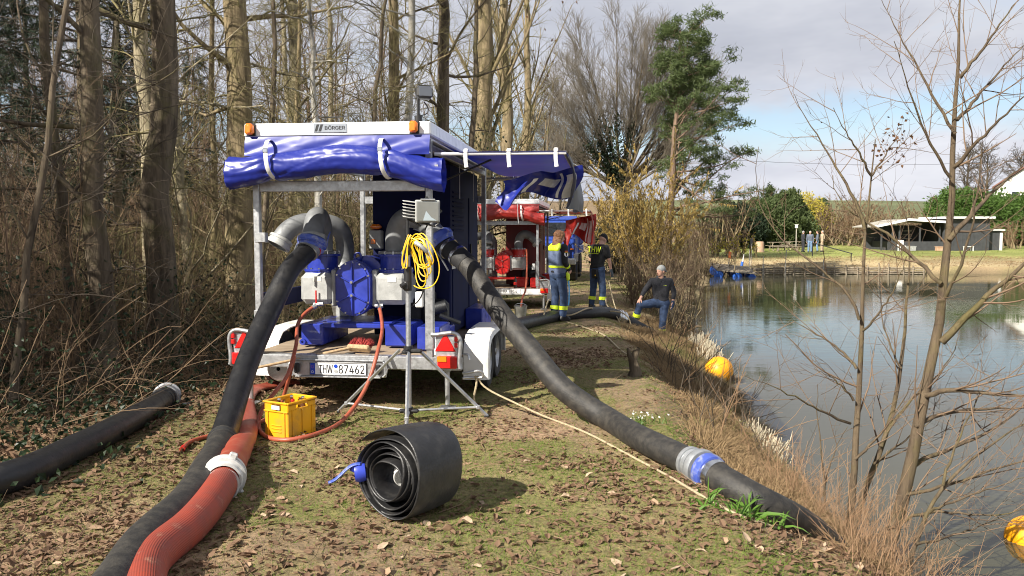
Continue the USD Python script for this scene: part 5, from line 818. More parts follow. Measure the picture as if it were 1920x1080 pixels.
P = scatter(46000, -3.5, 9, 17, 50, lambda x, y: water_ok(x, y) * .8 * (greenmask(x, y) * .8 + .2)); D = rdir(r, len(P), 1.0); D[:, 2] = np.abs(D[:, 2]); obj('grass', blades(P, D, r.uniform(.04, .10, len(P)), r.uniform(.012, .02, len(P)), .35, r, 1), LOOK['grass'], None, False, 'grass on the path beyond the trailers', 'grass', None, 'stuff')
def leafset(P, lo, hi):
    n = len(P); D = rdir(r, n); D[:, 2] = np.abs(D[:, 2]) * .4 * r.random(n) ** 2.2; D /= np.linalg.norm(D, axis=1, keepdims=True); L = r.uniform(lo, hi, n)
    s = np.cross(D, [0, 0, 1.0]); s /= np.linalg.norm(s, axis=1, keepdims=True); nn = np.cross(s, D) + s * r.normal(0, .22, (n, 1)); nn /= np.linalg.norm(nn, axis=1, keepdims=True); s = np.cross(D, nn)
    w = L * r.uniform(.55, .8, n); c = r.uniform(-.05, .42, n)[:, None] * L[:, None]; L_, w_ = L[:, None], w[:, None]
    V = np.stack([P, P + D * L_ * .28 + s * w_ * .42 + nn * c * .55, P + D * L_ * .66 + s * w_ * .34 + nn * c, P + D * L_ + nn * c * r.uniform(-.3, .7, (n, 1)), P + D * L_ * .66 - s * w_ * .34 + nn * c * .8, P + D * L_ * .28 - s * w_ * .42 + nn * c * .7, P + D * L_ * .47 - nn * L_ * .02], 1); V[:, :, 2] += .004
    f = np.array([[0, 1, 6], [1, 2, 6], [2, 3, 6], [3, 4, 6], [4, 5, 6], [5, 0, 6]]); return V, f
def leafmesh(P, lo, hi):
    V, f = leafset(P, lo, hi); return V.reshape(-1, 3), (f[None] + (np.arange(len(P)) * 7)[:, None, None]).reshape(-1, 3)
lmask = lambda x, y: water_ok(x, y) * (np.clip(.02 + .95 * sm(.46, .62, patch(x, y, 1.1, 31)) * (.4 + .6 * sm(.42, .58, patch(x, y, 4.0, 33))) + .55 * sm(.0, .35, slope_t(x, y)) * (y < 12) + .5 * sm(-1.7, -2.6, x) + .35 * sm(5.5, 4.0, y), 0, 1))
P = scatter(78000, -5.2, 2.8, 2.7, 15, lmask, 1.45); obj('leaf_litter', leafmesh(P, .018, .058), LOOK['litter'], None, False, 'dry brown leaves strewn over the path and bank', 'leaves', None, 'stuff')
P = scatter(9000, -14, -2.4, 5, 22, lambda x, y: .8 + 0 * x); obj('leaf_litter', leafmesh(P, .05, .11), LOOK['litter'], None, False, 'dry leaves on the floor of the wood', 'leaves', None, 'stuff')
P = scatter(2600, -2.4, 2.2, 3.0, 5.6, lambda x, y: .25 + .75 * lmask(x, y), 1.2)[:240]; V, f = leafset(P, .05, .085)
lm = [M(f'dry_leaf_{k}', c, .85, 0, .15, 30, .2, 120) for k, c in zip(('tan', 'brown', 'pale'), ((.34, .225, .14), (.25, .155, .095), (.42, .31, .21)))]
for k in range(len(P)): obj('leaf', (V[k], f), lm[int(r.integers(3))], ground)
P = scatter(90000, -4.4, 2.6, 2.7, 12, lambda x, y: water_ok(x, y) * (.35 + .5 * sm(.42, .58, patch(x, y, 2.3, 91))), 1.5); D = rdir(r, len(P)) * [1, 1, .12]; D[:, 2] = np.abs(D[:, 2]); D /= np.linalg.norm(D, axis=1, keepdims=True); obj('fine_litter', blades(P + [0, 0, .003], D, r.uniform(.015, .07, len(P)), r.uniform(.002, .0045, len(P)), -.02, r, 1), LOOK['straw'], None, False, 'fine straw and leaf fragments trodden into the path', 'litter', None, 'stuff')
# fallen twigs
P = scatter(520, -4.2, 2.2, 2.9, 12, lambda x, y: water_ok(x, y) * 1.0, 1.3); D = rdir(r, len(P)) * [1, 1, .1]; D /= np.linalg.norm(D, axis=1, keepdims=True); q = walk(r, P + [0, 0, .012], D, r.uniform(.06, .4, len(P)), r.uniform(.0015, .004, len(P)), 5, .12, 0, .5); obj('fallen_twigs', tubes(*q, 4), LOOK['cane_tan'], None, False, 'thin fallen twigs lying on the path', 'twigs', None, 'stuff')
# straw and sedge on the bank
P = scatter(60000, .9, 5.6, 4.2, 25, lambda x, y: water_ok(x, y) * sm(-.05, .35, slope_t(x, y)) * (.25 + .75 * sm(.42, .58, patch(x, y, 1.6, 35))) * off_hose(x, y), 1.3); D = rdir(r, len(P), .25); D[:, 2] = np.abs(D[:, 2]) * .8; D[:, 0] += .35; D /= np.linalg.norm(D, axis=1, keepdims=True)
obj('dry_grass', blades(P, D, r.uniform(.07, .26, len(P)), r.uniform(.003, .006, len(P)), .55, r, 2), LOOK['straw'], None, False, 'dry matted grass hanging down the bank', 'grass', None, 'stuff')
c = np.array([[shore(y) - abs(r.normal(.05, .22)), y] for y in r.uniform(8.2, 20, 190)]); c = c[(patch(c[:, 0], c[:, 1], .8, 39) > .44)]; P = np.repeat(c, 60, 0) + r.normal(0, .085, (len(c) * 60, 2)); P = np.stack([P[:, 0], P[:, 1], np.maximum(hz(P[:, 0], P[:, 1]), WATER - .1)], 1); D = rdir(r, len(P), 1.5); D[:, 2] = np.abs(D[:, 2])
obj('sedge', blades(P, D, r.uniform(.12, .42, len(P)), r.uniform(.005, .010, len(P)), .35, r, 2), LOOK['sedge'], None, False, 'pale sedge tussocks along the edge of the pond', 'sedge', None, 'stuff')
def tussocks(cs, n, h, mat, name, label, rad=.10, out=.5, wd=(.004, .008), bend=.7):
    P = np.repeat(cs, n, 0) + r.normal(0, rad, (len(cs) * n, 2)); P = np.stack([P[:, 0], P[:, 1], np.maximum(hz(P[:, 0], P[:, 1]), WATER - .05) - .01], 1); o = P[:, :2] - np.repeat(cs, n, 0); D = np.stack([o[:, 0] / rad * out + .15, o[:, 1] / rad * out, np.ones(len(P))], 1) + r.normal(0, .3, P.shape); D /= np.linalg.norm(D, axis=1, keepdims=True)
    obj(name, blades(P, D, r.uniform(*h, len(P)), r.uniform(*wd, len(P)), bend, r, 2), LOOK[mat], None, False, label, name.replace('_', ' '), None, 'stuff')
yy = 5.2 + 16 * r.random(900) ** 1.4; cs = np.stack([crest(yy) + .15 + (shore(yy) - crest(yy) - .1) * r.random(900) ** .6, yy], 1); cs = cs[(patch(cs[:, 0], cs[:, 1], .9, 71) > .43) * (off_hose(cs[:, 0], cs[:, 1]) > 0)]
tussocks(cs, 110, (.12, .50), 'straw', 'straw_tussocks', 'straw coloured grass tussocks on the slope of the bank')
yy = r.uniform(7.3, 20, 230); cs = np.stack([shore(yy) - r.uniform(-.08, .45, 230), yy], 1); cs = cs[off_hose(cs[:, 0], cs[:, 1]) > 0]; tussocks(cs, 150, (.2, .62), 'straw', 'straw_tussocks', 'dry grass tussocks hanging over the edge of the pond', .09, .7)
cs = np.array([[shore(y) - o, y] for y, o in zip(np.r_[r.normal(9.4, .35, 34), r.normal(17.6, .7, 40)], r.uniform(-.12, .12, 74))]); P = np.repeat(cs, 9, 0) + r.normal(0, .06, (len(cs) * 9, 2)); P = np.stack([P[:, 0], P[:, 1], np.maximum(hz(P[:, 0], P[:, 1]), WATER)], 1)
D = rdir(r, len(P), 3.0); q = walk(r, P, D, r.uniform(.22, .42, len(P)), np.full(len(P), .006), 3, .05, 0, .8); obj('reed_stubble', tubes(*q, 4), MI('stubble', [(.50, .44, .32), (.62, .57, .45), (.72, .68, .58)], .8, 0), None, False, 'pale cut reed stubble at two spots of the shore', 'reed', None, 'stuff')
# dead stems and canes on the bank
def canes(n, x0, x1, y0, y1, Lr, rad, keep, lean, mat, name, label, k=8, wob=.10, grav=-.05):
    P = scatter(n, x0, x1, y0, y1, keep); m = len(P); D = np.stack([r.normal(lean, .5, m), r.normal(0, .5, m), r.uniform(.5, 1.3, m)], 1); q = walk(r, P - [0, 0, .03], D, r.uniform(*Lr, m), r.uniform(*rad, m), k, wob, grav, .35); c2 = sprout(r, *q, m=3, t0=.2, t1=.95, ang=40, L=Lr[0] * .7, k=4, wob=.12, grav=-.02, rr=.6, rmin=.0016)
    return obj(name, stack([tubes(*q, 5), tubes(*c2, 3)]), LOOK[mat], None, True, label, name.replace('_', ' '), None, 'stuff')
canes(330, 1.2, 4.5, 7.5, 19, (.35, 1.1), (.003, .007), lambda x, y: water_ok(x, y) * sm(.2, .6, slope_t(x, y)) * (patch(x, y, .7, 44) > .46), .35, 'reed_dead', 'dead_stems', 'tangled dead stems overhanging the water')
canes(560, 1.95, 2.75, 4.6, 6.5, (.25, .75), (.0015, .0035), lambda x, y: water_ok(x, y - .1) * sm(.25, .6, slope_t(x, y)) * off_hose(x, y), .1, 'reed_dead', 'dead_stems', 'dry reddish stems at the foot of the saplings', 6, .06, -.01)
canes(260, 1.4, 3.2, 7.6, 12.2, (.4, 1.0), (.003, .008), lambda x, y: water_ok(x, y) * sm(.15, .4, slope_t(x, y)) * (patch(x, y, .8, 45) > .44), .3, 'twig_dark', 'dead_stems', 'dark tangled stems on the bank between snowdrops and buoy')
yy = r.uniform(7.5, 12.5, 34); cs = np.stack([shore(yy) - r.uniform(.1, .8, 34), yy], 1); tussocks(cs, 60, (.12, .36), 'sedge', 'sedge', 'green sedge tufts on the bank near the hose coupling', .07, .4, (.005, .009))
yy = r.uniform(14.0, 18.2, 60); cs = np.stack([shore(yy) - r.uniform(.0, .9, 60), yy], 1); tussocks(cs, 120, (.15, .40), 'sedge', 'sedge', 'yellow green sedge below the man at the water', .11, .5, (.006, .011))
# brambles at the edge of the wood
canes(400, -8.5, -3.5, 5.9, 11.5, (.7, 1.7), (.003, .007), lambda x, y: 1 + 0 * x, .25, 'cane_tan', 'bramble_canes', 'pale arching bramble canes at the edge of the wood', 10, .10, -.10)
canes(300, -8.5, -3.4, 6.9, 14, (.8, 2.0), (.003, .007), lambda x, y: 1 + 0 * x, .1, 'twig_dark', 'bramble_canes', 'dark bramble canes under the trees', 10, .12, -.09)
P = scatter(10000, -9, -3.15, 5.6, 14, lambda x, y: .5 + .5 * (patch(x, y, 1.1, 47) > .48)); P[:, 2] += r.random(len(P)) ** 1.6 * 1.15 * np.clip((-x_ if False else -P[:, 0]) - 3.0, .1, 1.2) + .05; k = P[:, 1] > 5.9 + .35 * (P[:, 0] + 3.2); P = P[k]
obj('bramble_leaves', leaves(P, rdir(r, len(P), -.1), r.uniform(.035, .08, len(P)), r.uniform(.022, .045, len(P)), r), LOOK['leaf_dark'], None, False, 'dark evergreen bramble leaves under the trees', 'brambles', None, 'stuff')
P = scatter(1500, -5.5, -2.2, 4.6, 9, lambda x, y: sm(-2.2, -3.4, x) * .9); P[:, 2] += r.random(len(P)) * .12; obj('ground_ivy', leaves(P, rdir(r, len(P), .3), r.uniform(.04, .08, len(P)), r.uniform(.03, .06, len(P)), r), LOOK['leaf_dark'], None, False, 'low green leaves creeping from the wood onto the path', 'ground cover', None, 'stuff')
P = scatter(40000, -16, -2.9, 8, 30, lambda x, y: (np.abs(x - (-1.2 + .12 * (y - 8))) > 1.5) * .8); D = rdir(r, len(P), .5); D[:, 2] = np.abs(D[:, 2]); obj('dry_grass', blades(P, D, r.uniform(.15, .5, len(P)), r.uniform(.006, .012, len(P)), .6, r, 2), LOOK['straw'], None, False, 'tall dry grass and bracken between the trunks', 'grass', None, 'stuff')
# iris clumps, snowdrops, stump, stones
for k, (px, py, n, h, lb) in enumerate(((1338, 940, 12, .20, 'small upright green iris tuft below the hose coupling'), (1396, 968, 24, .26, 'largest green and yellow iris clump in front of the lower hose'), (1440, 985, 12, .18, 'iris tuft with yellowing leaves at the end of the hose'), (1308, 948, 6, .12, 'sparse iris leaves beside the rope below the coupling'))):
    p = gnd(px, py); n_ = n * 2; Q = p + np.stack([r.normal(0, .05, n_), r.normal(0, .05, n_), np.zeros(n_)], 1); D = rdir(r, n_, 1.1); D[:, 2] = np.abs(D[:, 2]) + .2; obj('iris_clump', blades(Q, D / np.linalg.norm(D, axis=1, keepdims=True), r.uniform(.7, 1.3, n_) * h, r.uniform(.012, .02, n_), .5, r, 3), LOOK['iris'], None, False, lb, 'plant')
p = gnd(1185, 795); T = thing('snowdrop_clump', 'clump of snowdrops with white flowers beside the right suction hose', 'plant', p); Q = np.stack([r.normal(0, .11, 150), r.normal(0, .07, 150), np.zeros(150)], 1); obj('leaves', blades(Q, rdir(r, 150, 1.2), r.uniform(.07, .13, 150), r.uniform(.007, .011, 150), .4, r, 2), LOOK['leaf_green'], T, kind='stuff'); Q = np.stack([r.normal(.05, .12, 30), r.normal(-.03, .07, 30), r.uniform(.05, .11, 30)], 1); obj('flowers', leaves(Q, rdir(r, 30, -1.5), np.full(30, .022), np.full(30, .016), r), LOOK['white_plastic'], T, kind='stuff')
p = gnd(1188, 705); T = thing('tree_stump', 'dark broken stump standing on the bank below the leaning man', 'stump', (p[0], p[1], p[2] - .1)); st = np.array([[0, 0, 0], [.02, 0, .16], [-.01, .02, .30], [.05, 0, .42]]); obj('trunk', trunkmesh(st, np.array([.07, .06, .05, .025]), 12, 4, .2), LOOK['bark_dark'], T, True); obj('fork', tube(np.array([[0, 0, .26], [-.05, .0, .34], [-.07, 0, .42]]), [.035, .03, .012], 8), LOOK['bark_dark'], T, True)
for k, (px, py, s, lb) in enumerate(((1322, 712, .16, 'pale rounded stone beside the nearer ball buoy'), (1378, 797, .13, 'dark wet stone at the shore right of the snowdrops'), (1290, 655, .12, 'dark stone in the sedge behind the near buoy'))):
    c = at(px, py, 2.62 * FPX / (py - 435)); m = trimesh.creation.icosphere(3); v = np.array(m.vertices); v = v * (.8 + .5 * meshkit.fbm(v * 1.4 + k * 7, 3)[:, None]) * [1.2, 1.0, .72] * s; obj('stone', (v + [c[0], c[1], WATER + .03], np.array(m.faces)), LOOK['cast_grey'] if k == 0 else LOOK['bark_dark'], None, True, lb, 'stone')
# ---------------------------------------------------------------- saplings on the right
def sapling(name, label, Y, stems, twigs, seed, dead=0, tw='twig_red', dens=1.0):
    q = np.random.default_rng(seed); b = at(stems[0][0][0][0], stems[0][0][0][1], Y); T = thing(name, label, 'tree', b); k1, k2 = [], []
    for j, (pp, w0, w1, dy) in enumerate(stems):
        n = 16; P3 = [at(x, y, Y + dy * i / max(1, len(pp) - 1)) - b for i, (x, y) in enumerate(pp)]
        if j == 0: P3 = [np.array(P3[0]) + [-.02, 0, -.35]] + P3
        P = spline(P3, n); P = P + q.normal(0, .004, P.shape); R = np.maximum(np.linspace(w0, w1 * .3, n), 1.1) * Y / FPX / 2
        if j == 0: obj('trunk', tube(P, R, 10), LOOK['bark_alder'], T, True)
        else: k1.append(tube(P, R, 6)); 
        k2.append((P, R))
    if k1: obj('limbs', stack(k1), LOOK['bark_alder'], T, True)
    A = np.stack([p for p, _ in k2]), np.stack([R for _, R in k2]); t1_ = sprout(q, *A, m=int(7 * dens), t0=.08, t1=.97, ang=46, L=.75, k=8, wob=.07, grav=.035, rr=.45, rmin=.0028, rmax=.008, taper=.5); t2 = sprout(q, *t1_, m=4, t0=.15, t1=.95, ang=42, L=.30, k=5, wob=.08, grav=.02, rr=.6, rmin=.0016, taper=.4); t3 = sprout(q, *t2, m=1, t0=.2, t1=.9, ang=42, L=.13, k=4, wob=.08, rr=.6, rmin=.0013)
    obj('twigs', stack([tubes(*t1_, 4), tubes(*t2, 3), tubes(*t3, 3)]), LOOK[tw], T, True)
    P, _t = along(q, np.concatenate([t1_[0]]), 6); obj('buds', leaves(P, _t * .6 + rdir(q, len(P)) * .5, q.uniform(.008, .016, len(P)), q.uniform(.005, .009, len(P)), q), LOOK[tw], T, kind='stuff')
    if dead:
        P, _t = along(q, k2[dead][0][None], 60, .4, 1); P += q.normal(0, .07, P.shape); obj('dead_leaves', leaves(P, rdir(q, 60, -.8), q.uniform(.02, .05, 60), q.uniform(.015, .03, 60), q, .6), LOOK['leaf_brown'], T, kind='stuff')
    return T
sapling('alder_sapling', 'tallest sapling at the right with a greenish trunk and upswept branches', 5.6, [
    (((1650, 1090), (1700, 905), (1730, 760), (1760, 610), (1774, 480), (1782, 390), (1790, 260), (1797, 110), (1802, -70)), 30, 7, .1), (((1766, 640), (1848, 560), (1915, 500), (1985, 430)), 15, 8, -.3), (((1780, 450), (1850, 372), (1930, 300)), 11, 5, .3), (((1738, 742), (1800, 733), (1880, 740), (1960, 728)), 12, 6, -.5),
    (((1789, 250), (1738, 160), (1700, 90), (1648, -10)), 7, 3, .3), (((1783, 334), (1730, 240), (1698, 150), (1676, 78)), 6, 2, -.3), (((1795, 225), (1860, 150), (1930, 72)), 7, 3, .2), (((1799, 148), (1850, 80), (1915, -10)), 7, 3, -.2), (((1790, 312), (1860, 240), (1940, 160)), 8, 4, -.4), (((1766, 530), (1715, 485), (1660, 436), (1600, 400), (1560, 330)), 9, 3, .5),
    (((1720, 800), (1800, 770), (1900, 765), (1960, 750)), 9, 5, .4), (((1700, 880), (1780, 840), (1870, 800), (1960, 700)), 10, 5, .6), (((1690, 930), (1790, 905), (1900, 870), (1980, 850)), 8, 4, -.5), (((1770, 560), (1800, 500), (1830, 380), (1840, 260)), 7, 3, -.3), (((1680, 985), (1760, 960), (1850, 965), (1950, 940)), 7, 3, -.3)], None, 201)
sapling('alder_sapling', 'thinner sapling left of the tallest one with dry leaves at its top', 5.9, [
    (((1585, 1085), (1596, 940), (1606, 800), (1616, 640), (1619, 520), (1627, 400), (1640, 262)), 18, 6, .1), (((1622, 430), (1590, 350), (1552, 288), (1489, 177)), 7, 2.5, .3), (((1634, 330), (1600, 270), (1560, 202)), 5, 2, -.2), (((1593, 796), (1540, 770), (1487, 743), (1398, 704)), 6, 2.5, -.4), (((1607, 690), (1560, 645), (1482, 601)), 6, 2.5, .3),
    (((1600, 752), (1570, 715), (1528, 692)), 5, 2, -.1), (((1612, 600), (1560, 520), (1480, 460), (1420, 276)), 6, 2, .4), (((1633, 330), (1660, 290), (1690, 240)), 4, 2, .1), (((1617, 620), (1660, 570), (1700, 480)), 5, 2.5, -.3), (((1604, 860), (1660, 800), (1720, 700)), 6, 2.5, .2)], None, 202, dead=7, dens=.8)
sapling('alder_sapling', 'slender sapling stem between the tallest and the thinner sapling', 6.1, [
    (((1597, 1000), (1625, 915), (1652, 838), (1690, 692), (1699, 590), (1706, 470), (1690, 380)), 15, 4, .2), (((1652, 838), (1700, 760), (1760, 700), (1800, 620)), 8, 3, .4), (((1690, 692), (1660, 620), (1650, 540)), 5, 2, .1), (((1640, 870), (1690, 830), (1760, 780)), 6, 2.5, -.3)], None, 203, dens=.9)
sapling('alder_sapling', 'reddish low shoot leaning out over the water at the lower right', 5.3, [(((1700, 1085), (1740, 960), (1800, 880), (1880, 820), (1960, 770)), 12, 5, .1), (((1740, 960), (1820, 930), (1940, 890)), 6, 3, -.3), (((1720, 1020), (1800, 1000), (1900, 960)), 6, 3, .3), (((1770, 910), (1800, 820), (1860, 700)), 6, 2.5, .2)], None, 204)
sapling('alder_sapling', 'thin upright shoot left of the saplings at the water edge', 6.5, [(((1543, 1010), (1545, 900), (1535, 800), (1536, 720)), 7, 2.5, .0), (((1544, 930), (1560, 860), (1590, 800)), 4, 2, .1)], None, 205, dens=.5)
# ---------------------------------------------------------------- bushes on the path's far end
def stems_bush(name, label, cat, px, Y, H, n, tw, seed, spread, extra=None, zoff=0.0, loc=None, lean=(0, 0), th=1.0):
    q = np.random.default_rng(seed); b = at(px, 500, Y); b[2] = hz(b[0], b[1]) + zoff; T = thing(name, label, cat, b)
    P0 = q.normal(0, spread * .28, (n, 3)) * [1, 1, 0]; D0 = np.stack([q.normal(lean[0], .30, n), q.normal(lean[1], .30, n), np.ones(n)], 1); a = walk(q, P0, D0, H * q.uniform(.55, 1.05, n), q.uniform(.012, .028, n) * th, 10, .07, .015, .25); b1 = sprout(q, *a, m=12, t0=.1, t1=1, ang=36, L=H * .26, k=6, wob=.10, grav=.02, rr=.5, rmin=.006 * th, taper=.5); c = sprout(q, *b1, m=5, t0=.1, t1=1, ang=36, L=H * .10, k=4, wob=.1, grav=.0, rr=.6, rmin=.0045 * th)
    obj('stems', tubes(*a, 5), LOOK['bark_brown'], T, True); obj('crown', stack([tubes(*b1, 3), tubes(*c, 3)]), LOOK[tw], T, True)
    if extra: extra(T, (a, b1, c), q)
    return T
def catk(T, lv, q):
    P, t = along(q, lv[1][0], 40, .1, 1); k = q.random(len(P)) < .8 * sm(.6, 2.2, P[:, 2]) ; P = P[k]; D = rdir(q, len(P), -1.6); obj('catkins', blades(P, D, q.uniform(.06, .13, len(P)), q.uniform(.026, .046, len(P)), .1, q, 1), LOOK['catkin'], T, kind='stuff')
stems_bush('hazel_bush', 'big hazel bush with yellow catkins at the end of the path', 'bush', 1222, 29, 4.9, 40, 'twig_brown', 301, 1.7, catk); stems_bush('hazel_bush', 'second hazel bush with yellow catkins left behind the first', 'bush', 1180, 33, 4.4, 24, 'twig_brown', 302, 1.2, catk)
stems_bush('willow_brush', 'dense brown willow brush standing on the bank behind the leaning man', 'bush', 1222, 22.5, 1.9, 40, 'twig_red', 303, 1.3); stems_bush('willow_brush', 'brown willow brush on the waterline right of the hazel', 'bush', 1262, 26, 2.2, 34, 'twig_red', 304, 1.3, lean=(-.1, 0))
stems_bush('willow_brush', 'low brown brush overhanging the pond in its corner', 'bush', 1292, 36, 2.0, 30, 'twig_brown', 305, 1.6); stems_bush('willow_brush', 'low dark brush at the shore just right of the leaning man', 'bush', 1270, 19.8, .9, 26, 'twig_dark', 306, .9, lean=(.3, 0))
stems_bush('willow_brush', 'brown brush left of the raft', 'bush', 1316, 50, 2.4, 34, 'twig_brown', 307, 2.6, th=1.6); stems_bush('willow_brush', 'tall reddish brush below the pine', 'bush', 1290, 47, 3.6, 40, 'twig_red', 308, 3.4, th=1.5)
def evergreen(name, label, cat, px, Y, H, Rr, mat, seed, n=9000, ls=(.10, .2), shape=1.0, pos=None):
    q = np.random.default_rng(seed); b = at(px, 470, Y) if pos is None else np.array([*pos, 0.0]); b[2] = hz(b[0], b[1]); T = thing(name, label, cat, b)
    u = rdir(q, n); rad = q.uniform(.35, 1.0, n) ** .4; lum = .40 + 1.15 * meshkit.fbm(u * 2.6 + seed, 4, seed); P = u * (rad * lum)[:, None] * [Rr, Rr, H * .54]; P[:, 2] = (P[:, 2] + H * .5); P[:, :2] *= np.clip(1.15 - shape * .6 * np.clip(P[:, 2:] / H, 0, 1), .15, 2); P[:, 2] = np.maximum(P[:, 2], .05)
    D = u * .6 + rdir(q, n) * .8 + [0, 0, .2]; D /= np.linalg.norm(D, axis=1, keepdims=True); obj('crown', leaves(P, D, q.uniform(*ls, n), q.uniform(ls[0] * .45, ls[1] * .45, n), q, .3), LOOK[mat], T, kind='stuff')
    st = walk(q, q.normal(0, Rr * .12, (5, 3)) * [1, 1, 0], np.stack([q.normal(0, .3, 5), q.normal(0, .3, 5), np.ones(5)], 1), np.full(5, H * .75), np.full(5, .05 + H * .006), 6, .06, 0, .3); obj('trunk', tubes(*st, 5), LOOK['bark_dark'], T, True); return T
evergreen('holly_bush', 'dark evergreen bush under the broad bare tree', 'bush', 1160, 40, 3.4, 1.6, 'leaf_dark', 321, 7000, (.09, .17)); evergreen('yew', 'large dark green yew left behind the picnic tables', 'bush', 1432, 82, 4.6, 3.4, 'needle_pine', 322, 12000, (.25, .45)); evergreen('yew', 'green yew right behind the picnic tables', 'bush', 1472, 84, 5.4, 3.0, 'needle_pine', 323, 12000, (.25, .45)); evergreen('yew', 'low dark evergreen between pine and first yew', 'bush', 1385, 80, 4.2, 2.8, 'needle_dark', 324, 9000, (.25, .45))
evergreen('juniper', 'narrow pointed evergreen behind the lamp post', 'bush', 1440, 92, 6.2, 1.5, 'needle_dark', 325, 7000, (.2, .4), 1.6); evergreen('willow', 'yellow leaved bush behind the lamp post and the standing group', 'bush', 1497, 90, 5.6, 3.2, 'yellow_leaf', 326, 5200, (.18, .34), .4); evergreen('holly_bush', 'green bush right of the yellow leaved bush', 'bush', 1535, 93, 4.6, 2.0, 'needle_pine', 327, 7000, (.2, .4), .9)
evergreen('laurel_hedge', 'tall bright green hedge left of the white house', 'hedge', 1800, 88, 5.6, 3.4, 'leaf_green', 328, 16000, (.25, .42), .5); evergreen('laurel_hedge', 'tall bright green hedge in front of the white house', 'hedge', 1862, 87, 5.2, 3.4, 'leaf_green', 329, 16000, (.25, .42), .3); evergreen('laurel_hedge', 'bright green hedge at the right edge of the picture', 'hedge', 1925, 87, 5.0, 3.4, 'leaf_green', 330, 14000, (.25, .42), .3)
for k, (px, Y, H, lb) in enumerate(((1400, 86, 3.6, 'brown bush behind the raft'), (1560, 88, 4.2, 'rust brown bush right behind the standing group'), (1600, 86, 4.2, 'rust brown bush left of the shed'), (1372, 84, 5.0, 'tall brown bush directly behind the raft pole'), (1412, 90, 6.0, 'brown bush left behind the first yew'), (1580, 96, 6.0, 'tall tan bush behind the rust brown bushes'), (1645, 90, 5.2, 'tan bush behind the left end of the shed roof'), (1690, 92, 4.2, 'tan bush behind the shed gable'), (1735, 94, 4.8, 'brown bush behind the flat roofed shed'), (1345, 76, 6.0, 'grey brown bush in the far corner of the pond'), (1358, 60, 1.7, 'bush with yellowing leaves above the raft'), (1900, 78, 2.6, 'tan bush right of the shed'))):
    stems_bush('shrub', lb, 'bush', px, Y, H, 34, ['twig_brown', 'twig_red', 'cane_tan'][k % 3], 340 + k, 5.0, (lambda T, lv, q: obj('leaves', leaves(*(lambda P: (P, rdir(q, len(P), -.4), q.uniform(.12, .2, len(P)), q.uniform(.08, .14, len(P)), q))(along(q, lv[1][0], 2)[0]), **{}) if True else None, LOOK['yellow_leaf' if 'yellowing' in lb else 'leaf_brown'], T, kind='stuff')), th=3.2)
for k, (px, Y, H, lb) in enumerate(((1812, 165, 13, 'dark bare tree on the hill left of the white house'), (1850, 172, 13, 'second dark bare tree on the hill left of the white house'), (1905, 160, 12, 'dark bare tree on the hill behind the white house'))):
    q = np.random.default_rng(360 + k); b = at(px, 420, Y); b[2] = hz(b[0], b[1]); tree_parts('hill_tree', lb, b, 'tree', q, stem(q, H, .35, 10, (0, 0), .1), [dict(m=30, t0=.2, t1=.97, ang=48, L=6.0, k=7, wob=.1, grav=.05, rr=.4, rmin=.08, sides=4, limb=True, taper=.5), dict(m=9, t0=.1, t1=1, ang=40, L=2.4, k=5, wob=.1, grav=.02, rr=.5, rmin=.045, sides=3), dict(m=5, t0=.1, t1=1, ang=40, L=1.0, k=4, wob=.1, rr=.6, rmin=.03, sides=3)], 'bark_dark', 'twig_dark', n=8)
# ---------------------------------------------------------------- far bank
def tuf(n, x0, x1, y0, y1, L, mat, name, lab):
    P = scatter(n, x0, x1, y0, y1, lambda x, y: .4 + .6 * (patch(x, y, .8, 55) > .5)); D = rdir(r, len(P), 1.0); D[:, 2] = np.abs(D[:, 2]); obj(name, blades(P, D, r.uniform(*L, len(P)), r.uniform(.03, .05, len(P)), .35, r, 1), LOOK[mat], None, False, lab, 'grass', None, 'stuff')
tuf(16000, 10, 50, 51.5, 60, (.08, .25), 'straw', 'bank_grass', 'dry grass on the slope of the far bank'); tuf(16000, 12, 60, 58, 84, (.05, .14), 'grass', 'lawn_grass', 'green grass of the far lawn')
M('weathered_wood', (.30, .25, .18), .85, 0, .25, 6, .3, 40, stretch=(1, 1, 1), col2=(.13, .105, .075)); M('post_grey', (.42, .39, .33), .8, 0, .2, 6); M('shed_dark', (.055, .058, .062), .7, 0, .15, 3); M('roof_white', (.78, .79, .80), .45, 0, .05, 3); M('wall_white', (.74, .73, .69), .7, 0, .05, .6); M('barrel_blue', (.04, .14, .55), .4, 0, .12, 3); M('roof_tile', (.20, .10, .07), .8, 0, .2, 2)
fx = lambda px, Y: (px - 960) * Y / FPX
rev = thing('bank_revetment', 'woven pole revetment holding up the far bank of the pond', 'fence', (fx(1408, 51), 51.0, WATER)); L_ = fx(1735, 51) - fx(1408, 51); q = np.random.default_rng(8)
for k in range(17):
    x = k * L_ / 16 + q.uniform(-.15, .15); yy = .35 * math.sin((x + fx(1408, 51)) * .35); obj('stake', tube(np.array([[x, yy - .06, -.3], [x + q.normal(0, .03), yy - .06, .55 + q.uniform(-.08, .22)]]), [.05, .04], 7), LOOK['weathered_wood'], rev, 40)
for j in range(4):
    for s in range(5):
        x0, x1 = L_ * s / 5 + q.uniform(-.5, .1) * (s > 0), L_ * (s + 1) / 5 + q.uniform(0, .4) * (s < 4); xx = np.linspace(x0, x1, 8); obj('pole', tube(np.stack([xx, .35 * np.sin((xx + fx(1408, 51)) * .35) + .01 + .02 * j, .06 + .115 * j + q.normal(0, .014, 8)], 1), np.linspace(.055, .04, 8) * q.uniform(.8, 1.1), 7), LOOK['weathered_wood'], rev, True)
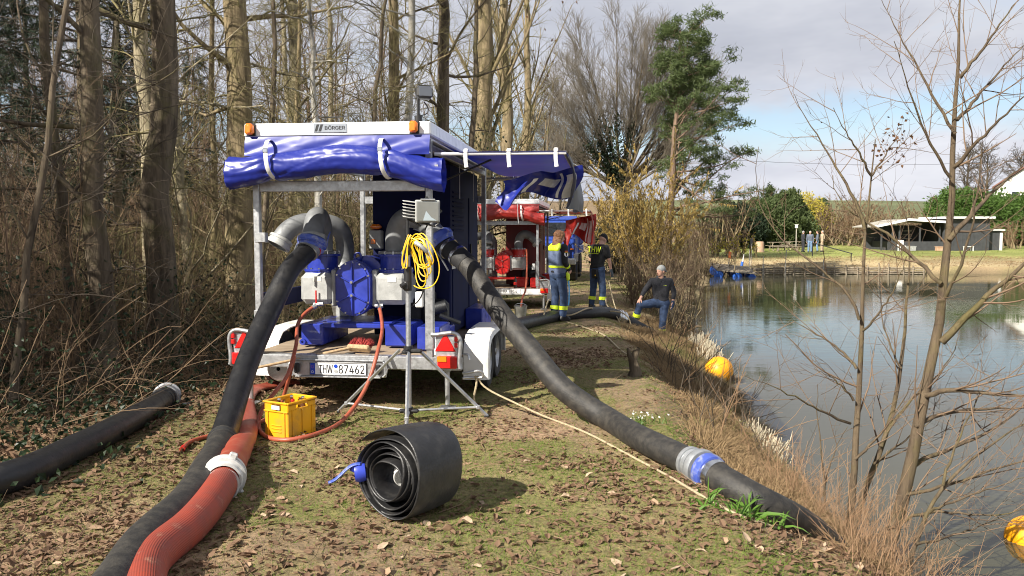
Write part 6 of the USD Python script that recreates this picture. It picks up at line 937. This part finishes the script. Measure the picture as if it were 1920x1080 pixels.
for px, h, lb in ((1405, 1.6, 'thin pole at the right end of the raft'), (1431, 1.15, 'thin pole at the left part of the revetment'), (1472, 1.55, 'tallest thin pole leaning at the revetment'), (1544, .95, 'short pole below the dark handrail')): obj('pole', tube(np.array([[fx(px, 50.6), 50.6, WATER - .3], [fx(px + (2 if px == 1472 else 0), 50.6), 50.6, WATER + h]]), [.035, .025], 7), LOOK['post_grey'], None, 40, lb, 'pole')
ra = thing('raft', 'tilted wooden raft on blue barrels moored at the far bank', 'raft', (fx(1372, 49.2), 49.2, WATER)); RT = Rx(.20) @ Ry(.10)
for k in range(9): obj('plank', move(box((-1.05 + .265 * k, 0, .47), (.25, 1.9, .04), b=.008), RT), LOOK['weathered_wood'], ra)
for k, (x, yy) in enumerate(((-.95, -.55), (.1, -.55), (.95, -.55), (-.95, .5), (.1, .5), (.95, .5))): obj('barrel', move(lathe([(0, -.42), (.25, -.42), (.27, -.38), (.275, -.12), (.285, -.1), (.275, -.08), (.275, .08), (.285, .1), (.275, .12), (.27, .38), (.25, .42), (0, .42)], 18, (x, yy, .18), (.0, 1, 0) if k % 3 else (.3, 1, .0)), RT), LOOK['barrel_blue'], ra, 40)
obj('side_board', move(box((-1.2, -.5, .24), (.10, .9, .40), b=.03), RT), LOOK['barrel_blue'], ra)
T = thing('oar_post', 'pole with an orange paddle top standing at the raft', 'pole', (fx(1364, 48.8), 48.8, WATER)); obj('post', tube(np.array([[0, 0, -.3], [.1, 0, 1.1]]), [.03, .025], 7), LOOK['post_grey'], T, 40); obj('paddle', move(box((.13, 0, 1.28), (.17, .05, .42), Ry(.1), .03)), LOOK['lamp_orange'], T)
T = thing('mooring_post', 'blue and white post behind the raft', 'pole', (fx(1391, 51.6), 51.6, -.6)); obj('post', tube(np.array([[0, 0, -.1], [.12, 0, .8]]), [.04, .03], 7), LOOK['plate_white'], T, 40); obj('sleeve', cyl((-.02, 0, .0), (.04, 0, .34), .085, 10), LOOK['barrel_blue'], T, 40)
T = thing('pole_with_flag', 'dark flag like board on a thin pole behind the raft', 'pole', (fx(1408, 52.5), 52.5, -.5)); obj('post', tube(np.array([[0, 0, -.1], [.03, 0, 1.35]]), .025, 6), LOOK['post_grey'], T); obj('board', box((.02, 0, 1.45), (.14, .04, .5), b=.01), LOOK['black_paint'], T)
T = thing('hand_rail', 'dark handrail of the steps down the far bank', 'railing', (fx(1523, 60), 60, hz(fx(1523, 60), 60))); e = np.array([1.0, -4.6, -.42]); obj('rail', tube(np.array([[0, 0, 1.0], e + [0, 0, .75]]), .035, 7), LOOK['black_paint'], T)
for t_ in (0, .98): obj('rail_post', tube(np.array([e * t_ + [0, 0, -.1], e * t_ + [0, 0, 1.0 - .25 * t_]]), .035, 7), LOOK['black_paint'], T)
T = thing('lamp_post', 'slim lamp post with a pale lantern beside the picnic tables', 'street lamp', (fx(1492, 73), 73, hz(fx(1492, 73), 73))); obj('post', cyl((0, 0, 0), (0, 0, 1.95), .045, 10), LOOK['post_grey'], T, 40); obj('lantern', stack([box((0, 0, 2.1), (.22, .22, .3), b=.03), box((0, 0, 2.29), (.3, .3, .05), b=.02)]), LOOK['plate_white'], T)
def picnic(px, Y, label, rz=0):
    T = thing('picnic_table', label, 'table', (fx(px, Y), Y, hz(fx(px, Y), Y)), rz)
    for k in range(4): obj('table_board', box((0, -.27 + .18 * k, .74), (1.9, .16, .045), b=.008), LOOK['weathered_wood'], T)
    for s in (-1, 1):
        obj('bench_board', box((0, s * .72, .44), (1.9, .26, .045), b=.008), LOOK['weathered_wood'], T)
        obj('frame', stack([box((s * .65, 0, .66), (.07, 1.0, .08)), box((s * .65, 0, .38), (.07, 1.6, .08)), tube(np.array([[s * .65 + .001, -.2, .7], [s * .65 + .001, -.55, 0]]), .045, 4), tube(np.array([[s * .65 + .001, .2, .7], [s * .65 + .001, .55, 0]]), .045, 4)]), LOOK['weathered_wood'], T)
picnic(1460, 71.5, 'picnic table left of the lamp post with its bench towards the pond'); picnic(1490, 74.5, 'picnic table half hidden behind the nearer one', .1)
T = thing('bench', 'long low bench in front of the picnic tables', 'bench', (fx(1476, 69), 69, hz(fx(1476, 69), 69))); obj('seat', box((0, 0, .40), (2.3, .34, .06), b=.01), LOOK['weathered_wood'], T)
for s in (-.8, .8): obj('leg', box((s, 0, .19), (.14, .28, .37), b=.02), LOOK['weathered_wood'], T)
M('cut_wood', (.40, .22, .13), .8, 0, .25, 3, col2=(.45, .34, .24)); T = thing('cut_log', 'upright cut log with pale and reddish wood left of the picnic tables', 'log', (fx(1424, 68), 68, hz(fx(1424, 68), 68))); obj('trunk', lathe([(0, -.05), (.40, -.05), (.36, .2), (.34, .80), (.30, .88), (0, .90)], 18), LOOK['cut_wood'], T, 40); obj('bark_strip', lathe([(.395, -.05), (.365, .2), (.345, .7)], 8, (-.05, .03, 0)), LOOK['bark_pale'], T, 40)
# shed
sx0, sx1, sx2 = fx(1640, 72), fx(1768, 72), fx(1858, 72); T = thing('shed', 'dark shed with white roof edges, open under its left gable', 'shed', (0, 72, .02)); C = lambda x0, x1, y0, y1, z0, z1, b=.01: box(((x0 + x1) / 2, (y0 + y1) / 2, (z0 + z1) / 2), (x1 - x0, y1 - y0, z1 - z0), b=b)
zb = hz(40, 72) - .15
obj('wall', stack([C(sx1, sx2 - .2, 0, 4, zb, 2.72), C(sx0 + .8, sx1, 3.9, 4.0, zb, 2.2), C(sx0 + 1.4, sx1 + .0, -.02, .05, zb, .75), C(sx0 + 1.4, sx0 + 1.5, 0, 4, zb, .75)]), LOOK['shed_dark'], T)
for k in range(11): obj('cladding_strip', C(sx1 + .12 + .36 * k, sx1 + .17 + .36 * k, -.03, -.002, zb, 2.7), LOOK['shed_dark'], T)
obj('flat_roof', C(sx1 - .15, sx2 + .05, -.4, 4.3, 2.74, 2.92), LOOK['roof_white'], T); mx_ = fx(1697, 72)
for (xa, za, xb, zb2, nm) in ((sx0 - .3, 2.02, mx_, 2.66, 'roof'), (mx_, 2.66, sx1 + .2, 2.42, 'roof')):
    a_ = math.atan2(zb2 - za, xb - xa); obj('roof', box(((xa + xb) / 2, 1.9, (za + zb2) / 2), (math.hypot(xb - xa, zb2 - za), 4.8, .10), Ry(-a_), .01), LOOK['post_grey'], T); obj('fascia', box(((xa + xb) / 2, -.53, (za + zb2) / 2), (math.hypot(xb - xa, zb2 - za), .05, .2), Ry(-a_), .01), LOOK['roof_white'], T)
for x in (sx0 + .5, sx0 + 1.45, mx_ - .6, mx_ + 1.2, sx1 - .4): obj('post', C(x, x + .12, .0, .12, zb, 2.05), LOOK['shed_dark'], T)
obj('shelf', stack([C(mx_ + .9, mx_ + 1.6, 2.2, 2.5, .6 + .35 * k, .66 + .35 * k) for k in range(4)]), LOOK['post_grey'], T); obj('lean_to', C(sx2 - .2, sx2 + 1.2, .6, 3, zb, 1.7), LOOK['shed_dark'], T); obj('lean_to_roof', C(sx2 - .2, sx2 + 1.4, .4, 3.2, 1.7, 1.8), LOOK['roof_white'], T); obj('white_door', C(sx2 + 1.05, sx2 + 1.25, .5, .6, zb, 1.5), LOOK['roof_white'], T)
for k, (px, w_, h_, m_, lb, ct) in enumerate(((1690, .5, .7, 'plate_white', 'white garden chair under the shed gable', 'chair'), (1705, .9, .45, 'cast_grey', 'grey crate under the shed gable', 'crate'), (1815, .7, .6, 'plate_white', 'white table in front of the dark shed wall', 'table'), (1760, .5, .4, 'cut_wood', 'tan box at the foot of the shed wall', 'box'))):
    b = (fx(px, 70.5), 70.5, hz(fx(px, 70.5), 70.5)); T = thing('garden_' + ct, lb, ct, b)
    if ct in ('chair', 'table'):
        obj('seat' if ct == 'chair' else 'table_top', box((0, 0, h_ * .62), (w_, .5, .05), b=.01), LOOK[m_], T)
        for a in (-1, 1):
            for c in (-1, 1): obj('leg', box((a * w_ * .42, c * .2, h_ * .3), (.05, .05, h_ * .6)), LOOK[m_], T)
        if ct == 'chair': obj('backrest', box((0, .24, h_), (w_, .05, h_ * .7), b=.01), LOOK[m_], T)
    else: obj('body', stack([box((0, 0, h_ * .5), (w_, .45, h_ * .92), b=.02), box((0, 0, h_ * .93), (w_ + .05, .5, .06), b=.01)]), LOOK[m_], T)
# white house on the rise
hxm = fx(1935, 118); T = thing('house', 'white gabled house behind the green hedge at the right edge', 'house', (hxm, 118, hz(hxm, 118)), -.55); from shapely.geometry import Polygon as PG
zt_ = at(1920, 318, 118)[2] - hz(hxm, 118); ze = at(1860, 352, 118)[2] - hz(hxm, 118); obj('wall', plate(PG([(-5.2, -.5), (5.2, -.5), (5.2, ze), (0, zt_ + 1.2), (-5.2, ze)]), 0, 9), LOOK['wall_white'], T)
for s in (-1, 1):
    a_ = math.atan2(zt_ + 1.2 - ze, 5.2); obj('roof', box((s * 2.75, 4.5, (zt_ + 1.2 + ze) / 2 + .12), (6.3, 9.8, .2), Ry(s * a_), .02), LOOK['roof_tile'], T)
for x in (-2.4, 0, 2.4): w_ = obj('window', box((x, -.01, ze - 1.0), (1.1, .08, 1.2), b=.01), LOOK['plate_white'], T); obj('pane', box((x, -.055, ze - 1.0), (.9, .02, 1.0)), LOOK['windscreen'], w_)
P = spline([at(1335, 298, 92), at(1500, 306, 92), at(1700, 309, 92), at(1990, 292, 92)], 40); obj('overhead_wire', tube(P, .018, 5), LOOK['black_paint'], None, False, 'thin overhead wire crossing the sky above the far bank', 'wire')
# ---------------------------------------------------------------- people
M('skin', (.52, .30, .22), .55, 0, .06, 12); M('hair_ginger', (.25, .115, .05), .6, 0, .25, 30, .6, 120, stretch=(3, 3, .4)); M('hair_grey', (.32, .31, .30), .7, 0, .1, 20); M('trouser_blue', (.034, .062, .135), .85, 0, .18, 9, .35, 40); M('vest_blue', (.10, .135, .235), .8, 0, .12, 9, .3, 40); M('black_cloth', (.012, .013, .016), .85, 0, .2, 9, .4, 40); M('hoodie', (.026, .027, .034), .9, 0, .15, 9, .4, 40)
M('lime_band', (.62, .78, .03), .5, 0, .05, 20); M('boot', (.014, .014, .015), .5, 0, .15, 12, .2, 60); M('glove_grey', (.09, .11, .13), .8, 0, .15, 20); M('cap_grey', (.26, .27, .27), .8, 0, .1, 20); M('strap_blue', (.10, .42, .80), .6); M('flag_red', (.55, .02, .02), .6); M('flag_gold', (.75, .48, .03), .6)
M('jeans_light', (.16, .26, .42), .85, 0, .15, 9); M('jacket_grey', (.11, .13, .17), .85, 0, .1, 9); M('coat_beige', (.44, .35, .24), .85, 0, .1, 9); M('eye_dark', (.02, .015, .012), .2); M('lip', (.40, .15, .12), .5)
def blob(groups, edge, it=8, seed=0, amp=0.0, fs=7.0):
    sp = lambda p, r: m3.Manifold.sphere(r, 18).translate([float(a) for a in p])
    hs = [m3.Manifold.batch_hull([sp(p, r) for p, r in g]) for g in groups]; m = m3.Manifold.batch_boolean(hs, m3.OpType.Add).refine_to_length(edge); k = m.to_mesh()
    t = trimesh.Trimesh(np.array(k.vert_properties[:, :3]), np.array(k.tri_verts), process=True); trimesh.smoothing.filter_taubin(t, .5, .53, it); v = np.array(t.vertices)
    if amp: n = np.array(t.vertex_normals); v = v + n * (amp * 2 * (meshkit.fbm(v * fs * [1, 1, .7] + seed, 3, seed) - .5))[:, None]
    return v, np.array(t.faces)
def person(name, label, loc, rz, J, look, coarse=False):
    """a standing figure facing +y; J holds the joints that differ from standing upright"""
    j = dict(hipL=(-.09, 0, .92), hipR=(.09, 0, .92), kneeL=(-.10, .03, .50), kneeR=(.10, .03, .50), ankL=(-.11, -.02, .09), ankR=(.11, -.02, .09), waist=(0, 0, 1.08), chest=(0, .0, 1.32), neck=(0, -.01, 1.49), head=(0, .02, 1.64), shL=(-.19, -.01, 1.44), shR=(.19, -.01, 1.44), elL=(-.24, -.02, 1.15), elR=(.24, -.02, 1.15), wrL=(-.25, .06, .90), wrR=(.25, .06, .90)); j.update(J)
    j = {k: np.array(v, float) if not np.isscalar(v) else v for k, v in j.items()}; T = thing(name, label, 'person', loc, rz)
    tl = Rz(j.get('turn', 0)); HR = Rz(j.get('yaw', 0)) @ Rx(j.get('nod', 0)); h = lambda x, y, z: j['head'] + HR @ np.array([x, y, z]); wv = tl @ np.array([1.0, 0, 0])
    lat = lambda p, s: j[p] + wv * s
    G = [[(j['hipL'], .10), (j['hipR'], .10), (j['waist'], .10)], [(lat('waist', -.06), .095), (lat('waist', .06), .095), (lat('chest', -.085), .105), (lat('chest', .085), .105)], [(lat('chest', -.085), .10), (lat('chest', .085), .10), (j['shL'] * .8 + j['chest'] * .2, .06), (j['shR'] * .8 + j['chest'] * .2, .06), (j['neck'] - [0, 0, .05], .065)], [(j['neck'] - [0, 0, .03], .056), (h(0, -.01, -.05), .056)],
         [(h(0, -.018, .035), .088), (h(0, .012, .03), .082), (h(0, .03, -.06), .052)], [(h(0, .055, -.075), .030), (h(0, .03, -.05), .05)], [(h(0, .085, .012), .010), (h(0, .105, -.022), .013), (h(0, .085, -.03), .014)], [(h(.083, -.012, .01), .014), (h(.086, -.018, -.015), .012)], [(h(-.083, -.012, .01), .014), (h(-.086, -.018, -.015), .012)]]
    for s, S in ((-1, 'L'), (1, 'R')):
        hip, kn, an, sh, el, wr = (j[k + S] for k in ('hip', 'knee', 'ank', 'sh', 'el', 'wr')); ft = np.array(j.get('toe' + S, tl @ np.array([s * .03, .17, 0]))); ft = ft / np.linalg.norm(ft)
        G += [[(hip, .088), (kn, .058)], [(kn, .057), (an, .042)], [(an - [0, 0, .03] - ft * .04, .040), (an - [0, 0, .055] + ft * .10, .034), (an, .045)], [(sh, .056), (el, .042)], [(el, .042), (wr, .029)]]
        d = wr - el; d /= np.linalg.norm(d); pn = np.array(j.get('palm' + S, (-s, 0, 0)), float); pn -= d * (pn @ d); pn /= np.linalg.norm(pn); sd = np.cross(d, pn) * s   # sd: towards the thumb
        if not coarse:
            kk = [wr + d * .09 + sd * o for o in (.030, .010, -.011, -.030)]; G += [[(wr, .025), (kk[0], .012), (kk[3], .011), (wr + d * .04 + sd * .022, .015), (wr + d * .04 - sd * .024, .014)]]
            for q_, (k, L) in enumerate(zip(kk, (.070, .078, .072, .056))): m_ = k + d * L * .5 + pn * L * .18; e_ = m_ + d * L * .36 + pn * L * .34; G += [[(k, .0105), (m_, .0095)], [(m_, .0095), (e_, .008)]]
            t1 = wr + d * .03 + sd * .036 + pn * .01; t2 = t1 + d * .035 + sd * .022 + pn * .012; G += [[(wr + d * .02 + sd * .015, .016), (t1, .0125)], [(t1, .0125), (t2, .0105)], [(t2, .0105), (t2 + d * .028 + pn * .006, .009)]]
        else: G += [[(wr, .026), (wr + d * .10, .024), (wr + d * .09 + sd * .02, .015)], [(wr + d * .03 + sd * .03, .012), (wr + d * .08 + sd * .045, .010)]] + [[(wr + d * .09 + sd * o, .011), (wr + d * .16 + sd * o * 1.1 + pn * .03, .009)] for o in (.03, .01, -.01, -.03)]
    e = .035 if coarse else .014
    body = obj('body', blob(G, e, 5 if coarse else 6), LOOK['skin'], T, True)
    if not coarse:
        for s in (-1, 1): obj('eye', lathe([(0, .006), (.008, .004), (.010, 0)], 10, h(s * .033, .083, .012), HR @ np.array([s * .25, 1, 0])), LOOK['eye_dark'], T, True)
        obj('mouth', tube(np.array([h(-.024, .078, -.058), h(0, .090, -.056), h(.024, .078, -.058)]), .006, 6), LOOK['lip'], T, True)
    tr = [[(j['hipL'], .118), (j['hipR'], .118), (j['waist'] - [0, 0, .03], .112)]]
    for S in 'LR': tr += [[(j['hip' + S], .108), (j['knee' + S], .080)], [(j['knee' + S], .079), (j['ank' + S] + (j['knee' + S] - j['ank' + S]) * .10, .068)]]
    obj('trousers', blob(tr, e * 1.15, 4, 3, .010, 9), LOOK[look['trousers']], T, True)
    for S in 'LR':
        an = j['ank' + S]; ft = np.array(j.get('toe' + S, tl @ np.array([(-1 if S == 'L' else 1) * .03, .17, 0]))); ft = ft / np.linalg.norm(ft); obj('boot', blob([[(an + [0, 0, .03], .058), (an - [0, 0, .04] - ft * .045, .047), (an - [0, 0, .05] + ft * .125, .041)], [(an - [0, 0, .045] + ft * .02, .046), (an + [0, 0, .03], .058)]], .02, 3), LOOK[look.get('boot', 'boot')], T, True)
        if look.get('bands'):
            k = j['knee' + S]; a, b = an + (k - an) * .34, an + (k - an) * .52; obj('reflective_band', cyl(a, b, .084, 20, .087), LOOK['lime_band'], T, 40)
    sl = look.get('sleeve', 1.0); top = [[(lat('waist', -.06) - [0, 0, .09], .122), (lat('waist', .06) - [0, 0, .09], .122), (j['waist'] + [0, 0, .05], .115)], [(lat('waist', -.06), .116), (lat('waist', .06), .116), (lat('chest', -.09), .122), (lat('chest', .09), .122)], [(lat('chest', -.09), .118), (lat('chest', .09), .118), (j['shL'], .072), (j['shR'], .072), (j['neck'] - [0, 0, .06], .075)]]
    for S in 'LR':
        sh, el, wr = j['sh' + S], j['el' + S], j['wr' + S]
        if sl <= .5: top += [[(sh, .074), (sh + (el - sh) * .72, .066)]]
        else: top += [[(sh, .074), (el, .060)], [(el, .060), (el + (wr - el) * min(1, sl) * .97, .048)]]
    if look.get('hood'): top += [[(j['neck'] - [.07, .05, .0], .05), (j['neck'] + [-.0, -.085, -.02], .05), (j['neck'] + [.07, -.05, .0], .05)], [(j['neck'] + [-.07, .02, -.02], .035), (j['neck'] + [.07, .02, -.02], .035), (j['neck'] + [0, .06, -.06], .03)]]
    obj(look.get('topname', 'jacket'), blob(top, e * 1.15, 4, 5, .009, 8), LOOK[look['top']], T, True)
    return T, j, h, HR, lat
base_at = lambda px, Y, dz=0: np.array([(px - 960) * Y / FPX, Y, g0((px - 960) * Y / FPX, Y) + dz])
# woman in a blue vest, seen from behind
b = base_at(1046, 15.9); T, j, h, HR, lat = person('person', 'person with ginger hair in blue vest with lime bands beside the red trailer', b, math.radians(-52), dict(ankL=(-.08, -.04, .09), ankR=(.09, .06, .09), kneeR=(.09, .08, .5), elR=(.24, -.03, 1.16), wrR=(.18, .12, 1.02), elL=(-.25, .0, 1.15), wrL=(-.20, .14, 1.0), nod=-.18, yaw=-.2, head=(0, .04, 1.63)), dict(trousers='trouser_blue', top='black_cloth', bands=True))
obj('hair', blob([[(h(0, -.03, .045), .098), (h(0, .01, .05), .092)], [(h(-.065, -.02, -.02), .045), (h(.065, -.02, -.02), .045), (h(0, -.07, -.03), .06)], [(h(-.075, -.03, -.06), .042), (h(.075, -.03, -.06), .042), (h(0, -.075, -.06), .058), (h(-.07, -.045, -.15), .035), (h(.07, -.045, -.15), .035), (h(0, -.09, -.165), .045)]], .012, 3, 8, .016, 26), LOOK['hair_ginger'], T, True)
vest = obj('vest', blob([[(lat('waist', -.07) - [0, 0, .10], .136), (lat('waist', .07) - [0, 0, .10], .136), (lat('waist', -.07), .128), (lat('waist', .07), .128)], [(lat('waist', -.07), .130), (lat('waist', .07), .130), (lat('chest', -.09), .133), (lat('chest', .09), .133)], [(lat('chest', -.09), .130), (lat('chest', .09), .130), (j['shL'] * .78 + j['neck'] * .22 - [0, 0, .01], .075), (j['shR'] * .78 + j['neck'] * .22 - [0, 0, .01], .075), (j['neck'] - [0, 0, .07], .085)]], .016, 4, 4, .008, 8), LOOK['vest_blue'], T, True)
def ring_on(z0, z1, ex, rx, ry, c): a = np.linspace(0, 2 * PI, 29); return stack([tube(np.stack([c[0] + rx * np.cos(a), c[1] + ry * np.sin(a), np.full(29, z)], 1), (z1 - z0) / 2, 6, False, flat=(np.full(29, .25), np.ones(29))) for z in ((z0 + z1) / 2,)])
obj('reflective_band', ring_on(1.045, 1.095, 0, .205, .142, (0, 0)), LOOK['lime_band'], vest, True)
obj('yoke', blob([[(np.array([s * .10, -.055, 1.485]), .040), (np.array([s * .17, -.055, 1.44]), .040), (np.array([s * .05, -.105, 1.42]), .046)] for s in (-1, 1)] + [[(np.array([-.11, -.095, 1.41]), .05), (np.array([.11, -.095, 1.41]), .05), (np.array([-.09, -.085, 1.45]), .045), (np.array([.09, -.085, 1.45]), .045)]], .016, 3), LOOK['lime_band'], vest, True)
for s, S in ((-1, 'L'), (1, 'R')): obj('sleeve_band', cyl(j['el' + S] * .55 + j['wr' + S] * .45, j['el' + S] * .35 + j['wr' + S] * .65, .061, 18), LOOK['lime_band'], T, 40)
p = j['shR'] * .62 + j['elR'] * .38
obj('sleeve_badge', lathe([(0, .004), (.045, .003), (.046, -.01)], 18, p + [.066, -.01, -.02], (1, -.1, .15)), LOOK['plate_white'], T, 40); obj('sleeve_flag', box(p + [.064, -.01, .055], (.008, .07, .02)), LOOK['black_paint'], T); obj('sleeve_flag', box(p + [.066, -.01, .038], (.008, .07, .018)), LOOK['flag_red'], T); obj('sleeve_flag', box(p + [.067, -.01, .021], (.008, .07, .017)), LOOK['flag_gold'], T)
obj('belt', ring_on(.955, 1.0, 0, .185, .135, (0, 0)), LOOK['black_cloth'], T, True); obj('pouch', box((.17, .03, .93), (.06, .12, .16), b=.02), LOOK['black_cloth'], T); obj('glove', blob([[(np.array([.21, .06, .93]), .035), (np.array([.22, .07, .83]), .03)], [(np.array([.21, .10, .92]), .02), (np.array([.21, .11, .84]), .015)]], .012, 3), LOOK['lime_band'], T, True); obj('hanging_strap', tube(spline([(.20, .10, .80), (.21, .11, .55), (.20, .10, .32)], 8), .018, 6, flat=(np.ones(8), np.full(8, .3))), LOOK['strap_blue'], T)
# man with black shirt bending his head
b = base_at(1120, 18.8); T, j, h, HR, lat = person('person', 'person in black shirt with lime letters and dark cap looking down at the hose', b, math.radians(-48), dict(ankL=(-.15, -.03, .09), ankR=(.15, .02, .09), kneeL=(-.13, .02, .5), kneeR=(.13, .04, .5), chest=(0, .06, 1.32), neck=(0, .10, 1.49), head=(0, .19, 1.60), shL=(-.20, .06, 1.43), shR=(.20, .06, 1.43), elL=(-.27, .08, 1.15), elR=(.27, .10, 1.15), wrL=(-.24, .20, .93), wrR=(.24, .20, .90), nod=-.55), dict(trousers='trouser_blue', top='black_cloth', sleeve=.4, topname='shirt', bands=True))
t_ = text('THW', .125, (0, 0, 0), bold=True); t_ = (t_[0] @ Rx(-.16).T + [0, -.115, 1.325], t_[1]); obj('shirt_lettering', t_, LOOK['lime_band'], T); obj('lettering_line', move(box((0, 0, 0), (.27, .004, .012)), Rx(-.16), (0, -.118, 1.29)), LOOK['lime_band'], T)
cp = obj('cap', blob([[(h(0, -.015, .06), .096), (h(0, .0, .05), .094)]], .014, 3), LOOK['black_cloth'], T, True); obj('cap_peak', blob([[(h(-.06, .07, .05), .012), (h(.06, .07, .05), .012), (h(-.04, .155, .035), .010), (h(.04, .155, .035), .010)]], .014, 2), LOOK['black_cloth'], cp, True); obj('cap_badge', box(h(0, .078, .085), (.05, .01, .03)), LOOK['lime_band'], cp)
for S in 'LR': d = j['wr' + S] - j['el' + S]; d /= np.linalg.norm(d); obj('glove', blob([[(j['wr' + S] - d * .03, .036), (j['wr' + S] + d * .09, .036)]] + [[(j['wr' + S] + d * .09 + np.array([0, o, 0]), .014), (j['wr' + S] + d * .165 + np.array([0, o + .01, 0]), .012)] for o in (-.03, -.01, .01, .03)] + [[(j['wr' + S] + d * .03 + np.array([0, .035, 0]), .016), (j['wr' + S] + d * .085 + np.array([0, .058, 0]), .013)]], .009, 3), LOOK['glove_grey'], T, True)
obj('belt_bag', box((.05, -.135, .84), (.17, .07, .20), b=.02), LOOK['black_cloth'], T, 40); obj('belt', ring_on(.98, 1.02, 0, .175, .135, (0, 0)), LOOK['black_cloth'], T, True); obj('bag_clip', box((.10, -.175, .80), (.03, .012, .03)), LOOK['flag_gold'], T)
# man standing on the slope with one foot up
b = np.array([(1240 - 960) * 18.5 / FPX, 18.5, 0.0]); b[2] = at(1240, 640, 18.5)[2]; up = at(1192, 612, 18.5)[2] - b[2]
T, j, h, HR, lat = person('person', 'person in dark hooded pullover and grey cap standing with one foot raised on the bank', b, math.radians(168), dict(hipL=(-.09, 0, .88), hipR=(.09, .02, .88), kneeL=(-.05, .06, .47), ankL=(-.02, .02, .09), kneeR=(.46, .22, .84), ankR=(.58, .10, up + .09), waist=(.0, .0, 1.04), chest=(.0, .0, 1.26), neck=(.0, .01, 1.44), head=(.01, .04, 1.59), shL=(-.20, .0, 1.38), shR=(.20, .02, 1.37), elL=(-.29, -.02, 1.12), wrL=(-.27, .06, .90), elR=(.36, .06, 1.16), wrR=(.45, .20, .98), palmR=(0, 0, -1), yaw=-.75, nod=.02, toeR=(.3, .9, 0), toeL=(.1, .9, 0)), dict(trousers='trouser_blue', top='hoodie', hood=True, topname='hooded_pullover', bands=True, sleeve=.62))
cp = obj('cap', blob([[(h(0, -.02, .058), .095), (h(0, .002, .05), .092)]], .014, 3), LOOK['cap_grey'], T, True); obj('cap_peak', blob([[(h(-.05, -.10, .03), .012), (h(.05, -.10, .03), .012), (h(-.04, -.15, .0), .010), (h(.04, -.15, .0), .010)]], .014, 2), LOOK['cap_grey'], cp, True); obj('hair', blob([[(h(-.075, -.03, .0), .025), (h(.075, -.03, .0), .025), (h(0, -.085, -.02), .03)]], .012, 2), M('hair_dark', (.05, .03, .02), .7), T, True)
obj('chest_print', box((-.075, .118, 1.275), (.09, .006, .02)), LOOK['lime_band'], T); p = j['shL'] * .65 + j['elL'] * .35; obj('sleeve_flag', box(p + [-.066, .01, .03], (.008, .06, .018)), LOOK['black_paint'], T); obj('sleeve_flag', box(p + [-.067, .01, .013], (.008, .06, .016)), LOOK['flag_red'], T); obj('sleeve_flag', box(p + [-.068, .01, -.003], (.008, .06, .016)), LOOK['flag_gold'], T)
S = 'L'; d = j['wrL'] - j['elL']; d /= np.linalg.norm(d); obj('glove', blob([[(j['wrL'] - d * .02, .036), (j['wrL'] + d * .09, .037)]] + [[(j['wrL'] + d * .09 + np.array([0, o, 0]), .014), (j['wrL'] + d * .165 + np.array([.02, o + .01, 0]), .012)] for o in (-.03, -.01, .01, .03)] + [[(j['wrL'] + d * .03 + np.array([0, .035, 0]), .016), (j['wrL'] + d * .085 + np.array([0, .058, 0]), .013)]], .009, 3), LOOK['trouser_blue'], T, True)
# the group on the far lawn
for px, rz, lb, lk, bald in ((1505, -1.5, 'person in dark clothes at the left of the group on the lawn', dict(trousers='hoodie', top='hoodie'), False), (1518, 2.9, 'person in grey jacket and jeans, second from the left on the lawn', dict(trousers='jeans_light', top='jacket_grey'), False), (1532, 1.2, 'person in dark jacket and pale jeans beside the beige coat on the lawn', dict(trousers='jeans_light', top='jacket_grey'), True), (1541, 1.7, 'person in beige coat at the right of the group on the lawn', dict(trousers='coat_beige', top='coat_beige', boot='boot'), False)):
    Y = 66.5 if px == 1518 else 68.5; b = base_at(px, Y); T, j, h, HR, lat = person('person', lb, b, rz, dict(elR=(.25, .0, 1.14), wrR=(.12, .20, 1.12)) if px != 1518 else {}, lk, True)
    obj('hair', blob([[(h(0, -.025, .045), .094), (h(0, -.05, -.01), .07)]], .03, 2), LOOK['hair_grey'] if not bald else LOOK['hair_dark'], T, True)
